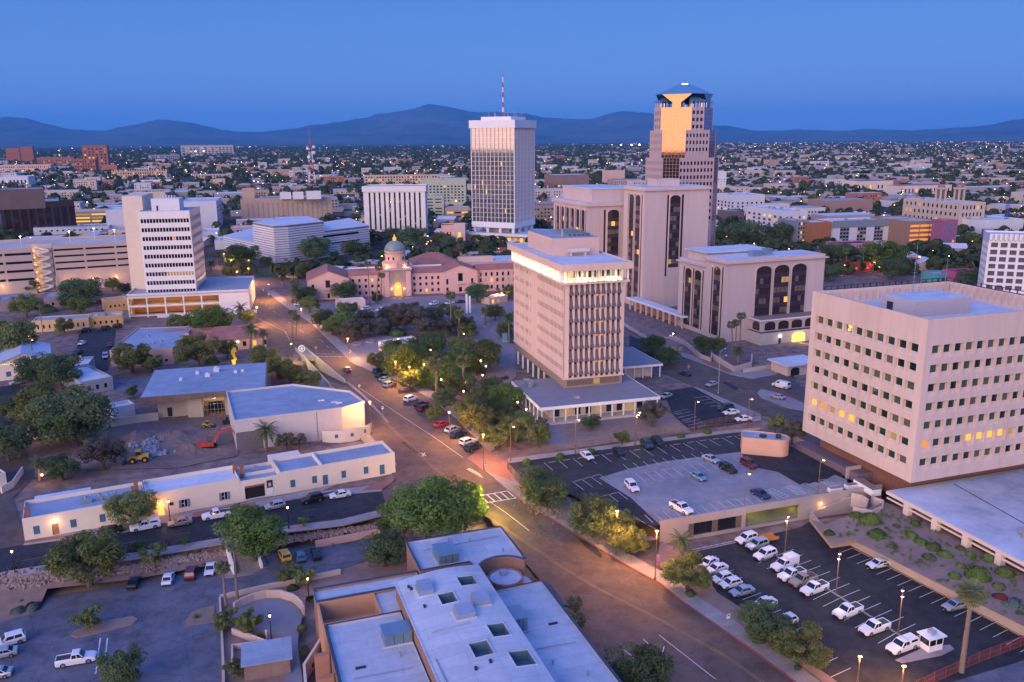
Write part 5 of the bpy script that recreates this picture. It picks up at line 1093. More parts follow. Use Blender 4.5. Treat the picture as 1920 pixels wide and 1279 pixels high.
def adobe_row():
 A = Vector((-94.35,150.64));C = Vector((-27.2,184.4));u = (C-A);W_ = u.length;az = math.degrees(atan2(u.x,u.y))
 t = thing('adobe_row','long white adobe row with blue shutters and brick chimneys along the street','adobe row',(A.x,A.y,0),az2rz(az))
 segs = [(0,22.0,4.6,9.5),(22.0,40.5,5.2,8.5),(40.5,49,4.4,9),(49,W_,4.9,9)]
 win = {0: [('w',2.2),('d',5.4),('w',8.6),('w',13.8),('w',19.0)],1: [('d',24.6),('w',29.2),('w',37.2)],2: [('g',43.5)],3: [('w',51.6),('w',56.4),('d',58.8),('w',63.0),('w',68.2),('d',72.0)]}
 # shop poster
 for i,(a,b_,h,d_) in enumerate(segs):
  off = (0,0,.05,0)[i]
  ops = []
  for k,x in win[i]:
   ops.append((x-.55,x+.55,1.0,2.7) if k == 'w' else (x-.6,x+.6,.15,2.5) if k == 'd' else (x-2.1,x+2.1,.1,3.1))
  mb = MB();facade(mb,lambda s,q,z: (a+s,off+q,z),b_-a,-.6,h,[(o[0]-a,o[1]-a,o[2],o[3]) for o in ops],.25)
  for x in (a,b_): mb.face([(x,off,-.6),(x,d_,-.6),(x,d_,h),(x,off,h)])
  mb.face([(a,d_,-.6),(b_,d_,-.6),(b_,d_,h),(a,d_,h)])
  mb.build('wall',ADW,t)
  pp = MB();pp.wall([(a+.16,off+.16),(b_-.16,off+.16),(b_-.16,d_-.16),(a+.16,d_-.16)],.32,h-.8,h+.02,True);pp.build('parapet',ADW,t)
  slab(t,'roof',ROOFB if i != 1 else ROOFW,a+.3,off+.3,h-.75,b_-.3,d_-.3,h-.7)
  for (k,x),o in zip(win[i],ops):
   if k == 'g': slab(t,'gate_shade',M('gate_shade_black',(.02,.015,.015),.9,0),o[0],.3,o[2],o[1],.5,o[3]);slab(t,'gate_lintel',BRICK,o[0],-.02,2.75,o[1],.25,3.12)  # near-black panel stands in for the shade inside the gateway
   elif (i,k) == (1,'d'): slab(t,'shop_door',lit('shop_glow',(1,.35,.08),1.2),o[0],.12,o[2],o[1],.2,o[3])
   elif (i,k) == (0,'d'): slab(t,'door',M('door_tan',(.30,.18,.09),.8),o[0],.15,o[2],o[1],.25,o[3])
   else:
    f = slab(t,'shutter' if k == 'w' else 'door',BLUE,o[0]+.02,.05,o[2]+.02,o[1]-.02,.15,o[3]-.02)
    slab(f,'sill',ADW,o[0]-.1,-.12,o[2]-.12,o[1]+.1,-.003,o[2]-.02)
 for x,s_ in ((29.2,1),(21.2,0),(37.2,0)):
  wf = slab(t,'sash_window',GLASS,x-.5,.02,1.05,x+.5,.049,2.65)
  slab(wf,'frame',WHITE,x-.04,-.01,1.05,x+.04,.019,2.65);slab(wf,'frame',WHITE,x-.5,-.01,1.8,x-.05,.019,1.88)
  slab(wf,'open_shutter',M('shutter_grey',(.16,.20,.28),.6),x-1.1,-.09,1.0,x-.58,-.003,2.7);slab(wf,'open_shutter',MATS['shutter_grey'],x+.58,-.09,1.0,x+1.1,-.003,2.7)
 for x,y,h in ((.6,.8,6.2),(19.6,2.0,6.4),(20.2,4.6,6.4),(40.0,4.8,6.6),(41.3,3.8,6.2)):
  c = MB();c.box(x,y,3.9,x+.75,y+.75,h);c.box(x-.08,y-.08,h,x+.83,y+.83,h+.15);c.build('chimney',BRICK,t)
 for x0,y0,x1,y1 in ((10,4,12.2,5.6),(13,4.4,14.2,5.4),(14.6,3.6,15.6,5),(16.2,4.6,17,5.4),(44,5,45.6,6.2)):
  c = MB();c.box(x0,y0,3.9,x1,y1,4.9);c.cyl((x0+x1)/2,(y0+y1)/2,4.9,5.3,.25,n=8);c.build('roof_unit',STEEL,t)
 slab(t,'roof_divider',ADW,58,.4,4.2,58.4,8.6,5.0);slab(t,'roof_divider',ADW,41,4.2,3.7,48.6,4.5,4.42)
 slab(t,'patio_roof',ROOFW,1.5,9.8,2.8,12,15,3.2)
 slab(t,'patio_wall',ADW,49,9.02,-.5,56,14,4.2);slab(t,'rear_wall',ADW,56,15.4,-.5,68,15.8,2.2);slab(t,'rear_wall',ADW,68,9.02,-.5,68.4,15.39,2.4)
 slab(t,'shop_lamp',BULBY,24.2,-.3,2.75,24.5,-.05,3.0);lamp_light('shop_light',(24.4,-1.0,2.6),130,(1,.42,.12),.2,t)
 slab(t,'porch_lamp',BULB,5.3,-.25,2.9,5.6,-.02,3.1);lamp_light('porch_light',(5.4,-.9,2.8),60,(1,.55,.2),.2,t)
 po = slab(t,'poster',M('poster_dark',(.05,.04,.05),.6),46.0,-.03,1.9,47.3,-.003,3.6);slab(po,'poster_face',M('poster_face',(.6,.5,.42),.6),46.4,-.045,2.2,46.9,-.031,3.0);slab(t,'poster_text_panel',WHITE,46.0,-.03,.4,47.3,-.003,1.85)
 slab(t,'sign',DARKM,26.3,-.06,1.9,27.1,-.003,2.6)
 steps = MB();[steps.box(41.6,-1.6+k*.4,-.3,45.6,-1.2+k*.4-.003,.0+k*.09) for k in range(3)];steps.build('step',WALK,t)
 # garden gate arch behind
 g_ = thing('garden_wall','curved white garden wall with three openings behind the adobe row','wall',(*(-46.31,203.01),0),az2rz(60))
 b = MB()
 for k in range(10):
  a0,a1 = -1.0+k*.2,-.8+k*.2;b.hexa([(8*sin(a0)+6,8-8*cos(a0),-.4),(8*sin(a1)+6,8-8*cos(a1),-.4),(7.7*sin(a1)+6,8-7.7*cos(a1),-.4),(7.7*sin(a0)+6,8-7.7*cos(a0),-.4)],[(8*sin(a0)+6,8-8*cos(a0),2.6+.7*(1-abs(k-4.5)/5)),(8*sin(a1)+6,8-8*cos(a1),2.6+.7*(1-abs(k-4.5)/5)),(7.7*sin(a1)+6,8-7.7*cos(a1),2.6+.7*(1-abs(k-4.5)/5)),(7.7*sin(a0)+6,8-7.7*cos(a0),2.6+.7*(1-abs(k-4.5)/5))])
 b.build('wall',ADW,g_)
 for k in (-.5,0,.5): put('niche',unit_box(BLUE),g_,(8.02*sin(k)+6,8-8.02*cos(k),1.6),k,(.8,.1,.9))
adobe_row()
# corner house at the left edge
block('corner_house','white walled house with a red tile roof at the left edge','house',*fit((-114.47,172.70),(-112.02,175.58),12,4.2),wall=ADW,roof=TILE,litp=0,par=.2)
w_ = thing('garden_wall','low white wall with a lamp beside the red roofed corner house','wall',(*(-112.27,173.63),0));o0 = Vector((-112.27,173.63));b = MB();b.wall([Vector(p)-o0 for p in ((-112.27,173.63),(-111.68,177.07),(-114.18,185.47))],.3,-.4,1.6);b.build('wall',ADW,w_)
slab(w_,'lamp',BULBY,5.6,6.0,1.6,5.9,6.3,2.0);lamp_light('wall_light',(5.7,5.8,2.4),100,(1,.5,.12),.2,w_)
# ================================================================ brick hall with white roof in front
def front_hall():
 az = 70.5;A = Vector((-27.5,111.4));t = thing('brick_hall','brown brick hall with bright white membrane roofs and skylights in front','hall',(A.x,A.y,-3.5),az2rz(az))
 FB = M('hall_brick',(.30,.17,.12),.9,.15,.7,.2);CAP = M('metal_coping',(.06,.08,.11),.4,.1,1,metal=.4);TERRA = M('court_terracotta',(.50,.28,.17),.9,.08)
 a = radians(az);U_ = Vector((sin(a),cos(a)));V_ = Vector((-U_.y,U_.x))
 def loc(p): d_ = Vector(p)-A;return (d_.dot(U_),d_.dot(V_))
 Z = 9.5
 def roofvol(poly,z,name='roof',wall=True,cop=True,zb=-.5):
  b = MB();b.prism(poly,zb,z-.35);b.build('wall',FB,t)
  b = MB();b.face([(x,y,z-.33) for x,y in poly]);b.build(name,WHR,t)
  if cop:
   pp = MB();pp.wall(poly,.4,z-.36,z+.05,True);pp.build('parapet',FB,t);pp = MB();pp.wall(poly,.5,z+.051,z+.12,True);cpo = pp.build('coping',CAP,t)
   wl = MB();wl.wall([(p[0]*.985+(sum(q[0] for q in poly)/len(poly))*.015,p[1]*.985+(sum(q[1] for q in poly)/len(poly))*.015) for p in poly],.25,z-.34,z+.02,True);wl.build('roof_upstand',WHR,t)
 WHR = M('white_roof_coating',(.40,.43,.48),.6,.06,.45,c2=(.58,.60,.63),seam=2.6)
 P1,P2,P3 = loc((-18.9,137.4)),loc((-2.4,143.3)),loc((1.9,131.6))
 # back right volume (upper), with a curved bite at its front right
 x0,y1,x1,yb = 16.8,21.6,34.4,10.8
 cx,cy,R = 30.0,6.2,4.7
 arc = [(cx+R*cos(radians(q)),cy+R*sin(radians(q))) for q in range(30,151,12)]
 poly = [(x0,y1),(x0,yb),(25.2,yb),(25.4,8.6)]+list(reversed(arc))+[(x1,8.6),(x1,y1)]
 roofvol(poly,Z)
 # circular stair tower in the bite
 b = MB();n = 28;ring = lambda r,z: [(cx+r*cos(2*pi*k/n),cy+r*sin(2*pi*k/n),z) for k in range(n)]
 b.prism([(cx+R*cos(2*pi*k/n)*.97,cy+R*sin(2*pi*k/n)*.97) for k in range(n)],-.5,6.6);b.build('terrace_drum',FB,t)
 b = MB();b.face(ring(R*.96,6.62));b.build('terrace_roof',WHR,t)
 b = MB();b.rings([ring(2.9,6.62),ring(2.9,8.3),ring(2.65,8.3),ring(2.65,8.1)],cap=False);b.build('drum',FB,t);b = MB();b.face(ring(2.66,8.1));b.build('drum_roof',WHR,t)
 b = MB();b.box(cx-.6,cy+.6,8.11,cx+.6,cy+1.6,8.8);b.build('hatch',STEEL,t)
 # long curved central vault
 xv0,xv1 = 11.7,25.4;rise = 1.5;n = 14;yv0,yv1 = -34,6.2
 prof = [(xv0+(xv1-xv0)*i/n,Z+.7+rise*sin(pi*(.12+.62*i/n))*1.0) for i in range(n+1)]
 b = MB()
 holes = [(20.6,-.2,2.7,3.0),(16.5,-4.2,2.5,3.2),(20.9,-15.0,2.6,3.4),(17.2,-18.6,2.7,3.5),(21.6,-22.4,2.9,3.6)]
 xs = sorted({p[0] for p in prof} | {q for h in holes for q in (h[0],h[0]+h[2])});ys = sorted({yv0,yv1} | {q for h in holes for q in (h[1],h[1]+h[3])})
 zf = lambda x: Z+.7+rise*sin(pi*(.12+.62*(x-xv0)/(xv1-xv0)))
 for i in range(len(xs)-1):
  for j in range(len(ys)-1):
   mx,my = (xs[i]+xs[i+1])/2,(ys[j]+ys[j+1])/2
   if any(h[0] < mx < h[0]+h[2] and h[1] < my < h[1]+h[3] for h in holes): continue
   b.face([(xs[i],ys[j],zf(xs[i])),(xs[i+1],ys[j],zf(xs[i+1])),(xs[i+1],ys[j+1],zf(xs[i+1])),(xs[i],ys[j+1],zf(xs[i]))])
 b.build('vault_roof',WHR,t)
 SKW = M('skylight_well',(.10,.20,.25),.6,.1)
 for hx,hy,hw,hh in holes:
  b = MB();zt = zf(hx+hw/2);P = [(hx,hy),(hx+hw,hy),(hx+hw,hy+hh),(hx,hy+hh)]
  for k in range(4):
   p,q = P[k],P[(k+1) % 4];b.face([(*p,zf(p[0])+.12),(*q,zf(q[0])+.12),(*q,zt-1.6),(*p,zt-1.6)])
  b.face([(*p,zt-1.6) for p in P]);s_ = b.build('skylight_well',SKW,t)
  b = MB();b.wall(P,.16,lambda x,y: zf(x)-.05,lambda x,y: zf(x)+.14,True);b.build('skylight_kerb',WHR,s_)
  b = MB();b.box(hx+.5,hy+.5,zt-1.58,hx+hw-.5,hy+.8,zt-1.2);b.box(hx+.8,hy+1.2,zt-1.58,hx+1.4,hy+1.8,zt-1.1);b.build('skylight_unit',DUCT,s_)
 # vault sides
 b = MB();b.face([(xv0,yv0,8),(xv0,yv1,8),(xv0,yv1,zf(xv0)),(xv0,yv0,zf(xv0))]);b.face([(xv1,yv0,8),(xv1,yv1,8),(xv1,yv1,zf(xv1)),(xv1,yv0,zf(xv1))])
 b.face([(xv0,yv1,6)]+[(x,yv1,z) for x,z in prof]+[(xv1,yv1,6)]);b.build('vault_wall',FB,t)
 for k in range(17): slab(t,'brick_panel',FB,xv0-.08,yv0+.1+k*2.36,7.6,xv0-.003,yv0+2.38+k*2.36,zf(xv0)-.15)
 e_ = MB();e_.box(xv0-.25,yv0,zf(xv0)-.12,xv0-.003,yv1+.2,zf(xv0)+.06);e_.build('vault_edge',WHR,t)
 # left and right low roofs
 c1 = (0.0,0.0);l1 = loc((-31.3,121.4));
 yc0,yc1 = 3.2,8.6
 roofvol([(0.1,-34),(11.6,-34),(11.6,2.1),(0.1,2.1)],Z-1.4)
 roofvol([(-.4,8.9),(16.6,8.9),(16.6,12.9),(-.4,12.9)],Z-1.2)
 roofvol([(8.8,2.3),(16.6,2.3),(16.6,8.75),(8.8,8.75)],Z-1.25,cop=False);roofvol([(16.7,6.3),(25.3,6.3),(25.3,10.7),(16.7,10.7)],Z-1.25,cop=False)
 b = MB();b.wall([(-.2,8.7),(-.2,2.3),(8.6,2.3)],.3,-.5,Z-1.3);b.wall([(8.6,2.35),(8.6,8.7),(-.2,8.75)],.25,-.5,Z-1.3);b.face([(-.2,2.3,5.0),(8.6,2.3,5.0),(8.6,8.7,5.0),(-.2,8.7,5.0)]);b.build('court_wall',TERRA,t)
 roofvol([(25.5,-34),(35.2,-34),(35.3,3.2),(25.5,2.9)],Z-1.4)
 b = MB();b.hexa([(35.6,3.2,7.4),(35.6,-4.2,7.4),(36.6,-4.2,7.2),(36.6,3.2,7.2)],[(35.6,3.2,7.7),(35.6,-4.2,7.7),(36.6,-4.2,7.5),(36.6,3.2,7.5)]);b.build('eave_canopy',CAP,t)
 for x,y in ((2.6,-10),(31.6,-9),(29.6,15.5),(20,19.8)): b = MB();b.box(x,y,Z-1.7,x+1.4,y+.4,Z-1.55);b.build('roof_scupper',DARKM,t)
 # plant
 DC = M('plant_steel',(.24,.33,.38),.35,.12,1.2,metal=.55)
 def unit(x,y,z,w,d,h,name='air_handler',tilt=0):
  u = MB();u.box(x,y,z,x+w,y+d,z+h);o = u.build(name,DC,t);r = MB();r.box(x-.12,y-.12,z+h,x+w+.12,y+d+.12,z+h+.12);r.build('lid',DC,o)
  k = MB();k.box(x-.25,y-.25,z-.28,x+w+.25,y+d+.25,z);k.build('kerb',WHR,o)
  f = MB();[f.box(x+w*q/3-.03,y-.03,z,x+w*q/3+.03,y-.003,z+h) for q in (1,2)];f.build('seam',DARKM,o)
 unit(7.4,-6.4,Z-1.4,4.0,3.0,1.6);unit(20.2,11.6,Z-.05,3.4,4.6,1.5);unit(26.0,-9.4,Z-1.4,2.0,3.6,2.0)
 for x,y,w_,d_ in ((14.0,-.4,2.2,3.0),(17.4,-9.2,2.7,2.6),(20.8,-6.6,2.4,2.6)):
  z = zf(x+w_/2);u = MB();u.hexa([(x,y,z+.2),(x+w_,y,z+.2),(x+w_,y+d_,z+.2),(x,y+d_,z+.2)],[(x+.2,y+.1,z+.8),(x+w_+.1,y+.1,z+.8),(x+w_+.1,y+d_-.1,z+1.2),(x+.2,y+d_-.1,z+1.2)]);o = u.build('roof_hood',STEEL,t);k = MB();k.box(x-.2,y-.2,z-.25,x+w_+.2,y+d_+.2,z+.2);k.build('kerb',WHR,o)
 for x,y in ((13.0,3.2),(13.2,2.4),(13.9,-3.4),(16.4,-21),(18.6,-20.4),(13.6,-26)):
  b = MB();b.box(x,y,zf(x),x+.35,y+.5,zf(x)+.35);b.build('vent',DARKM,t)
 for pts in (((13.5,-10,0),(19,-10.4,0)),((12.4,-16,0),(12.6,-30,0)),((2,-12,1),(10,-12.3,1)),((27,-14,1),(33.5,-14.4,1)),((19,18,2),(33,18.6,2)),((1,-20,1),(11,-20.2,1))):
  zz = lambda q: (zf(q[0]) if q[2] == 0 else Z-1.4-.3 if q[2] == 1 else Z-.3)+.1;pm = MB();pm.path([(pts[0][0],pts[0][1],zz(pts[0])),(pts[1][0],pts[1][1],zz(pts[1]))],.07);pm.build('conduit',STEEL,t)
 for x,y,m_ in ((28.5,-18,1),(32,-22,1),(4,-15,1),(6.4,-24,1),(9,-9,1),(31.8,13,2),(27.5,18.5,2),(24,20,2)):
  pm = MB();zq = Z-1.7 if m_ == 1 else Z-.33;pm.cyl(x,y,zq,zq+.5,.14,n=8);pm.cyl(x,y,zq+.5,zq+.62,.24,n=8);pm.build('vent_pipe',STEEL,t)
 # left side buttress walls and terraces
 for k in range(5):
  b = MB();b.box(-2.2,-3.2-k*4.6,-.5,-.25,-2.4-k*4.6,6.6-.6*k);b.build('buttress',TERR,t)
 b = MB();b.wall([(-.25,8),(-3.4,2),(-4.0,-8),(-4.2,-24)],.4,-.5,2.4);b.build('terrace_wall',CREAM,t)
 # back low roof left of the upper volume
 slab(t,'link_wall',FB,6,13.3,-.5,x0-.3,15.5,5.2);slab(t,'link_roof',ROOFB,6.2,13.5,5.2,x0-.4,15.3,5.24)
front_hall()
def forecourt():
 z = -3.2
 PC = M('plaza_blue_concrete',(.20,.21,.25),.9,.12,.5)
 patch('forecourt',[(-51.24,133.55),(-46.90,136.81),(-37.18,138.87),(-35.57,129.36),(-35.46,123.99),(-32.22,112.97),(-29.58,102.03),(-40.51,102.13)],z,DIRT,.04)
 patch('forecourt_path',[(-45.89,132.90),(-43.61,134.17),(-41.06,134.02),(-38.11,132.23),(-35.61,128.25),(-35.30,124.50),(-34.09,118.98),(-31.74,112.09),(-30.25,105.86),(-32.56,105.88),(-35.60,116.62),(-37.68,123.50),(-40.17,123.01),(-40.75,124.04),(-45.32,124.61),(-47.23,127.84),(-47.20,130.61)],z,PC,.07)
 o0 = Vector((-51.43,134.14))
 def w(label,pts,h0,h1,mat=CREAM,th=.35,name='garden_wall'):
  t = thing(name,label,'wall',(o0.x,o0.y,z));b = MB();b.wall([Vector(p)-o0 for p in pts],th,-.3,h1);b.build('wall',mat,t);return t
 LW = M('low_wall_stucco',(.55,.43,.36),.9,.06,.5)
 w('curved cream wall round the forecourt path',[(-47.81,130.62),(-47.02,132.04),(-45.37,133.78),(-43.46,134.76),(-40.93,134.73),(-38.40,133.40),(-36.43,131.06),(-35.50,129.08)],0,1.5,LW)
 w('low cream kerb wall beside the west lot and the planted court',[(-51.43,134.14),(-47.80,124.12),(-44.31,114.42),(-40.76,104.01)],0,.7,LW)
 w('long low cream wall behind the two tall palms',[(-51.41,134.26),(-44.60,137.70),(-36.13,141.42),(-32.08,143.22)],0,.9,LW)
 w('stepped cream wall inside the planted court',[(-45.87,123.58),(-39.32,120.00),(-40.17,123.01)],0,1.1,LW)
 w('square cream wall round the small blue roofed shelter',[(-42.94,114.41),(-44.43,119.09),(-39.39,120.25)],0,1.0,LW)
 w('pink wall closing the small car park behind the yellow car',[(-39.02,153.52),(-27.30,158.70),(-24.72,151.37)],0,1.5,M('lot_wall_pink',(.55,.36,.30),.9,.06))
 s_ = thing('shelter','small shelter with a flat blue roof and brick front in the court','shelter',(*(-40.02,111.09),z),az2rz(74))
 b = MB();b.box(0,0,-.3,6.6,4.6,2.6);b.build('wall',M('shelter_brick',(.24,.16,.14),.9,.2),s_);b = MB();b.hexa([(-.4,-.4,2.61),(7,-.4,2.61),(7,5.2,2.61),(-.4,5.2,2.61)],[(-.4,-.4,2.8),(7,-.4,2.8),(7,5.2,3.1),(-.4,5.2,3.1)]);b.build('roof',ROOFB,s_)
 # stair down from the street
 A = Vector((-52.21,149.11));B = Vector((-49.73,144.58));dr = (B-A);Ln = dr.length;st = thing('staircase','white walled outdoor stair from the street down to the west lot','stairs',(A.x,A.y,0),atan2(dr.y,dr.x));n = 18
 for k in range(n): slab(st,'step',WALK,Ln*k/n,-2.2,-4,Ln*(k+1)/n-.004,2.2,-(k+1)*3.1/n)
 for s2 in (-1,1):
  b = MB();b.hexa([(-.6,s2*2.25,-4),(Ln+.6,s2*2.25,-4),(Ln+.6,s2*2.7,-4),(-.6,s2*2.7,-4)],[(-.6,s2*2.25,.8),(Ln+.6,s2*2.25,-2.3),(Ln+.6,s2*2.7,-2.3),(-.6,s2*2.7,.8)]);b.build('cheek_wall',WHITE,st)
  b = MB();b.path([(0,s2*.7,.9),(Ln,s2*.7,-2.2)],.03);b.build('handrail',DARKM,st)
forecourt()
# ---- garage front under the deck, lower lot walls
def garage_front():
 A = Vector((29.3,155.8));B = Vector((81.0,173.4));dr = B-A;Ln = dr.length;az = math.degrees(atan2(dr.x,dr.y))
 t = thing('parking_garage','concrete garage front with a yellow green lit opening under the deck','parking garage',(A.x,A.y,0),az2rz(az));GC = M('garage_concrete',(.40,.33,.29),.9,.1,.4,.1)
 ops = [(6.5,19.2,-3.6,-.75),(19.9,33.2,-3.6,-.45)]
 b = MB();facade(b,lambda s,q,z: (s,q,z),Ln,-4.2,.9,ops,.5)
 b.face([(0,0,.9),(Ln,0,.9),(Ln,.5,.9),(0,.5,.9)]);b.face([(0,.5,.0),(Ln,.5,.0),(Ln,.5,.9),(0,.5,.9)]);b.build('front_wall',GC,t)
 for k in range(9): slab(t,'glazed_panel',GLASS if k % 4 else BLIND,6.6+k*1.4,.35,-3.5,7.9+k*1.4,.42,-.85)
 IN = M('garage_inside',(.24,.25,.15),.9,.2,.6,.2,c2=(.36,.34,.24))
 b = MB();b.box(19.2,15,-4.2,40,15.3,-.3);b.box(19.3,.6,-4.2,19.6,15,-.3);b.box(38,.6,-4.2,38.3,15,-.3);b.box(19.3,.6,-3.55,38.3,15,-3.5);b.box(6,6,-4.2,19.3,6.2,-.3);b.build('inner_wall',IN,t)
 slab(t,'deck_soffit',GC,6,.51,-.44,40,15.3,-.2)
 for x,y in ((24,5),(30,9),(35,4),(12,3.5)):
  slab(t,'tube_lamp',lit('tube_yellowgreen',(1,.95,.4),6),x-.8,y-.1,-.56,x+.8,y+.1,-.46);lamp_light('tube_light',(x,y,-1.0),50,(1,.80,.22),.3,t)
 for x in (38.5,44.5):
  slab(t,'wall_lamp',BULBY,x-.2,-.2,-1.2,x+.2,-.02,-1.0);lamp_light('wall_light',(x,-.7,-1.3),55,(1,.5,.15),.15,t)
 w_ = MB();w_.hexa([(36,-.5,-4),(46.5,-.9,-4),(46.5,-.5,-4),(36,-.01,-4)],[(36,-.5,-2.6),(46.5,-.9,-.1),(46.5,-.5,-.1),(36,-.01,-2.6)]);w_.build('ramp_wall',GC,t)
 # curved ramp wall at the right end
 o0 = Vector((72.66,168.77));cw = thing('ramp_wall','S shaped pale wall at the end of the garage front','wall',(o0.x,o0.y,0));b = MB();b.wall([Vector(p)-o0 for p in ((72.86,169.85),(74.63,168.74),(75.08,166.62),(73.40,163.56),(70.45,162.59),(73.64,161.06),(76.58,163.01),(78.10,166.05),(76.81,167.65),(76.81,168.71))],.3,-2.5,.6);b.build('wall',M('ramp_pale',(.52,.42,.36),.9,.06),cw)
 # retaining wall beside the lower lot
 o0 = Vector((62.57,152.57));rw = thing('retaining_wall','long beige retaining wall along the right side of the lower lot','wall',(o0.x,o0.y,0));b = MB();RWm = M('retaining_beige',(.46,.35,.29),.9,.09,.4,.1)
 pts = [Vector(p)-o0 for p in ((62.52,164.74),(62.57,152.57),(66.82,153.81),(75.36,136.20),(84.75,117.39))]
 b.wall(pts,.4,-4,lambda x,y: -1.3);b.build('wall',RWm,rw)
 for px_ in range(7):
  p = pts[2].lerp(pts[4],.06+px_*.125);d2 = (pts[4]-pts[2]).normalized();put('sign',unit_box(WHITE),rw,(p.x+d2.y*(-.24)*-1*-1,p.y-d2.x*-.24*-1,-2.0),atan2(d2.y,d2.x),(.45,.05,.55))
 patch('planted_slope',[(61.00,160.75),(61.28,149.46),(65.85,151.54),(74.21,134.29),(83.43,115.72),(94.94,127.87),(89.28,137.72),(81.47,163.44),(78.54,166.57),(70.06,161.60),(63.36,158.29)],lambda x,y: -1.45+1.3*min(1,max(0,((x-62)*.94+(y-150)*.33)/16)),DIRT,.02)
 # low white roofed building at right
 A = Vector((78.29,163.79));C = Vector((89.57,134.79));dr = A-C
 t2 = thing('low_office','low building with a stained white roof and stub columns below the beige block','low building',(*(78.38,165.81),0),az2rz(161.4));b = MB();b.box(0,0,2.1,60,44,2.75);b.build('roof_edge',CREAM,t2)
 RS = M('stained_white_roof',(.30,.31,.34),.7,.2,.16,c2=(.66,.67,.70));slab(t2,'roof',RS,.3,.3,2.75,59.7,43.7,2.8)
 slab(t2,'wall',M('low_wall_brown',(.20,.14,.12),.9,.1),1.5,3.0,-1,59,43,2.09)
 for k in range(7): slab(t2,'stub_column',CREAM,5+k*7.4,-.02,-1,6.3+k*7.4,1.2,2.09)
 bm_ = slab(t2,'beam',CREAM,0,.3,1.0,60,.55,1.35)
 for x,y in ((24,9),(25.6,8)): b = MB();b.box(x,y,2.8,x+1.5,y+1.5,4.0);b.box(x+.2,y-.1,3.0,x+1.3,y,3.8);b.build('roof_unit',STEEL,t2)
 b = MB();b.path([(2,16,2.9),(24,13,2.9),(26,8,2.9)],.06);b.build('roof_pipe',DARKM,t2)
 # booth
 bo = thing('guard_booth','small white guard booth with a roof cooler in the lower lot','booth',(*(64.72,117.43),-3.35),az2rz(70));b = MB();b.box(0,0,0,2.8,2.0,1.0);b.box(0,0,2.1,2.8,2.0,2.3)
 for x,y in ((0,0),(2.7,0),(0,1.9),(2.7,1.9),(1.35,0),(1.35,1.9)): b.box(x,y,1,x+.1,y+.1,2.1)
 b.build('wall',WHITE,bo);slab(bo,'window',GLASS,.05,.04,1,2.75,.07,2.1);slab(bo,'window',GLASS,.04,.1,1,.07,1.9,2.1);slab(bo,'roof',WHITE,-.35,-.35,2.3,3.15,2.35,2.45);b = MB();b.box(.9,.6,2.45,1.9,1.5,3.1);b.build('cooler',STEEL,bo)
 # pink oval stair house on the deck
 ov = thing('stair_house','rounded salmon stucco stair house with a dark roof on the deck','stair house',(*(55.85,195.06),0),az2rz(102));SP = M('salmon_stucco',(.62,.36,.25),.85,.06,.5)
 pl = [(0,0),(8.6,-.6)]+[(8.6+2.6*sin(radians(q)),2.0-2.6*cos(radians(q))) for q in range(15,181,15)]+[(4,5.6),(0,5.2)]
 b = MB();b.prism(pl,-.3,3.9);b.build('wall',SP,ov);b = MB();b.face([(x*.96+.2,y*.94+.15,3.92) for x,y in pl]);b.build('roof',ROOFB,ov);b = MB();b.wall([(x*.985+.07,y*.97+.07) for x,y in pl],.2,3.6,4.25,True);b.build('parapet',SP,ov)
 b = MB();b.cyl(5,2.4,3.9,4.3,.9,n=14);b.box(8,1.6,3.9,9.2,2.6,4.8);b.build('roof_unit',DARKM,ov)
 # loading area by the beige block
 for nm,lb,p,q_,s_ in (('planter_box','large white box planter by the loading bay',(75.39,175.39),165,(6.4,2.2,1.4)),('planter_box','small white box by the deck edge, left of the pair',(68.86,171.00),74,(3.0,1.3,.9)),('planter_box','small white box by the deck edge, right of the pair',(73.21,172.82),74,(3.0,1.3,.9))):
  o = thing(nm,lb,'planter',(*p,0),az2rz(q_));b = MB();b.box(0,0,0,*s_);b.build('box',WHITE,o);slab(o,'soil',DIRT,.1,.1,s_[2],s_[0]-.1,s_[1]-.1,s_[2]+.02)
 lb_ = thing('loading_bay','beige loading bay walls lit orange under the beige block','loading bay',(*(75.49,180.14),0),az2rz(160));o0 = Vector((75.49,180.14));b = MB();b.box(0,0,-.4,.4,4,2.4);b.box(-8,8,-.4,14,8.4,1.6);b.box(-26,4,-.4,0,4.3,1.5);b.build('wall',GC,lb_)
 slab(lb_,'lamp',BULBY,6,7.6,3.2,6.4,7.9,3.4);lamp_light('bay_light',(6,6.5,3.4),420,(1,.5,.1),.3,lb_);lamp_light('bay_light',(12,7,3.4),420,(1,.5,.1),.3,lb_)
garage_front()
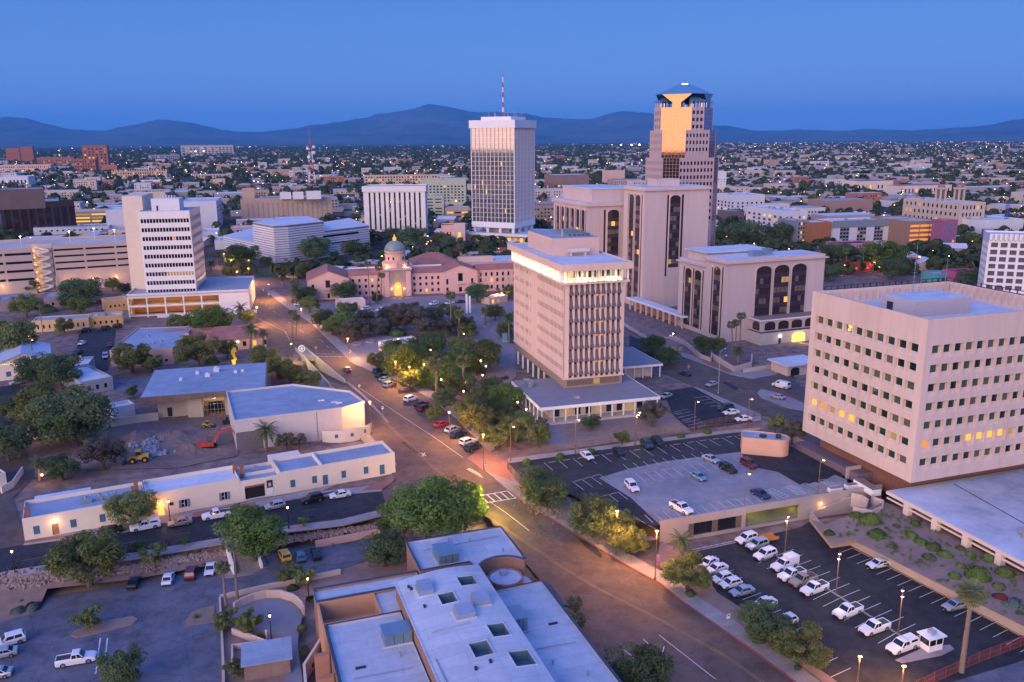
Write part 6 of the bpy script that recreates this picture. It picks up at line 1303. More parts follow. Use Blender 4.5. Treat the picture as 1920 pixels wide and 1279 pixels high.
# terraces and low walls below the arched blocks
def upper_walls():
 o0 = Vector((65.62,297.59));WP = M('terrace_pale',(.54,.44,.39),.9,.07,.5)
 for lb,pts,h in (('white curved planter wall at the foot of the arched block',[(65.41,297.60),(65.96,287.49),(68.34,281.84),(70.57,290.67)],1.6),('stepped beige planter wall beside the garage mouth',[(70.02,287.39),(71.37,279.43),(73.06,269.68),(80.42,275.41),(83.83,287.06)],1.8),('low pale railing wall before the garage mouth',[(75.93,268.18),(81.31,270.94),(87.60,274.49)],1.3),('long pale wall along the sunken garden by the walkway',[(46.10,342.79),(51.94,315.38),(57.26,300.43),(61.76,299.44)],1.2),('short pale wall at the walkway end',[(60.46,318.08),(64.39,308.41),(65.62,297.59)],1.4)):
  t = thing('garden_wall',lb,'wall',(o0.x,o0.y,0));b = MB();b.wall([Vector(p)-o0 for p in pts],.4,-.3,h);b.build('wall',WP,t)
 patch('sunken_garden',[(48.21,363.10),(58.50,330.39),(64.57,309.34),(57.26,300.43),(51.94,315.38),(45.67,339.43)],0,DIRT,.02)
 patch('lane_lower',[(46.08,324.40),(52.43,308.78),(55.87,283.87),(51.60,285.94),(46.71,296.32),(43.55,305.77)],0,ASPHD,.02)
 t = thing('wall_lamp','small white lamp glowing in the sunken garden','lamp',(*(62.03,318.04),1.2));b = MB();b.cyl(0,0,0,.5,.12,n=8);b.build('post',DARKM,t);b = MB();b.cyl(0,0,.5,.8,.2,n=8);b.build('globe',BULBW,t);lamp_light('lamp_light',(0,0,1.2),120,(1,.85,.6),.2,t)
upper_walls()
# ================================================================ right middle distance
PKW = M('apt_white',(.62,.60,.63),.7,.05);GRY = M('panel_grey',(.22,.24,.28),.6,.08);ORG = M('panel_orange',(.36,.145,.06),.7,.08)
gx = 224.12,591.93,74.0,61.5,22.0,0.0,18.0
hotel = block('hotel','pale hotel with four grey window bays right of the arched blocks','hotel',*gx,wall=PKW,roof=ROOFW,units=4,U=(4,1,2.5,3.5,16,.55,.95),glass=GRY,litp=0,dep=.4)
for k in range(4):
 cw = (gx[3]-5)/4
 for j in range(5):
  for i in range(3): ubox('window',GLASS if (i*7+j*3+k*5) % 11 else LITW,hotel,2.5+cw*k+cw*.25+i*cw*.18,.25,4+j*2.5,2.5+cw*k+cw*.25+i*cw*.18+cw*.13,.33,5.4+j*2.5)
slab(hotel,'grey_crown',GRY,-1,-.5,gx[6]-4.2,gx[3]+.5,-.003,gx[6]+.6)
block('hotel_wing','orange clad corner block of the pale hotel','hotel wing',207.15,588.16,74.0,16.1,18.0,0.0,18.1,wall=ORG,roof=ROOFW,litp=0)
block('hotel_wing','dark glass end of the hotel left of its orange corner','hotel wing',199.35,593.15,74.0,9.0,24.0,0.0,18.6,wall=GRY,roof=ROOFW,U=(4,5,.5,3,18,.6,.6),litp=.2,units=2)
block('warehouse','plain brown box building behind the pale hotel','warehouse',316.19,858.75,74.0,55.2,30.8,0.0,13.3,wall=M('warehouse_brown',(.36,.22,.18),.85,.05),roof=ROOFG,litp=0,units=2)
block('apartment_block','white apartment block with balconies left of the pale hotel','apartments',204.71,640.38,74.0,20.2,53.1,0.0,21.6,wall=PKW,roof=ROOFW,U=(5,5,1,3,18,.5,.6),V=(7,5,1,3,18,.5,.6),litp=.12,units=4,glass=M('apt_brown',(.12,.05,.05),.5,0))
block('apartment_block','white stepped apartment block behind the trees, right of the glass skyscraper','apartments',217.04,830.80,74.0,32.6,36.0,0.0,21.3,wall=PKW,roof=ROOFW,U=(6,4,1,2,15,.4,.55),V=(5,4,1,2,15,.5,.6),litp=.15,units=4)
block('townhouse','grey brown low houses below the white stepped apartments','houses',189.43,751.41,74.0,17.6,15.7,0.0,12.6,wall=M('town_brown',(.16,.12,.13),.8,.1),roof=ROOFB,U=(4,2,1,1,7,.4,.5),litp=.2)
cb = block('federal_building','cream civic building with two small domed towers','civic building',362.06,689.99,74.0,25.3,64.5,0.0,23.1,wall=M('civic_cream',(.55,.43,.34),.85,.05),roof=ROOFW,U=(6,3,2,5,22,.45,.55),V=(12,3,2,5,22,.4,.5),litp=.15,units=2)
for k,(x,y,lb) in enumerate(((1512,640,'left domed bell tower on the cream civic building'),(1602,640,'right domed bell tower on the cream civic building'))):
 p = ((363.08,725.58),(378.05,724.24))[k];bt = thing('bell_tower',lb,'bell tower',(p[0],p[1],24),az2rz(74));b = MB()
 for sx_,sy_ in ((0,0),(5,0),(0,5),(5,5)): b.box(sx_,sy_,-2,sx_+1.2,sy_+1.2,8)
 b.box(-.5,-.5,8,6.7,6.7,9.2);b.build('belfry',MATS['civic_cream'],bt);slab(bt,'bell_chamber',BLIND,1,1,0,5.2,5.2,7.5)
 b = MB();n = 14;b.rings([[(3.1+3*cos(radians(a))*cos(2*pi*q/n),3.1+3*cos(radians(a))*sin(2*pi*q/n),9.2+3*sin(radians(a))) for q in range(n)] for a in range(0,88,15)]);b.build('dome',TILE,bt)
block('parking_garage','orange lit open parking decks in front of the cream civic building','parking garage',273.70,584.91,74.0,25.6,40.0,0.0,18.7,wall=M('orange_garage',(.32,.19,.13),.85,.05),roof=CONC,U=(3,5,.5,1,17,.94,.5),glass=M('deck_glow_orange',(.5,.2,.05),.8,0,emit=(1,.36,.07),es=.35),litp=0)  # emissive panes stand in for the lamplight inside the decks
block('stair_tower','pink and blue painted stair tower beside the orange parking decks','stair tower',288.98,569.77,74.0,12.0,10.0,0.0,20.7,wall=M('painted_pink',(.32,.12,.19),.7,.1),roof=CONC,U=(3,5,.3,1,19,.5,.5),glass=M('painted_blue',(.12,.18,.40),.6,0),litp=.2)
block('shop_building','pink building with a purple roof and round gable below the hotel','shop building',208.13,537.84,74.0,26.9,14.0,0.0,9.2,wall=M('shop_pink',(.55,.25,.32),.85,.06),roof=M('purple_roof',(.13,.05,.08),.9,.1),litp=0,U=(5,1,1,1,4,.4,.6))
block('red_house','red painted house with lit windows among the plaza trees','house',190.56,478.57,74.0,17.3,12.0,0.0,5.9,wall=M('house_red',(.38,.05,.05),.85,.08),roof=M('dark_red_roof',(.14,.05,.05),.9),U=(4,1,1,1,3.4,.4,.6),litp=.9)
block('shop_building','teal painted shop front near the white hotel tower','shop',223.57,441.81,74.0,11.2,10.0,0.0,4.9,wall=M('shop_teal',(.10,.34,.36),.85,.06),roof=ROOFG,U=(4,1,.5,.3,2.6,.5,.7),litp=.3)
block('shop_building','magenta painted shop front near the white hotel tower','shop',232.04,438.24,74.0,14.9,10.0,0.0,6.5,wall=M('shop_magenta',(.45,.10,.22),.85,.06),roof=M('shop_red_roof',(.25,.05,.08),.9),U=(4,1,.5,.3,2.6,.5,.7),litp=.3)
block('school','red roofed school among trees, left of the pair','school',504.73,1244.65,74.0,56.9,40.0,0.0,13.2,wall=CREAM,roof=TILE,U=(8,1,2,1,9,.4,.6),litp=.2,par=.1)
block('school','long red roofed school among trees, right of the pair','school',518.86,1149.27,74.0,85.5,30.0,0.0,11.4,wall=CREAM,roof=TILE,U=(14,1,2,1,9,.4,.6),litp=.2,par=.1)
block('white_block','narrow white building with yellow lit windows beside the glass skyscraper','building',290.46,1217.29,74.0,15.2,14.0,0.0,29.2,wall=PALE,U=(3,5,1,3,20,.35,.4),litp=.8)
block('depot','low white depot roofs behind the cream civic building','depot',371.03,674.05,74.0,43.2,30.0,0.0,10.5,wall=PALE,roof=ROOFW,litp=0,units=3)
block('office_block','small brown and white office with a long lit roof line behind the arched wing','office',60.41,1231.77,74.0,54.5,41.3,0.0,25.2,wall=M('office_brown',(.25,.17,.15),.7),roof=ROOFW,U=(10,2,1,3,12,.6,.5),V=(4,3,1,3,14,.4,.8),litp=.2)
block('tile_tower','pink tower house with a red tile roof behind the arched wing','tower house',162.40,1471.00,74.0,34.1,18.0,0.0,22.5,wall=PINKB,roof=TILE,litp=0)
# white hotel tower at right edge
hx = 219.39,389.49,110.0,60.0,16.0,0.0,31.6
ht = block('hotel_tower','white gridded hotel tower at the right edge','hotel tower',*hx,wall=M('grid_white',(.72,.69,.70),.7,.03),roof=ROOFW,U=(15,8,.6,2,hx[6]-3.4,.72,.66),V=(5,8,.6,2,hx[6]-3.4,.72,.66),glass=M('hotel_glass',(.10,.085,.10),.25,0),litp=.03,dep=.9)
eb = MB()
for k in range(30): eb.box(k*2,-1.6,hx[6]-2.6,k*2+1.0,-.003,hx[6]+.2)
eb.build('scalloped_eave',MATS['grid_white'],ht)
# lattice crane
cr_ = thing('crane','blue lattice crane mast near the civic building','crane',(*(399.40,687.84),0),.4);b = MB()
for x,y in ((-.9,-.9),(.9,-.9),(.9,.9),(-.9,.9)): b.tube((x,y,0),(x,y,24),.14,n=4)
for k in range(12):
 for x0,y0,x1,y1 in ((-.9,-.9,.9,-.9),(.9,-.9,.9,.9),(.9,.9,-.9,.9),(-.9,.9,-.9,-.9)): b.tube((x0,y0,k*2),(x1,y1,k*2+2),.09,n=4)
b.build('mast',M('crane_blue',(.05,.10,.35),.5),cr_)
# left far landmarks
block('brick_tower','tallest red brick tower on the far left skyline','brick tower',-1191.69,2416.52,74.0,64.5,30.0,0.0,65.9,wall=BRICK,roof=BRICK,U=(6,7,2,4,60,.4,.5),litp=.1)
block('brick_block','wide red brick block in front of the tallest brick tower','brick block',-1113.25,2204.83,74.0,51.8,40.0,0.0,33.5,wall=BRICK,roof=ROOFG,U=(8,4,2,4,30,.4,.5),litp=.15)
block('brick_block','small red brick block left of the tallest brick tower','brick block',-1881.81,3333.77,74.0,44.4,30.0,0.0,59.1,wall=BRICK,roof=BRICK,litp=.1)
block('brick_block','low red brick block at the far left skyline edge','brick block',-1945.46,3348.48,74.0,47.1,30.0,0.0,54.0,wall=BRICK,roof=BRICK,litp=.1)
block('brick_block','long low red brick block before the far towers','brick block',-1537.36,2813.50,74.0,109.0,30.0,0.0,27.3,wall=BRICK,roof=ROOFW,U=(20,3,2,3,20,.4,.5),litp=.15)
block('brick_block','short red brick block right of the tallest brick tower','brick block',-978.88,2069.35,74.0,33.8,30.0,0.0,21.0,wall=M('orange_brick',(.42,.17,.10),.9,.1),roof=ROOFG,litp=.1)
st_ = block('stadium','grey stadium grandstand below the mountains','stadium',-1833.10,4832.20,74.0,278.0,90.0,0.0,53.5,wall=M('stadium_grey',(.42,.38,.36),.8,.08),roof=CONC,U=(14,4,4,6,44,.6,.45),litp=.15)
block('grey_block','grey modern block left of the stadium','block',-1400.67,3353.75,74.0,112.9,30.0,0.0,25.1,wall=GRY,roof=ROOFW,U=(14,3,2,3,20,.5,.5),litp=.2)
block('tan_school','long tan school building with many windows, below the stadium','school',-829.13,1793.61,74.0,107.6,40.0,0.0,15.4,wall=M('school_tan',(.52,.36,.25),.9,.08),roof=ROOFW,U=(22,3,2,2,20,.4,.5),litp=.12,units=4)
block('tan_school','low tan building right of the long tan school','building',-611.09,1665.03,74.0,68.5,40.0,0.0,11.9,wall=MATS['school_tan'],roof=ROOFW,U=(12,2,2,2,12,.4,.5),litp=.12,units=3)
block('long_hall','long low pink hall at the far left below the brick blocks','hall',-1322.85,2238.76,74.0,119.6,40.0,0.0,18.2,wall=PINKB,roof=ROOFB,U=(24,2,2,2,16,.4,.5),litp=.15)
block('market_hall','white arched market roofs at the left edge behind the dark office','market hall',-918.35,1537.58,74.0,52.2,50.0,0.0,15.7,wall=PALE,roof=ROOFW,litp=.1,U=(8,1,2,2,12,.4,.5))
bl = thing('bleachers','white bleachers with red lettering band below the tan school','bleachers',(*(-693.11,1541.87),0),az2rz(74));b = MB()
for k in range(6): b.box(0,k*2.2,0,80,k*2.2+2.1,1.2+k*1.3)
b.build('seating',PALE,bl);slab(bl,'red_panel',M('panel_red',(.45,.05,.05),.8),34,4.3,3.85,48,8.6,5.6)
# radio mast
rm = thing('radio_mast','red and white lattice radio mast with dishes behind the tan office','radio mast',(*(-292.22,1266.85),0),.3);b = MB();RW2 = M('mast_rust',(.40,.12,.07),.7,.1)
for k in range(10):
 z0,z1 = k*7.5,k*7.5+7.5;s0,s1 = 5.2*(1-k*.075),5.2*(1-(k+1)*.075)
 for x,y in ((-1,-1),(1,-1),(1,1),(-1,1)):
  b.tube((x*s0,y*s0,z0),(x*s1,y*s1,z1),.35,n=4,mi=(k//2) % 2)
 for (x0,y0),(x1,y1) in (((-1,-1),(1,-1)),((1,-1),(1,1)),((1,1),(-1,1)),((-1,1),(-1,-1))):
  b.tube((x0*s0,y0*s0,z0),(x1*s1,y1*s1,z1),.22,n=4,mi=(k//2) % 2);b.tube((x1*s0,y1*s0,z0),(x0*s1,y0*s1,z1),.22,n=4,mi=(k//2) % 2)
b.tube((0,0,70),(0,0,96),.4,.15,n=5);b.build('lattice',[RW2,WHITE],rm)
for k,(x,y,z,r_) in enumerate(((4,-4,58,2.6),(-4,-4,64,2.2),(5,-2,66,2.4),(3,-4,46,2.0),(-3,-4,52,2.6))):
 b = MB();b.tube((x,y,z),(x*1.15,y*1.3-1,z),r_,r_*.8,n=14);b.build('dish',WHITE,rm)
# ================================================================ suburb: houses, trees, lights
HW = [M('far_wall_%d' % i,c,.9,0) for i,c in enumerate(((.46,.36,.30),(.38,.33,.30),(.34,.25,.21),(.55,.50,.48)))]
HR = [M('far_roof_%d' % i,c,.8,0) for i,c in enumerate(((.40,.39,.40),(.60,.58,.59),(.24,.22,.22),(.24,.09,.06)))]
def house_mesh(i):
 b = MB();w_,d_,h = (14,10,17,12)[i],(10,9,11,12)[i],(3.6,3.4,3.8,3.2)[i]
 b.box(-w_/2,-d_/2,-.5,w_/2,d_/2,h)
 if i in (0,3):
  for s_ in (-1,1):
   q = [(-w_/2-.5,s_*(d_/2+.6),h-.1),(w_/2+.5,s_*(d_/2+.6),h-.1),(w_/2+.5,0,h+2),(-w_/2-.5,0,h+2)];b.hexa(q,[(p[0],p[1],p[2]+.2) for p in q],1)
  for x in (-w_/2,w_/2): b.face([(x,-d_/2,h),(x,d_/2,h),(x,0,h+1.9)])
 else:
  b.box(-w_/2-.2,-d_/2-.2,h+.003,w_/2+.2,d_/2+.2,h+.4,1);b.box(-2,-1,h+.4,0,1,h+1.2,1)
 for k in range(3): b.box(-w_/2+1.5+k*4,-d_/2-.05,1,-w_/2+2.7+k*4,-d_/2-.003,2.2,2)
 return b.mesh('house_mesh',[HW[i],HR[(1,1,0,3)[i]],GLASS])
HM = [house_mesh(i) for i in range(4)]
def blocked(x,y,pad=0):
 return any((x-a)**2+(y-b)**2 < (c+pad)**2 for a,b,c in KEEP)
KEEP += [(20,655,45),(88,446,30),(60,400,60),(90,335,45),(-50,420,75),(-150,560,70),(-235,455,75),(-150,395,60)]
rs_ = random.Random(21)
def behind_street(x,y):
 # the suburb's street grid runs with the downtown streets
 u = x*.956+y*.292;v = -x*.292+y*.956
 return (u % 118) < 13 or (v % 150) < 13
cand = []
while len(cand) < 3200:
 y = 480+(rs_.random()**1.5)*5200;x = rs_.uniform(-.66,.66)*y
 if blocked(x,y,6) or behind_street(x,y): continue
 cand.append((y,x))
cand.sort();far_mb = MB();used_cells = set();nh = 0
for y,x in cand:
 c_ = (int(x/17),int(y/15))
 if c_ in used_cells: continue
 used_cells.add(c_);i = rs_.randrange(4)
 if nh < 290:
  o = put('house',HM[i],None,(x,y,-.2),radians(-16)+rs_.choice((0,pi/2,pi)),(rs_.uniform(.8,1.25),)*2+(rs_.uniform(.9,1.3),));tag(o,'small pale house among the suburb trees behind downtown','house','suburb houses behind downtown');nh += 1
 else:
  s_ = rs_.uniform(.8,1.5);w2,d2,h2 = 7*s_,5*s_,rs_.uniform(3.4,5.5);a = radians(16);ca,sa = cos(a),sin(a)
  P_ = [(x+p*ca-q*sa,y+p*sa+q*ca) for p,q in ((-w2,-d2),(w2,-d2),(w2,d2),(-w2,d2))];far_mb.prism(P_,-.3,h2,0);far_mb.face([(p[0],p[1],h2+.05) for p in P_],1+rs_.randrange(3))
# big flat roofed sheds out to the plain
for k in range(900):
 y = rs_.uniform(1000,9500);x = rs_.uniform(-.66,.66)*y
 if rs_.random() > (.25 if x < .1*y else 1.0) or (y < 1500 and blocked(x,y,40)): continue
 w2,d2,h2 = rs_.uniform(12,46),rs_.uniform(9,26),rs_.uniform(4,9);a = radians(16);ca,sa = cos(a),sin(a)
 P_ = [(x+p*ca-q*sa,y+p*sa+q*ca) for p,q in ((-w2,-d2),(w2,-d2),(w2,d2),(-w2,d2))];far_mb.prism(P_,-.3,h2,0);far_mb.face([(p[0],p[1],h2+.05) for p in P_],1+(0 if rs_.random() < .6 else rs_.randrange(3)))
for k in range(520):
 y = 620+rs_.random()**1.4*2600;x = rs_.uniform(-.66,.66)*y
 if blocked(x,y,22): continue
 w2,d2,h2 = rs_.uniform(7,24),rs_.uniform(6,14),rs_.choice((5,6,7,9,12,15));a = radians(16);ca,sa = cos(a),sin(a);ci = rs_.choice((0,4,4,5,6,7,7))
 f2 = lambda p,q,z: (x+p*ca-q*sa,y+p*sa+q*ca,z);P_ = [(x+p*ca-q*sa,y+p*sa+q*ca) for p,q in ((-w2,-d2),(w2,-d2),(w2,d2),(-w2,d2))];far_mb.prism(P_,-.3,h2,ci);far_mb.face([(p[0],p[1],h2+.05) for p in P_],1+rs_.randrange(3))
 for zz in range(int(h2/3.2)):
  m = int(w2/1.7)
  for i in range(m):
   if rs_.random() < .75: p0 = -w2+1+i*3.4;far_mb.face([f2(p0,-d2-.06,zz*3.2+1.0),f2(p0+1.6,-d2-.06,zz*3.2+1.0),f2(p0+1.6,-d2-.06,zz*3.2+2.5),f2(p0,-d2-.06,zz*3.2+2.5)],9 if rs_.random() < .12 else 8)
fo = far_mb.build('distant_buildings',[HW[1],HR[1],HR[0],HR[2],M('mid_white',(.60,.56,.54),.8,.05),M('mid_brick',(.36,.16,.11),.9,.1),M('mid_tan',(.48,.33,.24),.9,.1),M('mid_cream',(.56,.46,.38),.9,.05),GLASS,LITO]);tag(fo,'mass of pale roofs spread over the plain towards the mountains','buildings',None,'stuff')
# trees: leaf clumps
FL = M('far_foliage',(.05,.072,.03),.95,.3,.25,c2=(.13,.15,.065),spec=.1,leaf=.4)
tm = MB()
def blob(mb,x,y,h,r_,n,rr,sz):
 for k in range(n):
  a,e_ = rr.uniform(0,2*pi),rr.uniform(-.5,1.4);q = Vector((cos(a)*cos(e_),sin(a)*cos(e_),sin(e_)*.8))*r_*rr.uniform(.6,1);c_ = Vector((x,y,h))+q
  t1 = q.cross(Vector((rr.uniform(-1,1),rr.uniform(-1,1),1))).normalized();t2 = q.cross(t1).normalized();s1,s2 = sz*rr.uniform(.7,1.3),sz*rr.uniform(.7,1.3)
  mb.face([c_+t1*s1,c_+t2*s2,c_-t1*s1,c_-t2*s2])
for k in range(19000):
 y = 470+(rs_.random()**1.9)*9000;x = rs_.uniform(-.68,.68)*y
 if blocked(x,y,2) or (y < 2600 and behind_street(x,y)): continue
 if y < 1100 and abs(x) < 520 and rs_.random() < .5: continue
 if x > .12*y and y > 2600 and rs_.random() < .35: continue
 r_ = rs_.uniform(2.6,6.2)*(1+y/9000);blob(tm,x,y,r_*.85,r_,11 if y > 1500 else 22,rs_,r_*(.55 if y > 1500 else .38))
to = tm.build('distant_trees',FL);tag(to,'dark green mass of far street trees on the plain','trees',None,'stuff')
# points of light
lm = [MB() for _ in range(4)];LC = [lit('far_light_warm',(1,.52,.20),7),lit('far_light_white',(1,.80,.60),12),lit('far_light_red',(1,.16,.06),7),lit('far_light_green',(.2,1,.5),6)]
for k in range(1900):
 y = 600+(rs_.random()**1.1)*11500;x = rs_.uniform(-.68,.68)*y
 if rs_.random() < .35: y = rs_.uniform(2500,12500);x = rs_.uniform(.12,.66)*y
 if y < 900 and blocked(x,y,5): continue
 s_ = (.25+y/6500)*rs_.choice((.5,.6,.8,1.3));z = rs_.uniform(5,11);i = rs_.choices(range(4),(70,18,10,2))[0]
 lm[i].hexa([(x+s_*cos(a),y+s_*sin(a),z) for a in (0,1.57,3.14,4.71)],[(x+s_*.3*cos(a),y+s_*.3*sin(a),z+s_) for a in (0,1.57,3.14,4.71)])
for k in range(850):
 y = 470+rs_.random()**1.3*2600;x = rs_.uniform(-.66,.66)*y
 if blocked(x,y,3): continue
 s_ = rs_.uniform(.22,.5)*(.6+y/1500);i = rs_.choices(range(4),(80,10,9,1))[0];z = rs_.uniform(4,8)
 lm[i].hexa([(x+s_*cos(a),y+s_*sin(a),z) for a in (0,1.57,3.14,4.71)],[(x+s_*.3*cos(a),y+s_*.3*sin(a),z+s_) for a in (0,1.57,3.14,4.71)])
for x,y,s_ in ((930,6700,6),(1020,6900,7),(1100,6700,7),(860,6800,5),(1170,7000,5),(-1560,4300,3.2),(-1530,4330,3),(-2000,4100,3)):
 lm[1].hexa([(x+s_*cos(a),y+s_*sin(a),26) for a in (0,1.57,3.14,4.71)],[(x+s_*.3*cos(a),y+s_*.3*sin(a),26+s_) for a in (0,1.57,3.14,4.71)])
for i in range(4):
 o = lm[i].build('city_lights',LC[i]);tag(o,('warm street lights sprinkled over the far plain','white floodlights and lamps on the far plain','red lights scattered on the far plain','green signal lights on the far plain')[i],'lights',None,'stuff')
# ================================================================ mountains
from mathutils import noise
SIL = [(-200,222),(0,221),(60,224),(100,233),(140,241),(200,243),(255,232),(310,222),(350,226),(400,237),(440,244),(500,245),(560,238),(620,228),(680,218),(740,203),(775,197),(830,198),(880,205),(960,208),(1010,210),(1060,218),(1110,217),(1150,210),(1190,206),(1220,209),(1260,222),(1330,232),(1380,238),(1430,243),(1500,240),(1560,245),(1640,241),(1700,244),(1770,240),(1850,232),(1920,224),(2120,226)]
def ridge_h(az):
 X_ = 960+1634*math.tan(az)
 for (x0,y0),(x1,y1) in zip(SIL[:-1],SIL[1:]):
  if x0 <= X_ <= x1:
   yy = y0+(y1-y0)*(X_-x0)/(x1-x0);hz = 262+(960-X_)*.0061;return max(25,(hz-yy)/1634*27000*.9)
 return 300
mv_,mf = [],[];na,nr = 520,60
for j in range(nr):
 t_ = j/(nr-1);r_ = 17000+t_*14000
 for i in range(na):
  az = radians(-36+72*i/(na-1));H0 = ridge_h(az)
  prof = min(1,max(0,(r_-17000)/10000));prof = prof**1.5 if r_ <= 27000 else max(0,1-(r_-27000)/4000)
  x,y = r_*sin(az)/cos(az)*cos(az),r_*cos(az)
  n1 = noise.fractal(Vector((x/2600,y/2600,3.1)),.9,2.1,6);n2 = noise.ridged_multi_fractal(Vector((x/3300,y/3300,7)),.9,2.2,6,1.0,2.0)
  n3 = noise.fractal(Vector((x/900,y/900,9.3)),.8,2.2,6);z = H0*prof*(1+(.30*n1+.45*(n2-1.1))*(1-prof*.66))+n3*46*prof+60*prof-20
  mv_.append((x,y,z))
for j in range(nr-1):
 for i in range(na-1): a = j*na+i;mf.append((a,a+1,a+na+1,a+na))
me = bpy.data.meshes.new('mountains');me.from_pydata(mv_,[],mf);me.polygons.foreach_set('use_smooth',[True]*len(mf));me.materials.append(M('mountain_rock',(.025,.028,.04),.95,.3,.0022,0,c2=(.13,.11,.12)))
o = put('mountains',me);o['kind'] = 'structure'
# ================================================================ evening haze
hz_ = MB();hz_.box(-44500,-3100,-8,44500,44500,1400);hm = bpy.data.materials.new('evening_haze');hm.use_nodes = True;n_ = hm.node_tree.nodes
n_.remove(n_['Principled BSDF']);pv = n_.new('ShaderNodeVolumePrincipled');pv.inputs['Color'].default_value = (.09,.50,1,1);pv.inputs['Density'].default_value = 3.1e-5;hm.node_tree.links.new(pv.outputs[0],n_['Material Output'].inputs['Volume'])
ho = hz_.build('haze',hm);tag(ho,'thin blue evening haze over the plain','haze',None,'stuff')
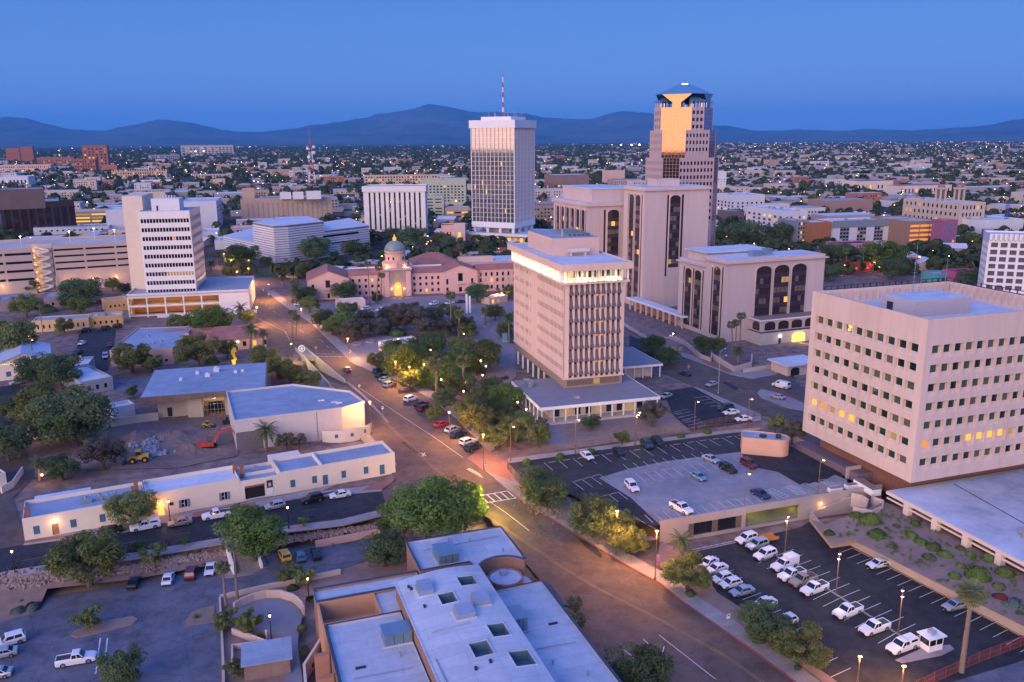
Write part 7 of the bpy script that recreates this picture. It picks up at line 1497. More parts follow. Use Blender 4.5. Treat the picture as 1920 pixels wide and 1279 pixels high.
# ================================================================ planting
TREES = [
 ('in the courthouse park','park trees',[('P',-53.0,326.7,0.0,9.0),('P',-43.3,333.3,0.0,10.7),('P',-33.2,322.9,0.0,8.9),('P',-24.5,326.0,0.0,8.9),('M',-16.8,319.3,0.0,8.0),('P',-52.8,351.7,0.0,8.8),('P',-42.4,359.2,0.0,9.0),('D',-33.0,355.0,0.0,8.1),('M',-25.2,358.7,0.0,7.3),('P',-61.1,344.4,0.0,8.6),('M',-7.2,354.2,0.0,8.1),('D',-2.9,322.1,0.0,6.6),('D',-71.1,360.0,0.0,9.0),('M',-90.5,373.0,0.0,9.3),('D',-40.1,285.4,0.0,9.9),('G',-33.1,275.3,0.0,10.2),('M',-27.5,270.4,0.0,9.4),('D',-33.0,293.2,0.0,10.1),('G',-16.6,265.6,0.0,10.4),('D',-14.7,277.3,0.0,9.6),('M',-17.7,244.7,0.0,6.8),('D',-14.5,248.6,0.0,7.5),('M',-10.8,230.0,0.0,8.1),('D',-7.4,223.2,0.0,6.3),('M',-3.6,212.2,0.0,8.0),('D',-2.2,219.9,0.0,6.2),('M',2.9,212.1,0.0,6.5),('P',-42.7,347.6,0.0,9.5),('P',-33.3,340.0,0.0,10.1),('D',-59.7,326.9,0.0,8.2),('M',-71.0,327.2,0.0,9.7),('D',-21.0,275.0,0.0,8.9),('D',-76.6,339.5,0.0,10.1),('G',-68.3,330.5,0.0,12.1),('P',-60.2,317.3,0.0,10.9),('P',-47.4,347.8,0.0,10.3),('P',-37.2,333.1,0.0,12.9),('P',-28.3,326.1,0.0,8.2),('D',-19.7,332.6,0.0,8.4),('M',-45.3,274.4,0.0,6.3),('G',-35.4,268.3,0.0,13.0),('G',-28.2,252.9,0.0,7.6),('G',-22.9,252.8,0.0,7.6),('M',-31.6,252.0,0.0,7.0),('G',-19.5,254.8,0.0,8.9),('D',-27.6,293.1,0.0,10.8),('M',-18.0,290.1,0.0,10.0),('D',-10.7,272.4,0.0,13.2),('M',-8.6,288.6,0.0,8.6),('D',-19.6,232.8,0.0,7.3),('M',-21.1,221.8,0.0,4.9),('M',-11.9,218.5,0.0,8.2),('M',-8.5,210.8,0.0,9.4),('D',-6.3,243.5,0.0,6.5),('G',-1.2,230.7,0.0,10.2),('M',0.8,204.3,0.0,8.4),('M',-4.4,199.6,0.0,7.3),('M',6.5,200.7,0.0,6.2),('D',-40.0,266.1,0.0,5.5),('D',-49.4,333.4,0.0,6.9)]),
 ('in the bare yard before the columned base','yard trees',[('D',20.9,213.3,0.0,5.0),('P',37.3,215.3,0.0,8.1),('G',27.5,201.7,0.0,4.0),('P',8.1,211.3,0.0,4.0)]),
 ('in the grove left of the building site','grove trees',[('M',-120.0,210.1,0.0,19.7),('D',-111.0,203.3,0.0,18.2),('D',-136.9,223.5,0.0,9.4),('M',-174.9,286.2,0.0,18.8),('D',-122.2,193.6,0.0,11.3),('D',-103.0,181.6,0.0,7.8),('P',-96.3,187.5,0.0,10.1),('D',-150.5,259.1,0.0,12.5),('D',-141.2,254.9,0.0,12.9),('D',-111.5,210.0,0.0,9.4)]),
 ('among the old town houses','old town trees',[('M',-126.8,273.4,0.0,13.2),('M',-120.2,273.3,0.0,7.8),('M',-107.0,279.9,0.0,14.1),('G',-117.3,324.6,0.0,15.8),('M',-130.0,326.5,0.0,12.0),('M',-101.1,291.9,0.0,7.0),('D',-112.0,351.2,0.0,7.2),('M',-179.9,332.6,0.0,7.9),('M',-213.2,365.3,0.0,12.6),('M',-193.1,372.6,0.0,10.4),('M',-245.9,429.2,0.0,9.2),('D',-202.8,394.0,0.0,18.6),('M',-206.3,433.1,0.0,7.0),('D',-195.5,422.3,0.0,6.3),('D',-205.5,387.5,0.0,9.2),('P',-56.4,199.8,0.0,4.9),('P',-53.6,201.0,0.0,4.1),('D',-114.4,244.9,0.0,3.8),('D',-161.0,338.7,0.0,3.7)]),
 ('beside the underpass ramp','ramp trees',[('M',-84.8,279.3,0.0,10.4),('M',-76.8,267.9,0.0,8.8),('M',-69.7,258.3,0.0,8.5),('M',-62.2,250.3,0.0,7.7)]),
 ('on the rubble bank below the street','bank trees',[('M',-75.4,137.0,-1.0,12.7),('M',-65.9,142.4,-1.0,4.8),('G',-48.9,146.3,-1.0,12.1)]),
 ('in the west parking lot','lot trees',[('M',-70.3,125.1,-3.2,4.4),('D',-57.7,110.2,-3.2,6.1)]),
 ('in the planted court by the curved wall','court trees',[('M',-46.8,124.6,-3.2,4.4),('M',-42.8,124.1,-3.2,4.4),('M',-40.9,139.5,-3.2,4.5),('M',-37.6,139.5,-3.2,4.5),('M',-41.8,111.8,-3.2,3.5)]),
 ('at the road corner before the brick hall','corner trees',[('G',-21.8,157.1,-1.0,10.2),('G',-16.6,153.7,-1.0,16.0),('G',-11.5,156.1,-1.0,12.5),('D',-25.0,155.0,-1.0,4.3)]),
 ('on the planted slope below the deck','slope trees',[('D',7.0,166.4,-1.1,9.0),('D',5.0,174.1,-0.4,6.2),('D',16.0,156.1,-2.6,9.6),('M',22.1,150.5,-3.3,7.3),('D',22.0,157.9,-2.7,5.4),('P',14.3,168.1,-1.3,3.0)]),
 ('along the sidewalk of the lower lot','lower lot trees',[('M',31.0,137.1,-3.5,8.6),('D',40.1,121.6,-3.5,7.8),('D',43.2,121.6,-3.5,4.3),('M',43.7,114.5,-3.5,8.6),('M',23.2,152.4,-3.5,4.8)]),
 ('along the upper street by the arched blocks','upper street trees',[('D',50.2,294.7,0.0,9.2),('D',53.2,279.0,0.0,8.0),('D',68.5,294.3,0.0,7.7),('M',74.0,295.6,0.0,5.9),('M',68.9,210.8,0.0,5.1),('P',70.7,203.0,0.0,6.3)]),
 ('near the plaza beyond the arched blocks','far plaza trees',[('D',153.3,617.1,0.0,19.5),('D',163.2,592.6,0.0,23.0),('D',189.4,603.1,0.0,22.0),('D',171.3,580.9,0.0,15.5),('D',193.0,502.5,0.0,19.6),('G',215.6,489.3,0.0,25.1),('D',170.4,450.5,0.0,12.1),('D',225.5,556.9,0.0,12.2),('M',292.6,586.3,0.0,11.4),('D',207.0,456.0,0.0,13.4),('D',234.0,428.6,0.0,11.6),('M',323.5,596.4,0.0,13.0)]),
 ('before the banded museum','museum trees',[('D',-162.7,511.5,0.0,18.4),('D',-125.2,540.3,0.0,18.7),('D',-99.8,544.6,0.0,18.1),('D',-142.8,533.2,0.0,5.2),('D',-135.0,530.2,0.0,3.7),('D',-114.2,545.3,0.0,6.0),('D',-151.1,518.3,0.0,7.9),('D',-173.1,524.2,0.0,9.4)]),
 ('around the courthouse','courthouse trees',[('D',-69.8,599.1,0.0,22.0),('D',-83.1,610.0,0.0,18.1),('D',-40.1,571.9,0.0,15.4),('G',-58.7,519.4,0.0,11.8),('D',-16.4,395.7,0.0,11.9),('D',-1.1,406.1,0.0,7.0),('D',-80.3,400.9,0.0,11.5),('D',-98.6,398.4,0.0,10.3),('M',-50.8,615.4,0.0,13.0),('D',-29.2,580.8,0.0,7.4),('D',-63.7,394.3,0.0,5.1)]),
 ('on the street of the adobe row','street trees',[('M',-76.4,158.0,0.0,9.6),('G',-70.4,146.4,0.0,2.4),('G',-62.8,148.5,0.0,2.0),('G',-42.0,156.7,0.0,2.1)]),
 ('beside the white roofed brick hall','hall trees',[('D',18.0,107.2,-3.4,8.7),('D',-24.2,146.1,-3.4,7.9)]),
]
PALMS = [
 (-23.1,247.8,0.0,8.9,0.12,'skirt',4.6),
 (-14.8,245.7,0.0,10.3,0.20,'skirt',4.6),
 (-24.3,331.0,0.0,15.0,0.11,'thin',4.2),
 (-20.7,324.2,0.0,9.1,0.19,'skirt',4.1),
 (-1.0,311.1,0.0,10.5,-0.29,'date',6.8),
 (-11.2,342.3,0.0,6.5,0.09,'thin',3.5),
 (-83.5,313.2,0.0,11.8,0.92,'thin',3.4),
 (-82.5,316.1,0.0,9.5,0.62,'thin',3.1),
 (-95.1,299.6,0.0,9.4,0.73,'date',6.9),
 (-91.6,303.5,0.0,6.8,0.50,'date',4.6),
 (-119.1,364.4,0.0,4.4,0.35,'date',6.3),
 (-61.3,199.3,0.0,5.6,0.28,'date',5.8),
 (-101.4,390.7,0.0,7.7,0.50,'date',6.7),
 (-120.5,443.8,0.0,6.2,-0.05,'date',6.6),
 (-66.2,388.4,0.0,19.6,-0.12,'thin',3.3),
 (-63.5,392.8,0.0,17.3,1.59,'thin',3.9),
 (-62.7,400.3,0.0,12.4,0.92,'thin',3.4),
 (-63.4,421.5,0.0,15.1,1.04,'thin',3.3),
 (-92.4,505.9,0.0,5.4,0.26,'date',10.0),
 (-102.5,395.5,0.0,9.7,0.18,'thin',5.1),
 (-107.6,180.6,0.0,4.6,0.62,'date',4.5),
 (-49.6,131.8,-3.2,7.5,0.02,'thin',2.5),
 (-47.8,132.6,-3.2,11.0,0.13,'thin',2.5),
 (10.5,129.5,-3.5,2.0,-0.12,'thin',2.7),
 (10.6,125.2,-3.5,1.4,0.14,'thin',2.5),
 (32.1,148.5,-3.5,4.1,0.03,'date',4.5),
 (67.4,112.7,-3.5,13.2,0.07,'skirt',4.0),
 (76.9,286.8,0.0,12.1,-0.81,'thin',3.2),
 (77.2,284.5,0.0,13.3,-0.03,'thin',3.2),
 (77.8,281.7,0.0,16.3,0.07,'thin',3.2),
 (77.1,279.8,0.0,5.1,-0.14,'date',4.9),
 (-11.0,347.3,0.0,5.1,0.07,'thin',3.0),
 (192.0,482.4,0.0,11.8,-1.01,'thin',4.1),
 (201.3,482.0,0.0,12.4,-0.77,'thin',4.1),
 (205.5,478.0,0.0,11.7,-0.74,'thin',4.1),
 (-184.8,529.8,0.0,5.9,0.51,'date',6.6),
 (-177.2,496.8,0.0,5.3,0.26,'date',6.4),
]
TRUNK = M('bark',(.10,.075,.06),.95,.2,2,.3);PTRUNK = M('palm_bark',(.20,.15,.12),.95,.2,2,.3);SKIRT = M('palm_skirt',(.30,.24,.15),.95,.25,3)
LEAFM = {'M': M('leaf_mesquite',(.12,.15,.045),.9,.3,.9,c2=(.28,.31,.115),objrand=.22,spec=.1,leaf=.45),'D': M('leaf_dark',(.070,.108,.050),.9,.3,.9,c2=(.19,.25,.11),objrand=.25,spec=.1,leaf=.45),'G': M('leaf_green',(.085,.155,.04),.9,.3,.9,c2=(.23,.33,.09),objrand=.2,spec=.1,leaf=.45),'P': M('leaf_pale',(.11,.105,.08),.9,.3,.9,c2=(.23,.215,.165),objrand=.2,spec=.1,leaf=.45)}
def crown_mesh(kind,seed,n,leaf,clumps):
 r = random.Random(seed);v,f = [],[]
 cl = []
 airy = kind in 'MP'
 for k in range(clumps):
  a = r.uniform(0,2*pi);rad = math.sqrt(r.random())*.78;z = r.uniform(-.46,.66)*(1-rad*.5)
  cl.append((Vector((rad*cos(a),rad*sin(a),z)),r.uniform(.17,.34)*(.85 if airy else 1.1)))
 for k in range(n):
  c,cr = cl[k % clumps]
  d = Vector((r.gauss(0,1),r.gauss(0,1),r.gauss(.25,1)));d.normalize()
  p = c+Vector((d.x,d.y,d.z*.72))*cr*(r.uniform(.55,1.12) if airy else r.uniform(.75,1.08))
  nn = (d+Vector((r.uniform(-.7,.7),r.uniform(-.7,.7),r.uniform(-.3,.9)))).normalized();t1 = nn.orthogonal().normalized();t1.rotate(Matrix.Rotation(r.uniform(0,6.28),3,nn));t2 = nn.cross(t1)
  s1 = leaf*r.uniform(.6,1.3);s2 = s1*r.uniform(.35,.8);i = len(v)
  v += [p+t1*s1,p+t2*s2,p-t1*s1,p-t2*s2];f.append((i,i+1,i+2,i+3))
 me = bpy.data.meshes.new('crown_'+kind);me.from_pydata(v,[],f);me.materials.append(LEAFM[kind]);return me,cl
def trunk_mesh(cl,seed,h):
 r = random.Random(seed);b = MB();fork = Vector((0,0,h*.38))
 b.tube((0,0,-.15),fork,.085,.06,7)
 for c,cr in cl[:9]:
  e_ = c*.8+Vector((0,0,h));m = fork.lerp(e_,.5)+Vector((r.uniform(-.06,.06),r.uniform(-.06,.06),.04));b.tube(fork,m,.045,.03,5);b.tube(m,e_,.03,.012,5)
 return b.mesh('trunk',TRUNK)
PROTO = {}
for kind in 'MDGP':
 for size,(n,leaf,cn) in {'L': (9500,.041,52),'S': (2600,.072,24)}.items():
  for var in (0,1):
   cm_,cl_ = crown_mesh(kind,hash((ord(kind),n,var)) & 0xffff,n,leaf,cn);hgt = {'M': .78,'D': .80,'G': .76,'P': .84}[kind]
   PROTO[kind,size,var] = (cm_,trunk_mesh(cl_,var,hgt),hgt)
LOOK = {'M': 'olive green spreading tree','D': 'dark green dense tree','G': 'fresh green leafy tree','P': 'greyish thin leaved tree'}
rt = random.Random(77)
for phrase,grp,lst in TREES:
 for k,x,y,z,dm in lst:
  s_ = dm/2*1.16;size = 'L' if dm > 5.5 else 'S';cm_,tm_,hg = PROTO[k,size,rt.randrange(2)]
  t = thing('tree',LOOK[k]+' '+phrase,'tree',(x,y,z),rt.uniform(0,6.28),grp);sz = s_*rt.uniform(.82,1.0) if dm > 7 else s_*rt.uniform(.95,1.2)
  put('crown',cm_,t,(0,0,hg*sz),0,(s_,s_,sz));put('trunk',tm_,t,(0,0,0),0,(s_,s_,sz))
# palms
FROND = M('palm_leaf',(.035,.055,.020),.8,.3,2,c2=(.09,.12,.045),objrand=.15);FRONDB = M('palm_leaf_fan',(.08,.10,.035),.8,.3,2,c2=(.19,.21,.085),objrand=.15)
def frond_mesh(fan):
 b = MB();n = 7
 if not fan:
  pts = [(t_/n,-.55*(t_/n)**2+.22*(t_/n)) for t_ in range(n+1)]
  for i in range(n):
   w0 = .13*sin(pi*(.12+.85*i/n))+.01;w1 = .13*sin(pi*(.12+.85*(i+1)/n))+.01;(x0,z0),(x1,z1) = pts[i],pts[i+1]
   for s_ in (-1,1): b.face([(x0,0,z0),(x0+(x1-x0)*.55,0,z0+(z1-z0)*.55),(x1+.02,s_*w1,z1-.07),(x0+.03,s_*w0,z0-.06)])
 else:
  for i in range(11):
   a = -1.25+2.5*i/10;a2 = a+.2;b.face([(.42,0,.05),(.42+.52*cos(a),.52*sin(a),.02-.10*abs(a)),(.42+.58*cos(a+.1),.58*sin(a+.1),-.04-.12*abs(a)),(.42+.50*cos(a2),.50*sin(a2),.02-.10*abs(a2))])
  b.face([(0,-.012,0),(.45,-.012,.05),(.45,.012,.05),(0,.012,0)])
 return b.mesh('frond',FRONDB if fan else FROND)
FM = {False: frond_mesh(False),True: frond_mesh(True)}
for i,(x,y,z,h,lean,kind,cw) in enumerate(PALMS):
 fan = kind != 'date';lab = {'thin': 'tall thin palm','skirt': 'tall shaggy palm with a straw coloured skirt','date': 'short bushy feather palm'}[kind]
 where = 'in the planted court' if z < -3 and x < 0 else 'at the lower lot' if z < -3 else 'by the road below the brick hall' if z < -.5 else 'in the courthouse park' if (-90 < x < 20 and 230 < y < 390) else 'before the arched blocks' if x > 60 and y < 340 else 'beside the courthouse' if -110 < x < 0 and 370 < y < 480 else 'near the plaza beyond the arched blocks' if x > 60 else 'on the old town side of the road'
 t = thing('palm_tree',lab+' '+where,'palm tree',(x,y,z),0,'palm trees');r0 = .22 if kind == 'thin' else .34
 b = MB();n = 7;prof = [(lean*(q/n)**1.6,h*q/n) for q in range(n+1)]
 b.rings([[(px_+r0*(1.25-.45*q/n)*cos(2*pi*k/8),r0*(1.25-.45*q/n)*sin(2*pi*k/8),pz) for k in range(8)] for q,(px_,pz) in enumerate(prof)]);b.build('trunk',PTRUNK,t)
 R_ = cw/2*1.12;nf = 30 if cw > 3 else 20;rf = random.Random(i)
 for k in range(nf):
  a = k*2.399+rf.uniform(-.2,.2);el = (.95-1.75*(k/nf))+rf.uniform(-.12,.12)
  put('frond',FM[fan],t,(lean,0,h),(0,-el,a) ,(R_*rf.uniform(.88,1.08),)*3)
 if kind == 'skirt':
  b = MB();rr = .30*cw
  for k in range(60):
   a = rf.uniform(0,6.28);q = rf.uniform(.25,1);p = Vector((lean+rr*q*.6*cos(a),rr*q*.6*sin(a),h-rr*(1.0-q)*1.8));t1 = Vector((-sin(a),cos(a),0))*.22;b.face([p+t1,p-t1,p-t1*.4+Vector((cos(a)*.25,sin(a)*.25,-.9)),p+t1*.4+Vector((cos(a)*.25,sin(a)*.25,-.9))])
  b.build('dead_skirt',SKIRT,t)
# shrubs
SHRUBM = {}
def shrub(lst,phrase,grp,kinds):
 for (x,y,z,dm),kd in zip(lst,kinds):
  key = kd
  if key not in SHRUBM:
   base = {'g': LEAFM['G'],'d': LEAFM['D'],'s': M('leaf_sage',(.10,.14,.12),.9,.2,2),'m': LEAFM['M'],'r': M('leaf_red',(.16,.04,.03),.9,.3,3),'b': M('leaf_bright',(.06,.13,.02),.9,.25,2)}[kd];r = random.Random(ord(kd));v,f = [],[]
   LM = [(Vector((r.gauss(0,1),r.gauss(0,1),abs(r.gauss(0,.7)))).normalized(),r.uniform(.1,.3)) for _ in range(9)]
   for k in range(1300):
    d = Vector((r.gauss(0,1),r.gauss(0,1),abs(r.gauss(0,1)))).normalized();p = Vector((d.x,d.y,d.z*1.05))*(r.uniform(.62,.86)+(.0 if kd == 'b' else sum(a_*max(0,d.dot(v_)-.72)*2.6 for v_,a_ in LM))+(.16 if kd == 'b' else 0));t1 = d.orthogonal().normalized();t1.rotate(Matrix.Rotation(r.uniform(0,6.3),3,d));t2 = d.cross(t1);s_ = r.uniform(.07,.13);i = len(v);v += [p+t1*s_,p+t2*s_*.7+d*.03,p-t1*s_,p-t2*s_*.7];f.append((i,i+1,i+2,i+3))
   me = bpy.data.meshes.new('shrub_'+kd);me.from_pydata(v,[],f);me.materials.append(base);SHRUBM[key] = me
  o = put('shrub',SHRUBM[key],None,(x,y,z-.05),rt.uniform(0,6),(dm/2,dm/2,dm/2*rt.uniform(.85,1.15)))
  tag(o,{'g': 'round green shrub','d': 'dark green shrub','s': 'silvery sage shrub','m': 'olive green shrub','r': 'red leaved shrub','b': 'clipped bright green ball shrub'}[kd]+' '+phrase,'shrub',grp)
shrub([(50.9,210.0,0.0,2.5),(43.4,207.0,0.0,2.2),(19.3,196.6,0.0,2.4),(11.5,192.6,0.0,2.5),(3.4,189.3,0.0,2.6),(34.7,205.2,0.0,1.6)],'along the deck fence','clipped shrubs along the fence','bbbbbb')
shrub([(62.5,154.1,-1.3,1.9),(70.2,160.7,-1.2,3.0),(72.1,158.1,-1.1,4.6),(71.2,152.4,-1.2,3.8),(76.4,155.6,-0.6,1.6),(76.6,152.9,-0.8,1.8),(80.3,156.3,-0.5,2.1),(77.6,151.5,-0.8,2.4),(72.3,147.7,-1.2,1.8),(77.0,143.2,-1.2,2.9),(78.1,148.9,-0.8,2.8),(79.3,146.4,-0.8,3.1),(80.0,143.6,-0.8,2.9),(83.9,145.6,-0.4,1.9),(80.8,139.5,-0.9,2.0),(81.7,135.6,-0.8,4.3),(78.0,136.2,-1.1,2.5),(82.1,129.2,-0.9,2.4),(83.0,126.8,-1.0,2.9),(83.7,132.2,-0.7,2.3),(86.9,141.4,-0.3,2.6),(87.0,136.3,-0.4,3.3),(82.6,124.2,-1.1,1.7),(77.7,140.1,-1.0,1.1),(84.4,143.0,-0.3,1.9)],'on the planted slope by the low office','shrubs on the planted slope','dgggdgggmdgggggggrsdggdmg')
shrub([(-84.9,130.5,-3.2,2.1),(-82.6,131.6,-3.2,2.5),(-85.5,132.9,-2.6,1.2),(-34.8,124.8,-3.2,1.8),(-31.7,115.2,-3.2,1.9),(-33.0,118.5,-3.2,1.7),(-41.0,122.0,-3.2,1.7),(-39.5,137.6,-3.2,1.9)],'at the edge of the west lot','shrubs by the west lot','ssdmdmmd')
shrub([(3.5,171.4,-0.5,1.8),(26.4,153.5,-3.2,1.7),(31.2,135.3,-3.5,1.8),(39.2,120.8,-3.5,1.8),(43.1,113.7,-3.5,1.2),(26.5,153.1,-3.0,1.6),(41.8,123.1,-3.5,2.0)],'in the strip along the main road','shrubs by the sidewalk','ddddddd')
shrub([(-65.2,403.5,0.0,3.5),(-8.5,430.0,0.0,4.9),(-101.7,401.6,0.0,6.9),(-31.4,384.4,0.0,3.9),(-127.0,320.3,0.0,4.2),(-211.1,379.2,0.0,7.3),(-103.7,284.5,0.0,3.7),(-2.5,263.1,0.0,2.4),(-45.5,326.5,0.0,6.7),(-34.4,313.5,0.0,4.3),(-99.2,399.7,0.0,7.7),(-105.1,287.0,0.0,4.4)],'near the courthouse and old town','shrubs in the old town','dddddmddddmd')
ag = thing('agave','spiky green agave on the lot island','agave',(*(-53.42,128.34),-3.1));b = MB();ra = random.Random(2)
for k in range(34):
 a = k*2.4;el = .25+1.1*(k/34);d = Vector((cos(a)*cos(el),sin(a)*cos(el),sin(el)));s2 = Vector((-sin(a),cos(a),0))*.07;b.face([s2,-s2,d*1.2*ra.uniform(.8,1)])
b.build('leaves',LEAFM['G'],ag)
# ================================================================ vehicles
TYRE = M('tyre',(.015,.015,.016),.9,0);RIM = M('rim',(.45,.46,.48),.35,0,metal=.8);CARGL = M('car_glass',(.015,.018,.022),.05,0,spec=.8);HEADL = M('headlamp',(.7,.72,.75),.15,0,spec=.8);TAILL = M('tail_lamp',(.30,.015,.012),.25,0);TRIM = M('car_trim',(.02,.02,.022),.6,0);BEDM = M('truck_bed',(.06,.06,.065),.8,0)
def paint(n,c,m=.0): return M('paint_'+n,c,.28,0,metal=m,spec=.6)
PC_ = {'white': paint('white',(.72,.72,.73)),'silver': paint('silver',(.42,.44,.47),.4),'black': paint('black',(.012,.012,.014)),'dark': paint('dark',(.03,.035,.05)),'navy': paint('navy',(.012,.025,.09)),'red': paint('red',(.38,.02,.02)),'maroon': paint('maroon',(.13,.015,.02)),'yellow': paint('yellow',(.62,.36,.01)),'teal': paint('teal',(.06,.16,.20)),'blue': paint('blue',(.16,.30,.42),.2),'tan': paint('tan',(.34,.27,.20),.2),'green': paint('green',(.02,.05,.045))}
SP_ = {  # length, width, height, belt, hood z, cabin (x0 base, x1 base, x0 roof, x1 roof), deck z rear, wheel radius
 'sedan': (4.7,1.82,1.46,.92,.86,(-1.75,1.05,-1.05,.28),.98,.33),
 'hatch': (4.3,1.80,1.52,.95,.88,(-1.95,1.0,-1.55,.30),.98,.33),
 'suv': (4.85,1.95,1.78,1.08,1.02,(-2.32,1.0,-2.05,.35),1.10,.38),
 'pickup': (5.7,2.0,1.90,1.18,1.12,(-.62,1.28,-.45,.62),1.18,.41),
 'cap_pickup': (5.7,2.0,1.90,1.18,1.12,(-.62,1.28,-.45,.62),1.18,.41),
 'box_pickup': (5.9,2.0,1.92,1.18,1.12,(-.40,1.28,-.25,.62),1.18,.41),
 'van': (5.6,2.0,2.25,1.25,1.18,(-2.75,1.75,-2.7,1.05),1.25,.38)}
def car_proto(kind):
 L_,W_,H_,belt,hood,(a0,a1,r0,r1),deck,wr = SP_[kind];t = bpy.data.objects.new('car_proto',None);w = W_/2;parts = []
 # lower body: sections along the length
 pk = 'pickup' in kind
 secs = [(-L_/2,.45,deck*.82,.86),(-L_/2+.12,.30,deck,.95),(-L_/2+.9,.26,deck+.02,1.0),(a0,.25,belt+.02,1.0),(a1,.25,belt-.02,1.0),(L_/2-.75,.26,hood-.02,.98),(L_/2-.18,.30,hood-.12,.90),(L_/2,.42,hood-.30,.80)]
 b = MB();rg = []
 for x,zb,zt,k in secs:
  y = w*k;zt2 = zt
  rg.append([(x,-y*.96,zb),(x,-y,zb+.18),(x,-y,zt2-.16),(x,-y*.93,zt2),(x,y*.93,zt2),(x,y,zt2-.16),(x,y,zb+.18),(x,y*.96,zb)])
 b.rings(rg)
 # cabin shell
 wt = w*.80;zr = H_
 b.hexa([(a0,-w*.94,belt),(a1,-w*.94,belt-.03),(a1,w*.94,belt-.03),(a0,w*.94,belt)],[(r0,-wt,zr-.05),(r1,-wt,zr-.04),(r1,wt,zr-.04),(r0,wt,zr-.05)])
 b.hexa([(r0-.03,-wt-.02,zr-.05),(r1+.03,-wt-.02,zr-.04),(r1+.03,wt+.02,zr-.04),(r0-.03,wt+.02,zr-.05)],[(r0+.15,-wt*.85,zr+.03),(r1-.1,-wt*.85,zr+.03),(r1-.1,wt*.85,zr+.03),(r0+.15,wt*.85,zr+.03)])
 if kind == 'van': pass
 bm_ = b.mesh('body',PC_['white']);bo = bpy.data.objects.new('body',bm_);bo.parent = t;parts.append(bo)
 bo.material_slots[0].link = 'OBJECT'
 def pane(name,q,mat=CARGL,par=t):
  m = MB();c = sum((Vector(p) for p in q),Vector())/4;n = (Vector(q[1])-Vector(q[0])).cross(Vector(q[3])-Vector(q[0])).normalized()
  if n.dot(c-Vector((0,0,.6))) < 0: n = -n
  m.hexa([Vector(p)-n*.01 for p in q],[Vector(p)+n*.012 for p in q]);o = bpy.data.objects.new(name,m.mesh(name,mat));o.parent = par;return o
 L3 = lambda p,q,k: tuple(p[i]+(q[i]-p[i])*k for i in range(3))
 fl,frr = (a1,-w*.94,belt-.03),(a1,w*.94,belt-.03);tl,tr = (r1,-wt,zr-.04),(r1,wt,zr-.04);bl,br = (a0,-w*.94,belt),(a0,w*.94,belt);ul,ur = (r0,-wt,zr-.05),(r0,wt,zr-.05)
 ins = lambda A,B,C,D,u0,u1,v0,v1: [L3(L3(A,B,u0),L3(D,C,u0),v0),L3(L3(A,B,u1),L3(D,C,u1),v0),L3(L3(A,B,u1),L3(D,C,u1),v1),L3(L3(A,B,u0),L3(D,C,u0),v1)]
 pane('windscreen',ins(fl,frr,tr,tl,.05,.95,.06,.92));pane('rear_window',ins(bl,br,ur,ul,.08,.92,.15,.88))
 for A,B,C,D in ((bl,fl,tl,ul),(br,frr,tr,ur)):
  if kind == 'van': pane('side_window',ins(A,B,C,D,.70,.90,.25,.85))
  elif pk: pane('side_window',ins(A,B,C,D,.06,.46,.12,.88));pane('side_window',ins(A,B,C,D,.52,.90,.12,.88))
  else: pane('side_window',ins(A,B,C,D,.10,.46,.14,.88));pane('side_window',ins(A,B,C,D,.50,.88,.14,.88))
 for s_ in (-1,1):
  pane('headlight',[(L_/2-.12,s_*w*.50,hood-.38),(L_/2-.14,s_*w*.86,hood-.36),(L_/2-.22,s_*w*.88,hood-.18),(L_/2-.16,s_*w*.50,hood-.20)],HEADL)
  pane('tail_light',[(-L_/2+.02,s_*w*.60,deck*.62),(-L_/2+.05,s_*w*.90,deck*.62),(-L_/2+.09,s_*w*.92,deck*.88),(-L_/2+.03,s_*w*.62,deck*.88)],TAILL)
  m = MB();m.box(a1-.35,s_*w*1.0,belt+.02,a1-.15,s_*w*1.12,belt+.16);o = bpy.data.objects.new('mirror',m.mesh('mirror',TRIM));o.parent = t
 m = MB();m.box(L_/2-.06,-w*.55,.42,L_/2+.03,w*.55,.62);o = bpy.data.objects.new('grille',m.mesh('grille',TRIM));o.parent = t
 m = MB();m.box(-L_/2-.05,-w*.86,.36,-L_/2+.06,w*.86,.54);m2 = m;o = bpy.data.objects.new('rear_bumper',m.mesh('rear_bumper',TRIM));o.parent = t
 wm = MB();n = 14;wm.rings([[(wr*k*cos(2*pi*i/n),y,wr*k*sin(2*pi*i/n)) for i in range(n)] for y,k in ((-.11,.9),(-.1,1),(.1,1),(.11,.9))]);wme = wm.mesh('wheel',TYRE);rm_ = MB();rm_.rings([[(wr*.62*cos(2*pi*i/10),y,wr*.62*sin(2*pi*i/10)) for i in range(10)] for y in (-.125,.125)]);rme = rm_.mesh('rim',RIM)
 for x in (-L_*.305,L_*.315):
  for s_ in (-1,1):
   o = bpy.data.objects.new('wheel',wme);o.parent = t;o.location = (x,s_*(w-.10),wr);p = bpy.data.objects.new('rim',rme);p.parent = o
 if pk and kind == 'pickup':
  m = MB();m.box(-L_/2+.14,-w*.80,deck-.36,a0-.12,w*.80,deck+.028);o = bpy.data.objects.new('truck_bed',m.mesh('truck_bed',BEDM));o.parent = t
  m = MB()
  for s_ in (-1,1): m.box(-L_/2+.05,s_*w*.80-.06,deck-.1,a0-.02,s_*w*.80+.12*s_ if s_ > 0 else s_*w*.80+.06,deck+.10)
  m.box(-L_/2+.04,-w*.8,deck-.1,-L_/2+.14,w*.8,deck+.10);o = bpy.data.objects.new('bed_rail',m.mesh('bed_rail',PC_['white']));o.parent = t;o.material_slots[0].link = 'OBJECT'
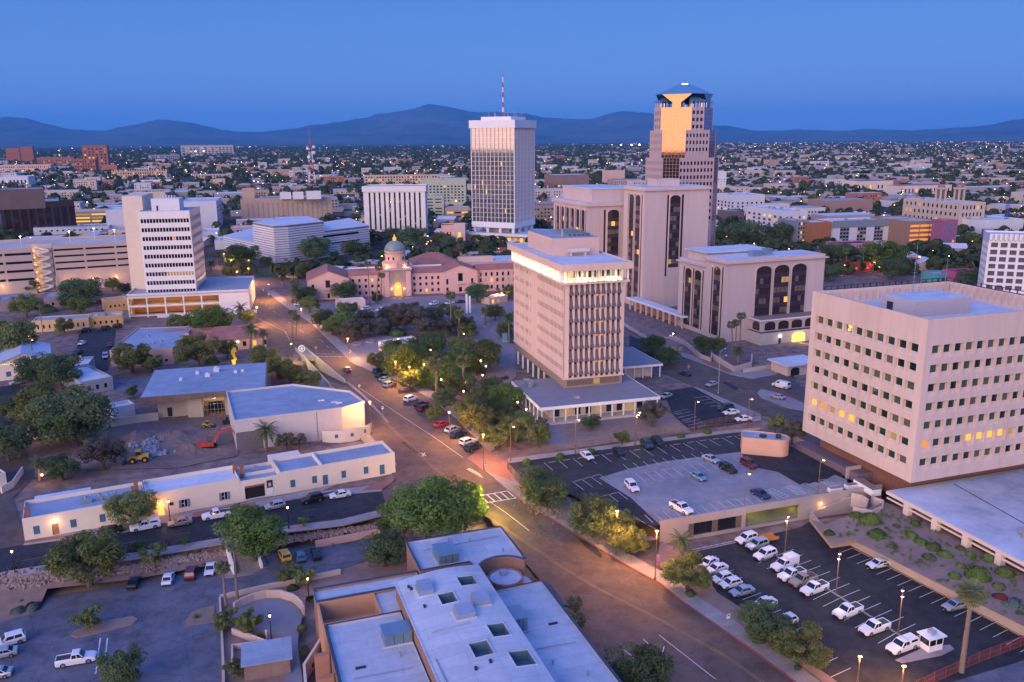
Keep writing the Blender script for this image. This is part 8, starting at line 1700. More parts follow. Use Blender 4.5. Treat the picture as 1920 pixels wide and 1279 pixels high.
 if kind == 'cap_pickup':
  m = MB();m.hexa([(-L_/2+.1,-w*.93,deck),(a0-.06,-w*.93,deck),(a0-.06,w*.93,deck),(-L_/2+.1,w*.93,deck)],[(-L_/2+.3,-w*.78,H_-.05),(a0-.1,-w*.78,H_-.03),(a0-.1,w*.78,H_-.03),(-L_/2+.3,w*.78,H_-.05)]);o = bpy.data.objects.new('bed_cap',m.mesh('bed_cap',PC_['white']));o.parent = t;o.material_slots[0].link = 'OBJECT'
  for s_ in (-1,1): pane('cap_window',[(-L_/2+.5,s_*w*.91,deck+.2),(a0-.3,s_*w*.91,deck+.2),(a0-.35,s_*w*.82,H_-.2),(-L_/2+.6,s_*w*.82,H_-.2)])
 if kind == 'box_pickup':
  m = MB();m.box(-L_/2+.1,-w*.98,deck-.2,a0-.1,w*.98,2.25);o = bpy.data.objects.new('utility_box',m.mesh('utility_box',PC_['white']));o.parent = t;o.material_slots[0].link = 'OBJECT'
 return t
CP = {k: car_proto(k) for k in SP_}
def car(kind,colour,front,rear,z,label,group,glow=False):
 f,r = Vector(front),Vector(rear);c = (f+r)/2;a = atan2((f-r).y,(f-r).x);P0 = CP[kind]
 nm = {'pickup': 'pickup_truck','cap_pickup': 'pickup_truck','box_pickup': 'pickup_truck','van': 'van'}.get(kind,'car')
 t = thing(nm,label,{'pickup_truck': 'pickup','van': 'van','car': 'car'}[nm],(c.x,c.y,z),a,group)
 def cp(o,par):
  q = o.copy();col.objects.link(q);q.parent = par
  if q.name.split('.')[0] in ('body','bed_rail','bed_cap','utility_box'): q.material_slots[0].link = 'OBJECT';q.material_slots[0].material = PC_[colour]
  if glow and q.name.split('.')[0] == 'tail_light': q.material_slots[0].link = 'OBJECT';q.material_slots[0].material = lit('brake_glow',(1,.05,.02),8)
  for ch in o.children: cp(ch,q)
 for ch in P0.children: cp(ch,t)
 return t
GA,GB,GC_,GD,GE,GF = 'vehicles in the lower lot','vehicles on the parking deck','cars parked along the main road','cars parked along the adobe street','cars in the west lot','cars in the old town court'
Zl = -3.46
car('suv','white',(44.24,154.29),(48.85,156.90),Zl,'white SUV nearest the garage opening in the middle row of the lower lot',GA)
car('suv','silver',(45.65,151.67),(50.25,154.21),Zl,'boxy grey SUV second in the middle row of the lower lot',GA)
car('suv','white',(45.82,147.52),(50.87,150.34),Zl,'white SUV third in the middle row of the lower lot',GA)
car('box_pickup','white',(47.77,143.16),(53.87,146.61),Zl,'white pickup with a tall utility box in the lower lot',GA)
car('pickup','white',(47.99,139.63),(53.99,142.70),Zl,'white pickup beside the utility box truck in the lower lot',GA)
car('pickup','tan',(49.50,137.58),(55.29,140.65),Zl,'tan pickup between two white pickups in the lower lot',GA)
car('pickup','white',(50.22,134.41),(56.58,137.99),Zl,'white pickup just past the tan one in the lower lot',GA)
car('pickup','white',(53.17,127.05),(59.69,130.42),Zl,'white pickup standing alone below the second double lamp',GA)
car('pickup','white',(55.59,122.14),(62.16,125.35),Zl,'white pickup standing alone left of the third double lamp',GA)
car('cap_pickup','white',(57.78,116.96),(64.41,120.21),Zl,'white pickup with a covered bed beside the guard booth',GA)
for i,(f_,r_,c_,lb) in enumerate((((35.33,144.86),(38.15,147.05),'white','first, deepest'),((35.69,142.54),(39.86,144.81),'white','second'),((35.79,139.19),(40.22,141.35),'white','third'),((36.59,137.23),(41.49,139.34),'white','fourth'),((37.94,134.55),(42.78,136.59),'silver','fifth'),((40.90,130.50),(45.40,132.56),'white','sixth'),((43.31,125.13),(46.95,126.93),'white','last'))):
 car(('sedan','sedan','hatch','hatch','sedan','sedan','hatch')[i],c_,f_,r_,Zl,'%s car %s in the row behind the sidewalk trees' % (c_,lb),GA)
car('sedan','white',(65.71,144.10),(71.29,146.16),Zl,'white sedan with a blue stripe by the retaining wall',GA)
car('sedan','silver',(72.84,129.49),(77.95,131.39),Zl,'silver sedan alone by the retaining wall',GA)
sp_ = [o for o in col.objects if o.get('label') == 'white sedan with a blue stripe by the retaining wall'][0]
for s_ in (-1,1): slab(sp_,'blue_stripe',PC_['navy'],-1.6,s_*.925-.01,.55,-.4,s_*.925+.01,.85)
car('suv','white',(27.14,170.34),(25.24,177.62),.02,'white SUV on the left end of the concrete deck',GB)
car('sedan','white',(19.02,190.29),(16.95,195.32),.02,'white sedan by the clipped ball shrubs on the deck',GB)
car('sedan','black',(26.62,193.25),(25.36,198.02),.02,'black sedan alone in the deck row under the fence',GB)
car('suv','green',(34.39,197.39),(32.84,203.26),.02,'dark green SUV beside a black SUV in the deck row',GB)
car('suv','black',(37.52,198.48),(35.75,205.17),.02,'black SUV beside the dark green SUV on the deck',GB)
car('sedan','silver',(48.50,188.44),(46.15,192.07),.02,'silver sedan on the deck left of the salmon stair house',GB)
car('suv','black',(50.90,181.70),(48.82,186.11),.02,'black SUV on the concrete deck next to the maroon one',GB)
car('suv','maroon',(56.28,184.09),(54.46,189.26),.02,'maroon SUV below the salmon stair house',GB)
car('sedan','blue',(42.94,177.63),(41.12,181.49),.02,'light blue sedan in the middle of the concrete deck',GB)
car('pickup','white',(36.18,160.41),(33.43,164.85),.02,'white pickup by the deck parapet',GB)
car('sedan','navy',(54.29,167.66),(52.10,171.58),.02,'navy blue sedan by the deck parapet',GB)
car('suv','dark',(57.42,228.93),(63.37,230.13),.02,'black SUV in the dark lot beside the white sedan','cars in the hall lot')
car('sedan','white',(58.25,224.68),(63.74,226.40),.02,'white sedan beside the black SUV in the dark lot','cars in the hall lot')
car('sedan','white',(60.38,219.17),(65.38,220.46),.02,'white sedan at the corner of the dark lot','cars in the hall lot')
car('sedan','silver',(43.61,239.34),(47.69,243.38),.02,'silver car half hidden by the round grey tree','cars in the hall lot')
car('van','white',(81.12,253.12),(84.61,249.04),.05,'white delivery van at the traffic island','cars on the upper street')
car('sedan','silver',(60.05,251.78),(64.01,255.09),.03,'silver car with glowing lights on the upper street','cars on the upper street',True)
car('sedan','dark',(54.98,267.24),(57.15,264.72),.03,'dark car parked at the far end of the upper street','cars on the upper street')
car('sedan','silver',(77.37,240.69),(79.17,238.62),.15,'small grey car on the traffic island edge','cars on the upper street')
for i,(f_,r_,kd,c_,lb) in enumerate((((-42.34,273.61),(-45.72,269.00),'suv','dark','dark SUV at the far end of the roadside bays'),((-40.85,268.43),(-44.25,263.54),'sedan','black','black sedan second from the far end of the roadside bays'),((-39.05,263.43),(-42.18,259.13),'sedan','blue','pale blue sedan third in the roadside bays'),((-37.13,257.31),(-39.64,252.78),'suv','silver','grey SUV fourth in the roadside bays'),((-28.23,242.09),(-31.66,237.87),'suv','white','white SUV after the tree island in the roadside bays'),((-24.88,236.46),(-27.91,232.94),'sedan','black','black sedan next to the dark red SUV at the roadside'),((-23.34,232.85),(-26.68,228.58),'suv','maroon','dark red SUV in the roadside bays'),((-17.61,218.29),(-20.57,215.25),'sedan','red','bright red sedan in the roadside bays'),((-14.09,214.22),(-17.17,210.26),'suv','silver','silver SUV next to the bright red sedan'),((-12.47,210.18),(-15.69,206.64),'suv','navy','dark blue SUV between a silver and a white SUV'),((-9.52,204.43),(-12.86,201.34),'suv','white','white SUV near the road corner'),((-8.28,200.73),(-11.55,197.09),'suv','dark','dark SUV last in the roadside bays, at the corner'))):
 car(kd,c_,f_,r_,.04,lb,GC_)
car('sedan','dark',(-57.26,278.30),(-52.73,268.24),.04,'dark car with red tail lights driving on the main road','moving cars',True)
for f_,r_,kd,c_,lb in (((-80.54,153.27),(-78.07,154.41),'sedan','black','black sedan under the big bank tree on the adobe street'),((-75.87,154.38),(-70.49,157.10),'cap_pickup','white','white pickup with a camper cap before the glowing shop door'),((-69.00,156.51),(-64.97,158.41),'sedan','tan','tan sedan on the adobe street'),((-63.24,159.46),(-58.14,161.92),'pickup','white','white pickup before the dark gateway of the adobe row'),((-51.76,164.17),(-48.06,166.16),'hatch','silver','silver hatchback on the adobe street'),((-44.74,167.29),(-41.03,169.44),'suv','black','black SUV on the adobe street'),((-39.57,169.55),(-35.15,171.57),'sedan','white','white sedan at the road end of the adobe street')):
 car(kd,c_,f_,r_,.03,lb,GD)
for f_,r_,kd,c_,lb in (((-69.08,141.82),(-68.35,137.37),'sedan','black','black sedan in the west lot below the bank'),((-63.54,143.07),(-62.58,138.54),'sedan','white','white sedan between two dark cars in the west lot'),((-59.94,145.05),(-59.07,140.41),'suv','maroon','dark maroon SUV in the west lot'),((-56.08,141.67),(-56.99,146.73),'sedan','white','white sedan by the stair foot in the west lot'),((-45.20,151.59),(-42.85,146.90),'suv','yellow','yellow off road car in the small lot'),((-41.72,151.17),(-40.06,146.86),'hatch','teal','grey teal hatchback beside the yellow car'),((-38.91,152.02),(-37.29,147.88),'sedan','black','black sedan beside the teal hatchback'),((-82.11,120.21),(-79.60,121.91),'suv','white','white SUV at the left edge of the west lot'),((-81.39,117.09),(-78.77,118.24),'sedan','silver','silver sedan at the left edge of the west lot'),((-78.96,112.12),(-76.78,112.75),'sedan','silver','grey car cut by the frame in the lower left corner'),((-64.83,116.92),(-70.21,115.14),'pickup','white','white pickup driving through the west lot')):
 car(kd,c_,f_,r_,-3.18,lb,GE)
for f_,r_,kd,c_,lb in (((-175.96,334.13),(-170.95,337.28),'suv','black','black SUV before the yellow adobe house'),((-169.10,337.23),(-165.06,341.15),'suv','dark','dark SUV before the ochre adobe house'),((-163.38,310.95),(-163.85,316.76),'sedan','white','white sedan in the old town court'),((-158.18,297.18),(-157.87,301.14),'sedan','dark','dark sedan below the white one in the old town court'),((-154.14,285.74),(-155.57,293.24),'sedan','black','black sedan beside the metal roofed house'),((-142.85,287.92),(-147.44,298.75),'suv','silver','silver SUV by the pink flat roofed building'),((-159.53,258.25),(-155.96,262.25),'suv','silver','silver SUV before the metal roofed house'),((-141.80,233.22),(-144.46,240.10),'sedan','white','white car under the big grove trees'),((-149.79,306.39),(-153.63,315.02),'sedan','maroon','maroon car at the edge of the old town court')):
 car(kd,c_,f_,r_,.02,lb,GF)
for f_,r_,kd,c_,lb in (((-68.18,375.76),(-64.70,379.25),'suv','white','white SUV beside the small park pavilion'),((-60.84,373.63),(-57.17,376.79),'suv','white','white SUV right of the small park pavilion'),((-38.26,387.53),(-34.66,390.94),'suv','white','white car before the courthouse right wing'),((-31.20,389.65),(-27.20,392.48),'sedan','white','white sedan before the courthouse right wing'),((-26.39,393.05),(-22.57,395.34),'sedan','dark','dark sedan before the courthouse right wing'),((-101.26,389.55),(-98.59,391.22),'sedan','white','white car left of the courthouse'),((-169.96,499.13),(-166.19,503.60),'suv','red','red car with glowing lights by the yellow lit trees'),((-194.22,412.81),(-190.62,414.74),'sedan','white','white car behind the parking podium'),((-199.84,398.21),(-195.28,399.97),'suv','maroon','dark red car behind the ochre house')):
 car(kd,c_,f_,r_,.02,lb,'cars around the courthouse',c_ == 'red')
# ================================================================ painted markings
_lm = {}
def stripe(parent,a,b,wd,z,mat=PAINT,name='painted_line'):
 a,b = Vector(a),Vector(b);d = b-a;c = (a+b)/2
 if mat.name not in _lm: m = MB();m.face([(-.5,-.5,0),(.5,-.5,0),(.5,.5,0),(-.5,.5,0)]);_lm[mat.name] = m.mesh('painted_line',mat)
 z0 = z(a.x,a.y) if callable(z) else z;z1 = z(b.x,b.y) if callable(z) else z
 o = put(name,_lm[mat.name],parent,(c.x,c.y,(z0+z1)/2+.012));o.rotation_euler = (0,-atan2(z1-z0,d.length),atan2(d.y,d.x));o.scale = (d.length,wd,1);return o
def stop_(parent,a,b,z):
 a,b = Vector(a),Vector(b);d = b-a;c = (a+b)/2;o = put('wheel_stop',unit_box(WALK),parent,(c.x,c.y,z+.07),atan2(d.y,d.x),(1.8,.16,.13));return o
def row(parent,A,B,C,n,z,stops=True,wd=.11):
 A,B,C = Vector(A),Vector(B),Vector(C);d = C-A
 for k in range(n):
  p = A.lerp(B,k/(n-1));stripe(parent,p,p+d,wd,z)
  if stops and k < n-1: q = A.lerp(B,(k+.5)/(n-1));t_ = (B-A).normalized()*.9;stop_(parent,q-t_+d*.06,q+t_+d*.06,z)
row(lotL,(66.86,152.68),(83.12,120.01),(62.95,150.35),17,-3.48)
row(lotL,(50.79,149.67),(64.24,118.81),(54.97,152.15),15,-3.48,False);row(lotL,(50.79,149.67),(64.24,118.81),(46.49,146.71),15,-3.48)
stripe(lotL,(50.79,149.67),(64.24,118.81),.25,-3.48,WALK,'centre_kerb')
row(lotL,(35.41,147.41),(47.34,111.62),(39.27,149.66),14,-3.48,False)
for k in range(9): stripe(lotL,tuple(Vector((34.85,152.24)).lerp(Vector((45.64,156.49)),k/8)),tuple(Vector((36.55,152.65)).lerp(Vector((47.48,157.19)),k/8)),.12,-3.48)
stripe(lotL,(34.64,151.22),(46.34,156.03),.12,-3.48)
dk = bpy.data.objects['parking_deck']
row(dk,(7.50,189.87),(64.50,210.44),(9.30,185.10),17,.0)
row(deckc,(28.22,182.67),(55.38,193.27),(29.84,177.84),13,.012)
row(deckc,(27.14,185.19),(47.10,193.00),(26.12,188.41),9,.012,False)
row(deckc,(26.98,160.74),(55.72,171.75),(28.07,157.08),15,.012,False)
row(dk,(13.44,178.35),(19.83,182.67),(15.59,173.56),4,.0);row(dk,(18.54,169.97),(22.91,172.42),(20.14,166.06),3,.0);row(dk,(22.17,163.22),(26.93,156.06),(24.15,160.46),3,0,False)
BLUEP = M('paint_blue',(.06,.16,.42),.7,.1,2)
def hatch(parent,P,n,z):
 A,B,C,D = [Vector(p) for p in P]
 for a,b in ((A,B),(B,C),(C,D),(D,A)): stripe(parent,a,b,.12,z)
 for k in range(1,n): stripe(parent,A.lerp(D,k/n),B.lerp(C,k/n),.12,z)
hatch(deckc,[(55.82,172.86),(57.21,173.73),(59.32,169.73),(57.67,168.68)],5,.012);hatch(deckc,[(60.16,174.48),(61.99,175.25),(63.54,171.08),(61.52,170.34)],6,.012);hatch(dk,[(64.03,175.91),(65.44,176.70),(67.37,172.46),(65.50,171.60)],5,.0);hatch(deckc,[(68.72,178.17),(70.58,178.86),(72.09,174.87),(70.18,173.99)],6,.012)
for p,q in (((58.65,172.26),(59.79,173.02)),((62.45,173.88),(63.71,174.54)),((66.72,175.75),(68.05,176.54)),((70.89,177.55),(72.34,178.23))): stripe(deckc,p,q,1.6,.014,BLUEP,'accessible_bay')
row(lotB,(46.39,219.60),(45.03,225.85),(48.98,221.30),3,0,False)
row(lotB,(57.97,242.54),(65.01,220.12),(54.18,241.17),9,.0);row(lotB,(45.37,227.68),(47.47,214.01),(49.98,230.39),7,0,False)
# main road lines
def poly_line(parent,pts,wd,z,mat=PAINT,dash=None):
 for a,b in zip(pts[:-1],pts[1:]):
  a,b = Vector(a),Vector(b);d = b-a;L_ = d.length;s_ = 0
  while s_ < L_-.05:
   e_ = min(L_,s_+(dash[0] if dash else 6));stripe(parent,a+d*(s_/L_),a+d*(e_/L_),wd,z,mat);s_ = e_+(dash[1] if dash else 0)
RZ = lambda x,y: road_z(x,y)+.022
poly_line(road,[(-47.36,253.35),(-29.97,223.97),(-21.34,209.90),(-12.05,193.53)],.13,RZ)
poly_line(road,[(-52.48,255.54),(-35.51,222.44),(-18.38,187.30),(-5.29,162.86),(4.20,151.64),(15.65,137.50),(24.77,127.57),(33.30,116.95),(39.54,106.44)],.09,RZ,PAINTY);poly_line(road,[(-52.73,254.71),(-35.78,221.80),(-18.68,186.72),(-5.56,162.54),(3.93,151.29),(15.38,137.18),(24.50,127.29),(33.01,116.68),(39.26,106.22)],.09,RZ,PAINTY)
poly_line(road,[(-61.81,264.38),(-55.33,253.52),(-41.90,226.35)],.14,RZ);poly_line(road,[(-56.94,255.63),(-42.29,225.52)],.14,RZ)
poly_line(road,[(-147.01,439.14),(-118.81,384.76),(-96.32,343.66),(-87.22,325.34)],.13,RZ,PAINTY);poly_line(road,[(-141.31,438.94),(-112.13,384.55),(-85.29,334.91),(-73.37,317.60),(-58.58,285.89)],.13,RZ,PAINT,(3,6));poly_line(road,[(-136.14,407.96),(-111.42,362.28),(-91.87,335.09),(-86.01,319.17)],.12,RZ)
poly_line(road,[(-5.04,168.83),(-0.98,163.53),(3.22,157.68)],.14,RZ)
poly_line(road,[(17.32,118.99),(19.45,115.25)],.14,RZ);poly_line(road,[(20.88,121.81),(22.97,117.17),(23.89,119.79)],.14,RZ);poly_line(road,[(23.61,122.95),(30.06,111.30)],.14,RZ);poly_line(road,[(18.09,117.92),(19.18,115.49)],.14,RZ)
# crosswalk
A_,B_,C_,D_ = [Vector(p) for p in ((-8.68,170.65),(-1.22,173.82),(0.63,170.57),(-6.82,167.66))]
stripe(road,A_,B_,.3,RZ,PAINT,'crosswalk_bar');stripe(road,D_,C_,.3,RZ,PAINT,'crosswalk_bar')
for k in range(6): stripe(road,A_.lerp(B_,k/5),D_.lerp(C_,k/5),.32,RZ,PAINT,'crosswalk_bar')
hatch(road,[(-10.76,186.04),(-6.84,180.86),(-8.02,183.69),(-10.12,186.61)],3,RZ)
A_,B_ = Vector((-69.62,293.70)),Vector((-58.50,292.48));stripe(road,A_,B_,.3,RZ,PAINT,'crosswalk_bar');stripe(road,Vector((-70.49,297.42)),Vector((-60.64,296.63)),.3,RZ,PAINT,'crosswalk_bar')
poly_line(bpy.data.objects['street'],[(-90.35,142.86),(-82.65,146.60),(-73.92,149.77),(-58.27,156.52),(-36.53,166.89)],.1,lambda x,y: .002,PAINTY,(3,5))
for p,q in (((-22.45,196.63),(-21.10,194.69)),((-21.65,197.00),(-21.99,194.45))): stripe(road,p,q,.25,RZ)
for k in range(9):
 for s_ in (0,1):
  a = Vector((-65.64,118.83)).lerp(Vector((-62.24,110.24)),k/9);b = Vector((-65.22,117.63)).lerp(Vector((-61.97,109.40)),k/9);o_ = Vector((-66.40,123.80))-Vector((-67.57,123.82));stripe(lotW,a+o_*s_-(b-a)*3.2,b+o_*s_-(b-a)*3.2,.2,-3.2)
poly_line(bpy.data.objects['road_upper'],[(59.32,281.57),(65.62,263.31),(70.57,247.16),(79.03,227.02)],.12,.0,PAINTY,(3,4))
for lx,pat in ((road,1),):   # dark repair patches
 for pts in ([(12.98,155.58),(15.82,153.68),(17.27,149.65),(16.80,148.61),(14.20,152.22)],[(-27.71,205.45),(-22.98,197.28),(-23.54,196.00),(-28.26,204.07)],[(67.42,258.49),(69.85,251.57),(68.36,248.29),(66.32,256.65)]):
  patch('asphalt_patch',pts,lambda x,y: road_z(x,y),ASPHD,.03,road)
# ================================================================ lamps, signs, fences
def street_lamp(base,z,h,label,kind,on=True,energy=500,colr=(1,.55,.2),az=0,group='street lamps'):
 t = thing('street_lamp',label,'street lamp',(base[0],base[1],z),radians(az),group);b = MB()
 pm = {'globe2': RUST,'shoe': RUST,'cobra': STEEL,'black': DARKM,'park': DARKM,'orange': RUST}[kind]
 b.cyl(0,0,0,.35,.22,.2,n=8);b.cyl(0,0,.35,h,.10,.07,n=7)
 if kind == 'globe2': b.path([(-1.0,0,h-.25),(-.7,0,h+.25),(0,0,h+.1),(.7,0,h+.25),(1.0,0,h-.25)],.05)
 if kind == 'shoe': b.path([(0,0,h),(0,0,h+.3),(.35,0,h+.42),(.8,0,h+.3)],.05)
 if kind == 'cobra': b.path([(0,0,h),(.6,0,h+.8),(2.4,0,h+1.1)],.06)
 b.build('pole',pm,t)
 heads = {'globe2': [(-1.0,h-.45),(1.0,h-.45)],'shoe': [(.85,h+.05)],'cobra': [(2.6,h+1.0)],'black': [(0,h+.25)],'park': [(0,h+.25)],'orange': [(0,h-.1)]}[kind]
 for x,zz in heads:
  m = MB()
  if kind in ('black','park'): m.cyl(x,0,zz-.25,zz+.2,.13,.2,n=8);hd = m.build('lantern',(BULBY if kind == 'black' else BULB) if on else WHITE,t);c_ = MB();c_.cyl(x,0,zz+.2,zz+.42,.26,.04,n=8);c_.build('cap',DARKM,hd)
  elif kind == 'orange': m.box(x-.25,-.12,zz,x+.25,.12,zz+.16);hd = m.build('lantern',BULBY,t)
  else: m.cyl(x,0,zz-.02,zz+.14,.28,.16,n=10);hd = m.build('lamp_head',pm,t);c_ = MB();c_.cyl(x,0,zz-.16,zz-.021,.2,.26,n=10);c_.build('lens',BULB if on else WHITE,hd)
  if on: lamp_light('lamp_light',(x,0,zz-.45),energy/len(heads),colr,.2,t)
 return t
W1 = (1,.78,.55)
for i,(p,lb) in enumerate((((52.92,151.16),'double lamp nearest the garage opening in the lower lot'),((57.15,135.86),'double lamp in the middle of the lower lot'),((62.61,123.30),'double lamp nearest the guard booth in the lower lot'))): street_lamp(p,-3.5,7.6,lb,'globe2',True,420,W1,65)
for p,z,h,lb in (((47.78,162.62),0,8,'brown lamp post at the deck parapet'),((65.68,169.96),0,8,'brown lamp post by the marked bays on the deck'),((62.43,213.73),0,8,'brown lamp post at the corner of the dark lot'),((47.81,211.71),0,8,'brown lamp post at the left of the dark lot'),((30.62,201.22),0,8,'brown lamp post at the deck fence'),((15.38,195.99),0,8.5,'brown lamp post in the bare yard'),((-0.51,191.22),0,8.5,'brown lamp post at the corner of the deck fence'),((31.02,201.66),0,8.5,'brown lamp post by the grey round tree')): street_lamp(p,z,h,lb,'shoe',True,260,W1,20)
street_lamp((62.21,245.62),0,10.5,'tall grey arm lamp on the upper street','cobra',False,az=30);street_lamp((64.69,255.58),0,10,'grey arm lamp before the low arched block','cobra',False,az=40)
for p,z,lb in (((-89.00,137.88),0,'black lantern lamp at the left end of the street'),((-44.64,155.70),0,'black lantern lamp above the rubble bank'),((-69.53,158.97),0,'black lantern lamp before the open shutters'),((-39.00,121.73),-3.2,'black lantern lamp on the forecourt path'),((-35.67,133.43),-3.2,'black lantern lamp at the corner of the brick hall')): street_lamp(p,z,4.2,lb,'black',True,130,(1,.55,.22))
for i,p in enumerate(((-28.24,285.16),(-18.08,309.99),(-21.53,247.76),(-14.05,245.64),(-9.14,252.53),(-8.44,263.19),(-10.32,270.05),(3.73,218.20),(1.48,224.68),(-14.07,235.34),(-28.62,265.88),(-15.19,248.62),(-41.54,301.77))): street_lamp(p,0,4.0,'lit globe lamp among the park trees','park',True,170,(1,.62,.28),group='park lamps')
ORL = (1,.44,.11)
for i,(p,z,h,lb,en) in enumerate((((25.87,140.64),-3.3,9.5,'orange lit banner pole at the sidewalk of the lower lot',900),((50.73,110.11),-3.5,4.5,'orange lamp post at the bottom fence of the lower lot',250),((56.91,109.33),-3.5,3.4,'short orange lamp post at the bottom fence of the lower lot',250),((-36.26,255.19),0,8,'brown lamp post at the tree island of the roadside bays',1100),((-37.00,210.62),0,9,'brown lamp post before the gallery wing',800),((-6.76,185.36),-.2,9,'brown lamp post at the road corner paving',1300),((-6.18,159.84),-1.0,6,'lamp post glowing in the corner tree leaves',1300),((-57.17,287.15),0,8,'brown lamp post at the park crossing',1200),((-76.00,283.88),0,7,'brown lamp post beside the underpass mouth',600),((-105.82,345.67),0,8,'lamp post at the road bend by the palms',1500),((-144.97,444.64),0,8,'lamp post at the far crossing',1700),((-116.70,402.59),0,8,'lamp post before the courthouse left wing',1700),((-176.03,517.62),0,8,'lamp post on the cross street',900),((-142.71,456.12),0,8,'lamp post by the yellow lit trees',900),((-31.28,248.96),0,8,'lamp post beside the park walk',900),((19.67,148.36),-2.4,9,'lamp post on the lower sidewalk',900),((-86.36,341.52),0,8,'lamp post at the park corner by the road',1300),((-16.03,204.55),0,8,'lamp post before the corner bays',900),((-4.77,398.42),0,4,'orange lamp on the small park pavilion at the right',500),((-172.23,296.22),0,6,'orange lamp on the tall pole behind the metal roof',220),((-126.41,213.74),0,3.5,'orange lamp in the dark grove',200))): street_lamp(p,z,h,lb,'orange',True,en*6.2,(1,.72,.08) if ('corner tree' in lb or 'underpass mouth' in lb) else ORL)
for i,p in enumerate(((-168.32,506.97),(-157.65,506.53),(186.34,471.20),(207.34,481.75),(202.48,463.26),(211.28,477.74),(369.39,1121.27),(426.03,1005.77),(441.18,1004.50),(207.77,614.34),(-49.22,652.91),(-63.21,608.98),(-68.08,576.29),(-8.35,555.43),(-258.29,825.34),(-213.94,828.51),(-234.72,823.80),(-73.43,612.05),(-56.86,600.89),(361.53,778.82))): street_lamp(p,0,5.5,'lit lamp among the downtown streets','orange',True,1600 if i < 2 else 420,(1,.7,.08) if i < 2 else (1,.46,.12),group='far downtown lamps')
# signs
YS = M('sign_yellow',(.62,.36,.02),.6,0)
def sign(p,z,lb,kind,h=2.4):
 t = thing('road_sign',lb,'sign',(p[0],p[1],z),radians(20));b = MB();b.cyl(0,0,0,h+.5,.04,n=5);b.build('post',STEEL,t);m = MB()
 if kind == 'y': m.hexa([(0,-.05,h-.55),(.55,-.05,h),(0,-.05,h+.55),(-.55,-.05,h)],[(0,-.08,h-.55),(.55,-.08,h),(0,-.08,h+.55),(-.55,-.08,h)]);m.build('plate',YS,t);slab(t,'symbol',DARKM,-.12,-.10,h-.25,.12,-.081,h+.25)
 else: m.box(-.32,-.08,h-.4,.32,-.05,h+.4);m.build('plate',WHITE,t);slab(t,'symbol',DARKM,-.2,-.10,h+.05,.2,-.081,h+.25)
for p,z,lb in (((-70.71,296.87),0,'yellow diamond sign above the underpass wall'),((-57.44,291.11),0,'yellow diamond sign at the park crossing'),((-34.65,245.09),0,'yellow diamond sign at the tree island'),((1.54,170.88),-.6,'yellow crossing sign at the crosswalk'),((57.74,267.93),0,'yellow diamond sign on the upper street')): sign(p,z,lb,'y')
for p,z,lb in (((-36.45,227.08),0,'white sign on the road edge before the roadside bays'),((-46.83,249.28),0,'small white sign on the road median'),((-6.31,184.81),-.2,'white sign on the corner lamp post'),((-76.98,334.19),0,'white sign by the park corner'),((-74.37,327.33),0,'pink tinted sign by the park corner'),((35.25,125.06),-3.4,'teal parking pay post on the lower sidewalk'),((-133.32,427.91),0,'white sign on the far crossing island'),((-125.36,422.45),0,'white sign at the park corner crossing'),((-118.69,409.78),0,'white sign near the courthouse corner')): sign(p,z,lb,'w',2.0)
t = thing('banner','red and pink street banner on the orange lit pole','banner',(*(25.87,140.64),-3.3),radians(-10));slab(t,'cloth',M('banner_pink',(.45,.08,.14),.8,.3,3,c2=(.6,.35,.4)),.12,-.02,2.6,.75,.02,5.0);b = MB();b.path([(.05,0,5.05),(.8,0,5.05)],.03);b.path([(.05,0,2.55),(.8,0,2.55)],.03);b.build('bracket',DARKM,t)
t = thing('round_emblem','round blue and white emblem disc on the bridge over the underpass','emblem',(*(-76.04,297.77),.3),radians(10));b = MB();b.cyl(0,0,0,.5,.2,n=8);b.build('post',STEEL,t)
b = MB();b.tube((0,0,1.6),(0,.12,1.6),1.25,1.25,24);b.build('disc',WHITE,t);b = MB();b.tube((0,-.03,1.6),(0,-.005,1.6),.85,.85,20);b.build('ring',M('emblem_blue',(.10,.22,.40),.6),t);b = MB();b.tube((0,-.06,1.6),(0,-.035,1.6),.45,.45,16);b.build('centre',WHITE,t)
t = thing('sculpture','tall yellow abstract sculpture behind the gallery roof','sculpture',(*(-95.37,281.94),0),.3);b = MB();z = 0;rr = random.Random(4)
for k in range(9): b.box(-.5+rr.uniform(-.5,.3),-.4,z,.5+rr.uniform(-.3,.5),.4,z+.75);z += .68
b.build('blocks',M('sculpture_yellow',(.62,.40,.02),.6,0),t);lamp_light('sculpture_lamp',(0,-2,1),120,(1,.8,.3),.2,t)
def fence(pts,z,h,lb,step=2.4,mat=RUST,bars=True):
 o0 = Vector(pts[0]);t = thing('fence',lb,'fence',(o0.x,o0.y,z));pm = MB();pm.box(-.04,-.04,0,.04,.04,h);pme = pm.mesh('post',mat)
 for a,b in zip(pts[:-1],pts[1:]):
  a,b = Vector(a)-o0,Vector(b)-o0;d = b-a;L_ = d.length;n = max(1,int(L_/step));an = atan2(d.y,d.x)
  for k in range(n+1): p = a+d*(k/n);put('post',pme,t,(p.x,p.y,0),an)
  c = (a+b)/2
  for zz in (.15,h*.55,h-.08): put('rail',unit_box(mat),t,(c.x,c.y,zz),an,(L_,.05,.05))
  if bars:
   bb = MB();m = int(L_/.22)
   for k in range(m): p = a+d*(k/m);bb.box(p.x-.012,p.y-.012,.1,p.x+.012,p.y+.012,h-.05)
   bb.build('bars',mat,t)['kind'] = 'stuff'
 return t
fence([(66.15,214.32),(53.46,211.61),(29.67,203.77),(7.74,196.12),(-1.29,192.47),(-1.26,185.85),(2.33,174.80)],0,1.9,'rust brown bar fence between the yard and the deck')
fence([(69.06,224.48),(49.10,213.98)],0,1.8,'rust brown bar fence along the dark lot')
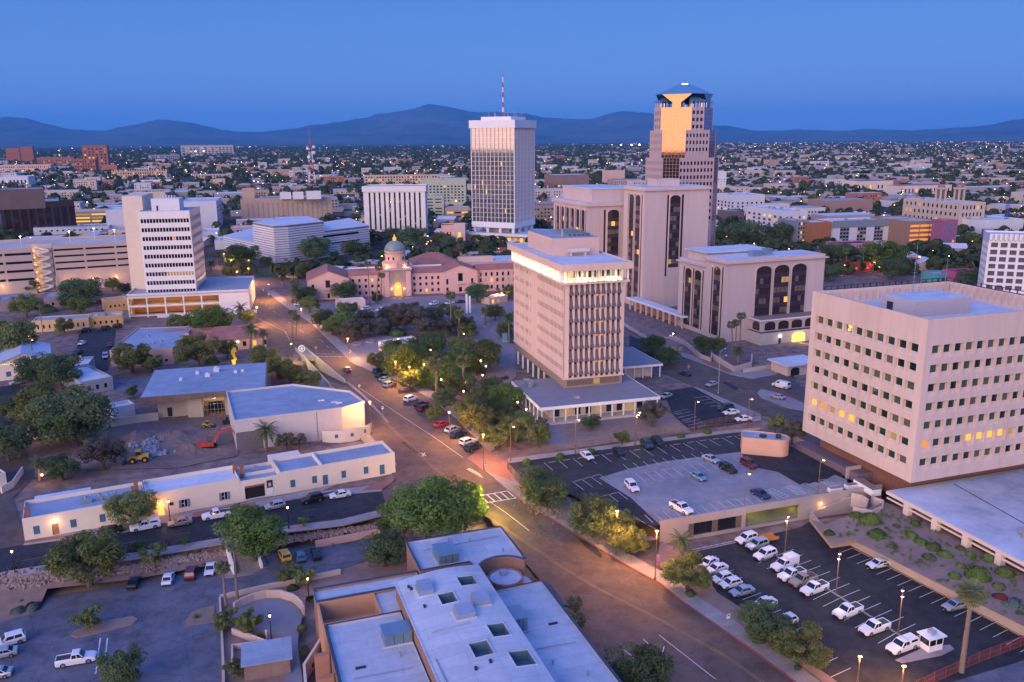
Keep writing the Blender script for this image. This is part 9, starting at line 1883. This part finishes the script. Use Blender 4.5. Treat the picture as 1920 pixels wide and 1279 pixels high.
fence([(82.15,120.02),(71.25,114.96),(61.92,110.01),(55.69,106.29)],-3.5,2.0,'rust red fence at the bottom right of the lower lot',mat=M('fence_red',(.22,.06,.05),.8,.1))
fence([(76.84,270.54),(87.85,275.49)],0,1.2,'pale railing before the garage mouth',mat=CONC)
# building site machines
RD = M('digger_red',(.50,.06,.03),.5,.1);YM = M('digger_yellow',(.55,.33,.04),.5,.1)
def excavator(p,rz):
 t = thing('excavator','red excavator with raised arm on the building site','excavator',(*p,0),rz)
 for s_ in (-1,1):
  b = MB();b.rings([[(x*k,s_*1.05+y,.45+z*k) for x,z in ((-1.7,-.42),(1.7,-.42),(2.0,0),(1.7,.42),(-1.7,.42),(-2.0,0))] for y,k in ((-.28,1),(.28,1))]);b.build('track',TYRE,t)
 b = MB();b.hexa([(-2.2,-1.3,1.0),(1.3,-1.3,1.0),(1.3,1.3,1.0),(-2.2,1.3,1.0)],[(-2.1,-1.2,2.0),(1.2,-1.2,1.8),(1.2,1.2,1.8),(-2.1,1.2,2.0)]);b.build('house',RD,t);slab(t,'counterweight',RD,-2.7,-1.25,1.05,-2.21,1.25,1.9)
 c = slab(t,'cab',M('cab_teal',(.05,.16,.18),.3),-.3,.3,1.85,1.2,1.25,3.1);slab(c,'cab_roof',RD,-.35,.25,3.1,1.25,1.3,3.2)
 b = MB();b.tube((1.0,-.3,1.7),(3.0,-.3,4.4),.32,.3,4);b.tube((3.0,-.3,4.4),(5.6,-.3,4.9),.3,.24,4);b.build('boom',RD,t);b = MB();b.tube((5.6,-.3,5.0),(7.0,-.3,2.2),.24,.18,4);b.build('stick',RD,t);b = MB();b.hexa([(6.6,-.8,1.2),(7.6,-.8,1.4),(7.6,.2,1.4),(6.6,.2,1.2)],[(6.8,-.8,2.3),(7.3,-.8,2.2),(7.3,.2,2.2),(6.8,.2,2.3)]);b.build('bucket',DARKM,t);b = MB();b.tube((1.4,-.3,1.5),(2.7,-.3,3.5),.1,.08,6);b.tube((3.4,-.3,4.9),(5.4,-.3,5.4),.09,.07,6);b.build('ram',STEEL,t)
excavator((-76.20,200.79),radians(18))
def loader(p,rz,s_,lb,mat):
 t = thing('wheel_loader',lb,'loader',(*p,0),rz);t.scale = (s_,)*3
 b = MB();b.box(-2.6,-.8,.9,-.2,.8,2.0);b.box(-.2,-.6,.8,1.8,.6,1.5);b.build('chassis',mat,t);c = slab(t,'cab',GLASS,-.9,-.7,2.0,.3,.7,3.0);slab(c,'cab_roof',mat,-1.0,-.8,3.0,.4,.8,3.15)
 wm = MB();wm.tube((0,-.25,0),(0,.25,0),.75,.75,14);wme = wm.mesh('wheel',TYRE);hm_ = MB();hm_.tube((0,-.27,0),(0,.27,0),.35,.35,10);hme = hm_.mesh('hub',mat)
 for x in (-1.7,1.2):
  for y in (-1.05,1.05): o = put('wheel',wme,t,(x,y,.75));put('hub',hme,o)
 b = MB();b.tube((.8,-.5,1.6),(2.9,-.5,.9),.14,.12,4);b.build('arm',mat,t);b = MB();b.tube((.8,.5,1.6),(2.9,.5,.9),.14,.12,4);b.build('arm',mat,t)
 b = MB();b.hexa([(2.7,-1.3,.1),(3.7,-1.3,.1),(3.7,1.3,.1),(2.7,1.3,.1)],[(2.7,-1.3,1.2),(2.95,-1.3,1.2),(2.95,1.3,1.2),(2.7,1.3,1.2)]);b.build('bucket',DARKM,t)
loader((-90.16,191.91),radians(200),.95,'yellow wheel loader at the near edge of the building site',YM);loader((-82.14,217.25),radians(10),.55,'small yellow loader under the gallery roof',YM);loader((-77.51,220.13),radians(20),.6,'black skid loader under the gallery roof',DARKM)
def mounds():
 P_ = [(-107.16,216.98),(-76.27,221.62),(-67.88,195.10),(-93.30,187.40)];Q = [Vector(p) for p in P_];n = 40;v,f = [],[]
 for j in range(n+1):
  for i in range(n+1):
   p = Q[0].lerp(Q[1],i/n).lerp(Q[3].lerp(Q[2],i/n),j/n);e_ = min(i,j,n-i,n-j)/n*6;e_ = min(1,e_);h = max(0,noise.fractal(Vector((p.x/6,p.y/6,1)),1,2,5)*1.0+.25)*e_;
   for cx,cy,r_,hh in ((.18,.35,.17,1.9),(.62,.75,.12,1.6),(.45,.3,.15,1.1)):
    d = hypot(i/n-cx,j/n-cy)/r_;h += hh*max(0,1-d*d)**1.5*(1+.3*noise.noise(Vector((p.x,p.y,3))))
   v.append((p.x,p.y,h-.02))
 for j in range(n):
  for i in range(n): a = j*(n+1)+i;f.append((a,a+1,a+n+2,a+n+1))
 me = bpy.data.meshes.new('soil_mounds');me.from_pydata(v,[],f);me.materials.append(SOIL);tag(put('soil_mounds',me),'heaps of dug brown soil on the building site','soil',None,'stuff')
 r = random.Random(9)
 def rubble(name,lines,n,s0,s1,mat,lb,cat,spread,zf):
  b = MB()
  for k in range(n):
   a,c = r.choice(lines);p = Vector(a).lerp(Vector(c),r.random())+Vector((r.gauss(0,spread),r.gauss(0,spread)));s_ = r.uniform(s0,s1);z = zf(p.x,p.y);m = r.randint(5,7)
   lo = [(p.x+s_*r.uniform(.7,1.1)*cos(2*pi*q/m),p.y+s_*r.uniform(.7,1.1)*sin(2*pi*q/m),z-.2) for q in range(m)];hi = [(x*.65+p.x*.35+r.uniform(-.1,.1)*s_,y*.65+p.y*.35+r.uniform(-.1,.1)*s_,z+s_*r.uniform(.5,1.1)) for x,y,_ in lo];b.hexa(lo,hi)
  tag(b.build(name,mat),lb,cat,None,'stuff')
 rubble('concrete_rubble',[((-96.86,204.37),(-92.34,205.61)),((-91.64,201.70),(-86.84,195.41))],170,.25,.8,M('rubble_grey',(.30,.30,.34),.9,.2,1),'broken pale concrete slabs on the building site','rubble',1.0,lambda x,y: .3)
 bz = lambda x,y: -3.3*min(1,max(0,(162.5-vv(x,y))/9))+.03
 rubble('stone_wall_upper',[((-90.80,136.32),(-82.53,138.64)),((-71.41,141.81),(-63.87,145.15)),((-63.87,145.15),(-54.38,148.92)),((-46.04,153.58),(-34.68,157.41)),((-42.50,154.90),(-25.80,161.17))],1500,.16,.42,M('bank_stone',(.26,.18,.14),.95,.25,1.2,c2=(.40,.29,.24)),'rough stone facing along the top of the bank','stones',.35,bz)
 rubble('stone_wall_lower',[((-90.26,134.76),(-83.18,136.80)),((-82.11,137.76),(-70.06,141.77)),((-70.06,141.77),(-63.83,144.36)),((-83.47,138.01),(-83.70,140.62))],900,.14,.36,MATS['bank_stone'],'rough stone edging along the foot of the bank','stones',.3,bz)
 rubble('slope_gravel',[((2.68,170.52),(10.46,163.98)),((12.37,163.36),(21.08,153.96))],300,.12,.3,M('gravel_grey',(.24,.20,.20),.95,.2,1),'grey rocks on the planted slope below the deck','rocks',1.6,lambda x,y: road_z(x,y)*.8+.1)
mounds()
gc_ = MB();rg_ = random.Random(31);SLP = [(61.66,150.54),(66.27,152.65),(74.45,134.81),(82.48,118.33),(91.04,132.66),(88.13,136.99),(81.02,162.44),(78.09,165.53),(69.48,160.14)]
bx0,bx1,by0,by1 = min(p[0] for p in SLP),max(p[0] for p in SLP),min(p[1] for p in SLP),max(p[1] for p in SLP)
for k in range(900):
 x,y = rg_.uniform(bx0,bx1),rg_.uniform(by0,by1)
 if not pip(x,y,SLP) or noise.noise(Vector((x/5,y/5,2))) < -.05: continue
 z = -1.43+1.3*min(1,max(0,((x-62)*.94+(y-150)*.33)/16));blob(gc_,x,y,z+.12,rg_.uniform(.15,.45),9,rg_,.16)
tag(gc_.build('ground_cover',LEAFM['G']),'patchy green ground cover on the slope by the low office','ground cover',None,'stuff')
gb_ = MB()
for k in range(420):
 q = Vector((-91.72,137.40)).lerp(Vector((-35.19,158.72)),rg_.random())+Vector((rg_.gauss(0,1),rg_.gauss(0,2.2)));blob(gb_,q.x,q.y,-3.3*min(1,max(0,(162.5-vv(q.x,q.y))/9))+.15,rg_.uniform(.12,.4),8,rg_,.14)
tag(gb_.build('bank_weeds',LEAFM['P']),'dry weeds scattered on the rubble bank','weeds',None,'stuff')
# small park buildings and objects
block('park_pavilion','small pink pavilion with an arched door in the courthouse forecourt','pavilion',*fit((-79.21,379.70),(-67.42,384.13),7,3.8),wall=CREAM,roof=ROOFW,litp=0,Uops=[(5,9,.2,2.2)])
block('park_pavilion','plain white pavilion in the middle of the park','pavilion',*fit((-46.05,298.49),(-34.80,306.84),5,3.4),wall=PALE,roof=ROOFW,litp=0)
block('park_pavilion','small salmon pavilion glowing orange beside the office tower','pavilion',*fit((-10.43,389.20),(-2.08,396.51),6,3.2),wall=PINKB,roof=ROOFW,litp=1,Uops=[(1.5,3,.3,2.2),(4.5,6,.3,2.2)])
t = thing('monument','pair of white monument pillars in the courthouse forecourt','monument',(*(-19.37,370.20),0),.2);slab(t,'pillar',WHITE,-1.1,-.5,0,-.3,.5,8.5);slab(t,'pillar',WHITE,.3,-.5,0,1.1,.5,7.6)
t = thing('information_panel','teal standing panel on the small lawn left of the office tower','panel',(*(-2.69,314.17),0),.3);slab(t,'panel',M('panel_teal',(.18,.36,.44),.5),-1.0,-.1,.2,1.0,.1,3.4);slab(t,'foot',CONC,-1.2,-.3,0,1.2,.3,.2)
t = thing('trailer','orange flat trailer by the garage opening','trailer',(*(50.81,155.52),-3.48),radians(200));slab(t,'bed',M('trailer_orange',(.50,.18,.05),.7),-2,-.9,.6,2,.9,.8);b = MB();b.box(-2,-.9,.8,2,-.85,1.3);b.box(-2,.85,.8,2,.9,1.3);b.build('side_rail',MATS['trailer_orange'],t);b = MB();b.tube((0,-1.1,.35),(0,-.95,.35),.35,.35,12);b.build('wheel',TYRE,t);b = MB();b.tube((0,.95,.35),(0,1.1,.35),.35,.35,12);b.build('wheel',TYRE,t)
for i,p in enumerate(((-58.55,311.04),(-54.14,315.53),(-28.91,329.45),(-10.84,342.28))):
 t = thing('round_planter','round pale planter ring on the park paving','planter',(*p,0),0,'round planters');b = MB();n = 16;b.rings([[(r_*cos(2*pi*k/n),r_*sin(2*pi*k/n),z) for k in range(n)] for r_,z in ((1.9,-.2),(1.9,.55),(1.6,.55),(1.6,.4))]);b.build('ring',WALK,t);b = MB();b.cyl(0,0,.3,.42,1.6,n=16);b.build('soil',DIRT,t)
for i,(p,lb) in enumerate((((-189.55,334.51),'tall wooden utility pole behind the gabled house'),((-161.14,276.49),'tall wooden utility pole before the gabled house'))):
 t = thing('utility_pole',lb,'pole',(*p,0));b = MB();b.cyl(0,0,0,12,.18,.12,n=7);b.build('pole',WOODB,t);slab(t,'crossarm',WOODB,-1.1,-.08,11,1.1,.08,11.2)
# ================================================================ labels: tell look-alikes apart by their place
ORD = 'first second third fourth fifth sixth seventh eighth ninth tenth eleventh twelfth thirteenth fourteenth fifteenth sixteenth seventeenth eighteenth nineteenth twentieth'.split()
_by = {}
for o in col.objects:
 if o.parent is None and o.get('label') and o.name.split('.')[0] != 'house': _by.setdefault(o['label'],[]).append(o)
for lb,os_ in _by.items():
 if len(os_) < 2: continue
 os_.sort(key=lambda o: o.location.x/max(1,o.location.y*.973+(75-o.location.z)*.231))
 for k,o in enumerate(os_): o['label'] = '%s, %s from the left' % (lb,ORD[k] if k < 20 else str(k+1)+'th')
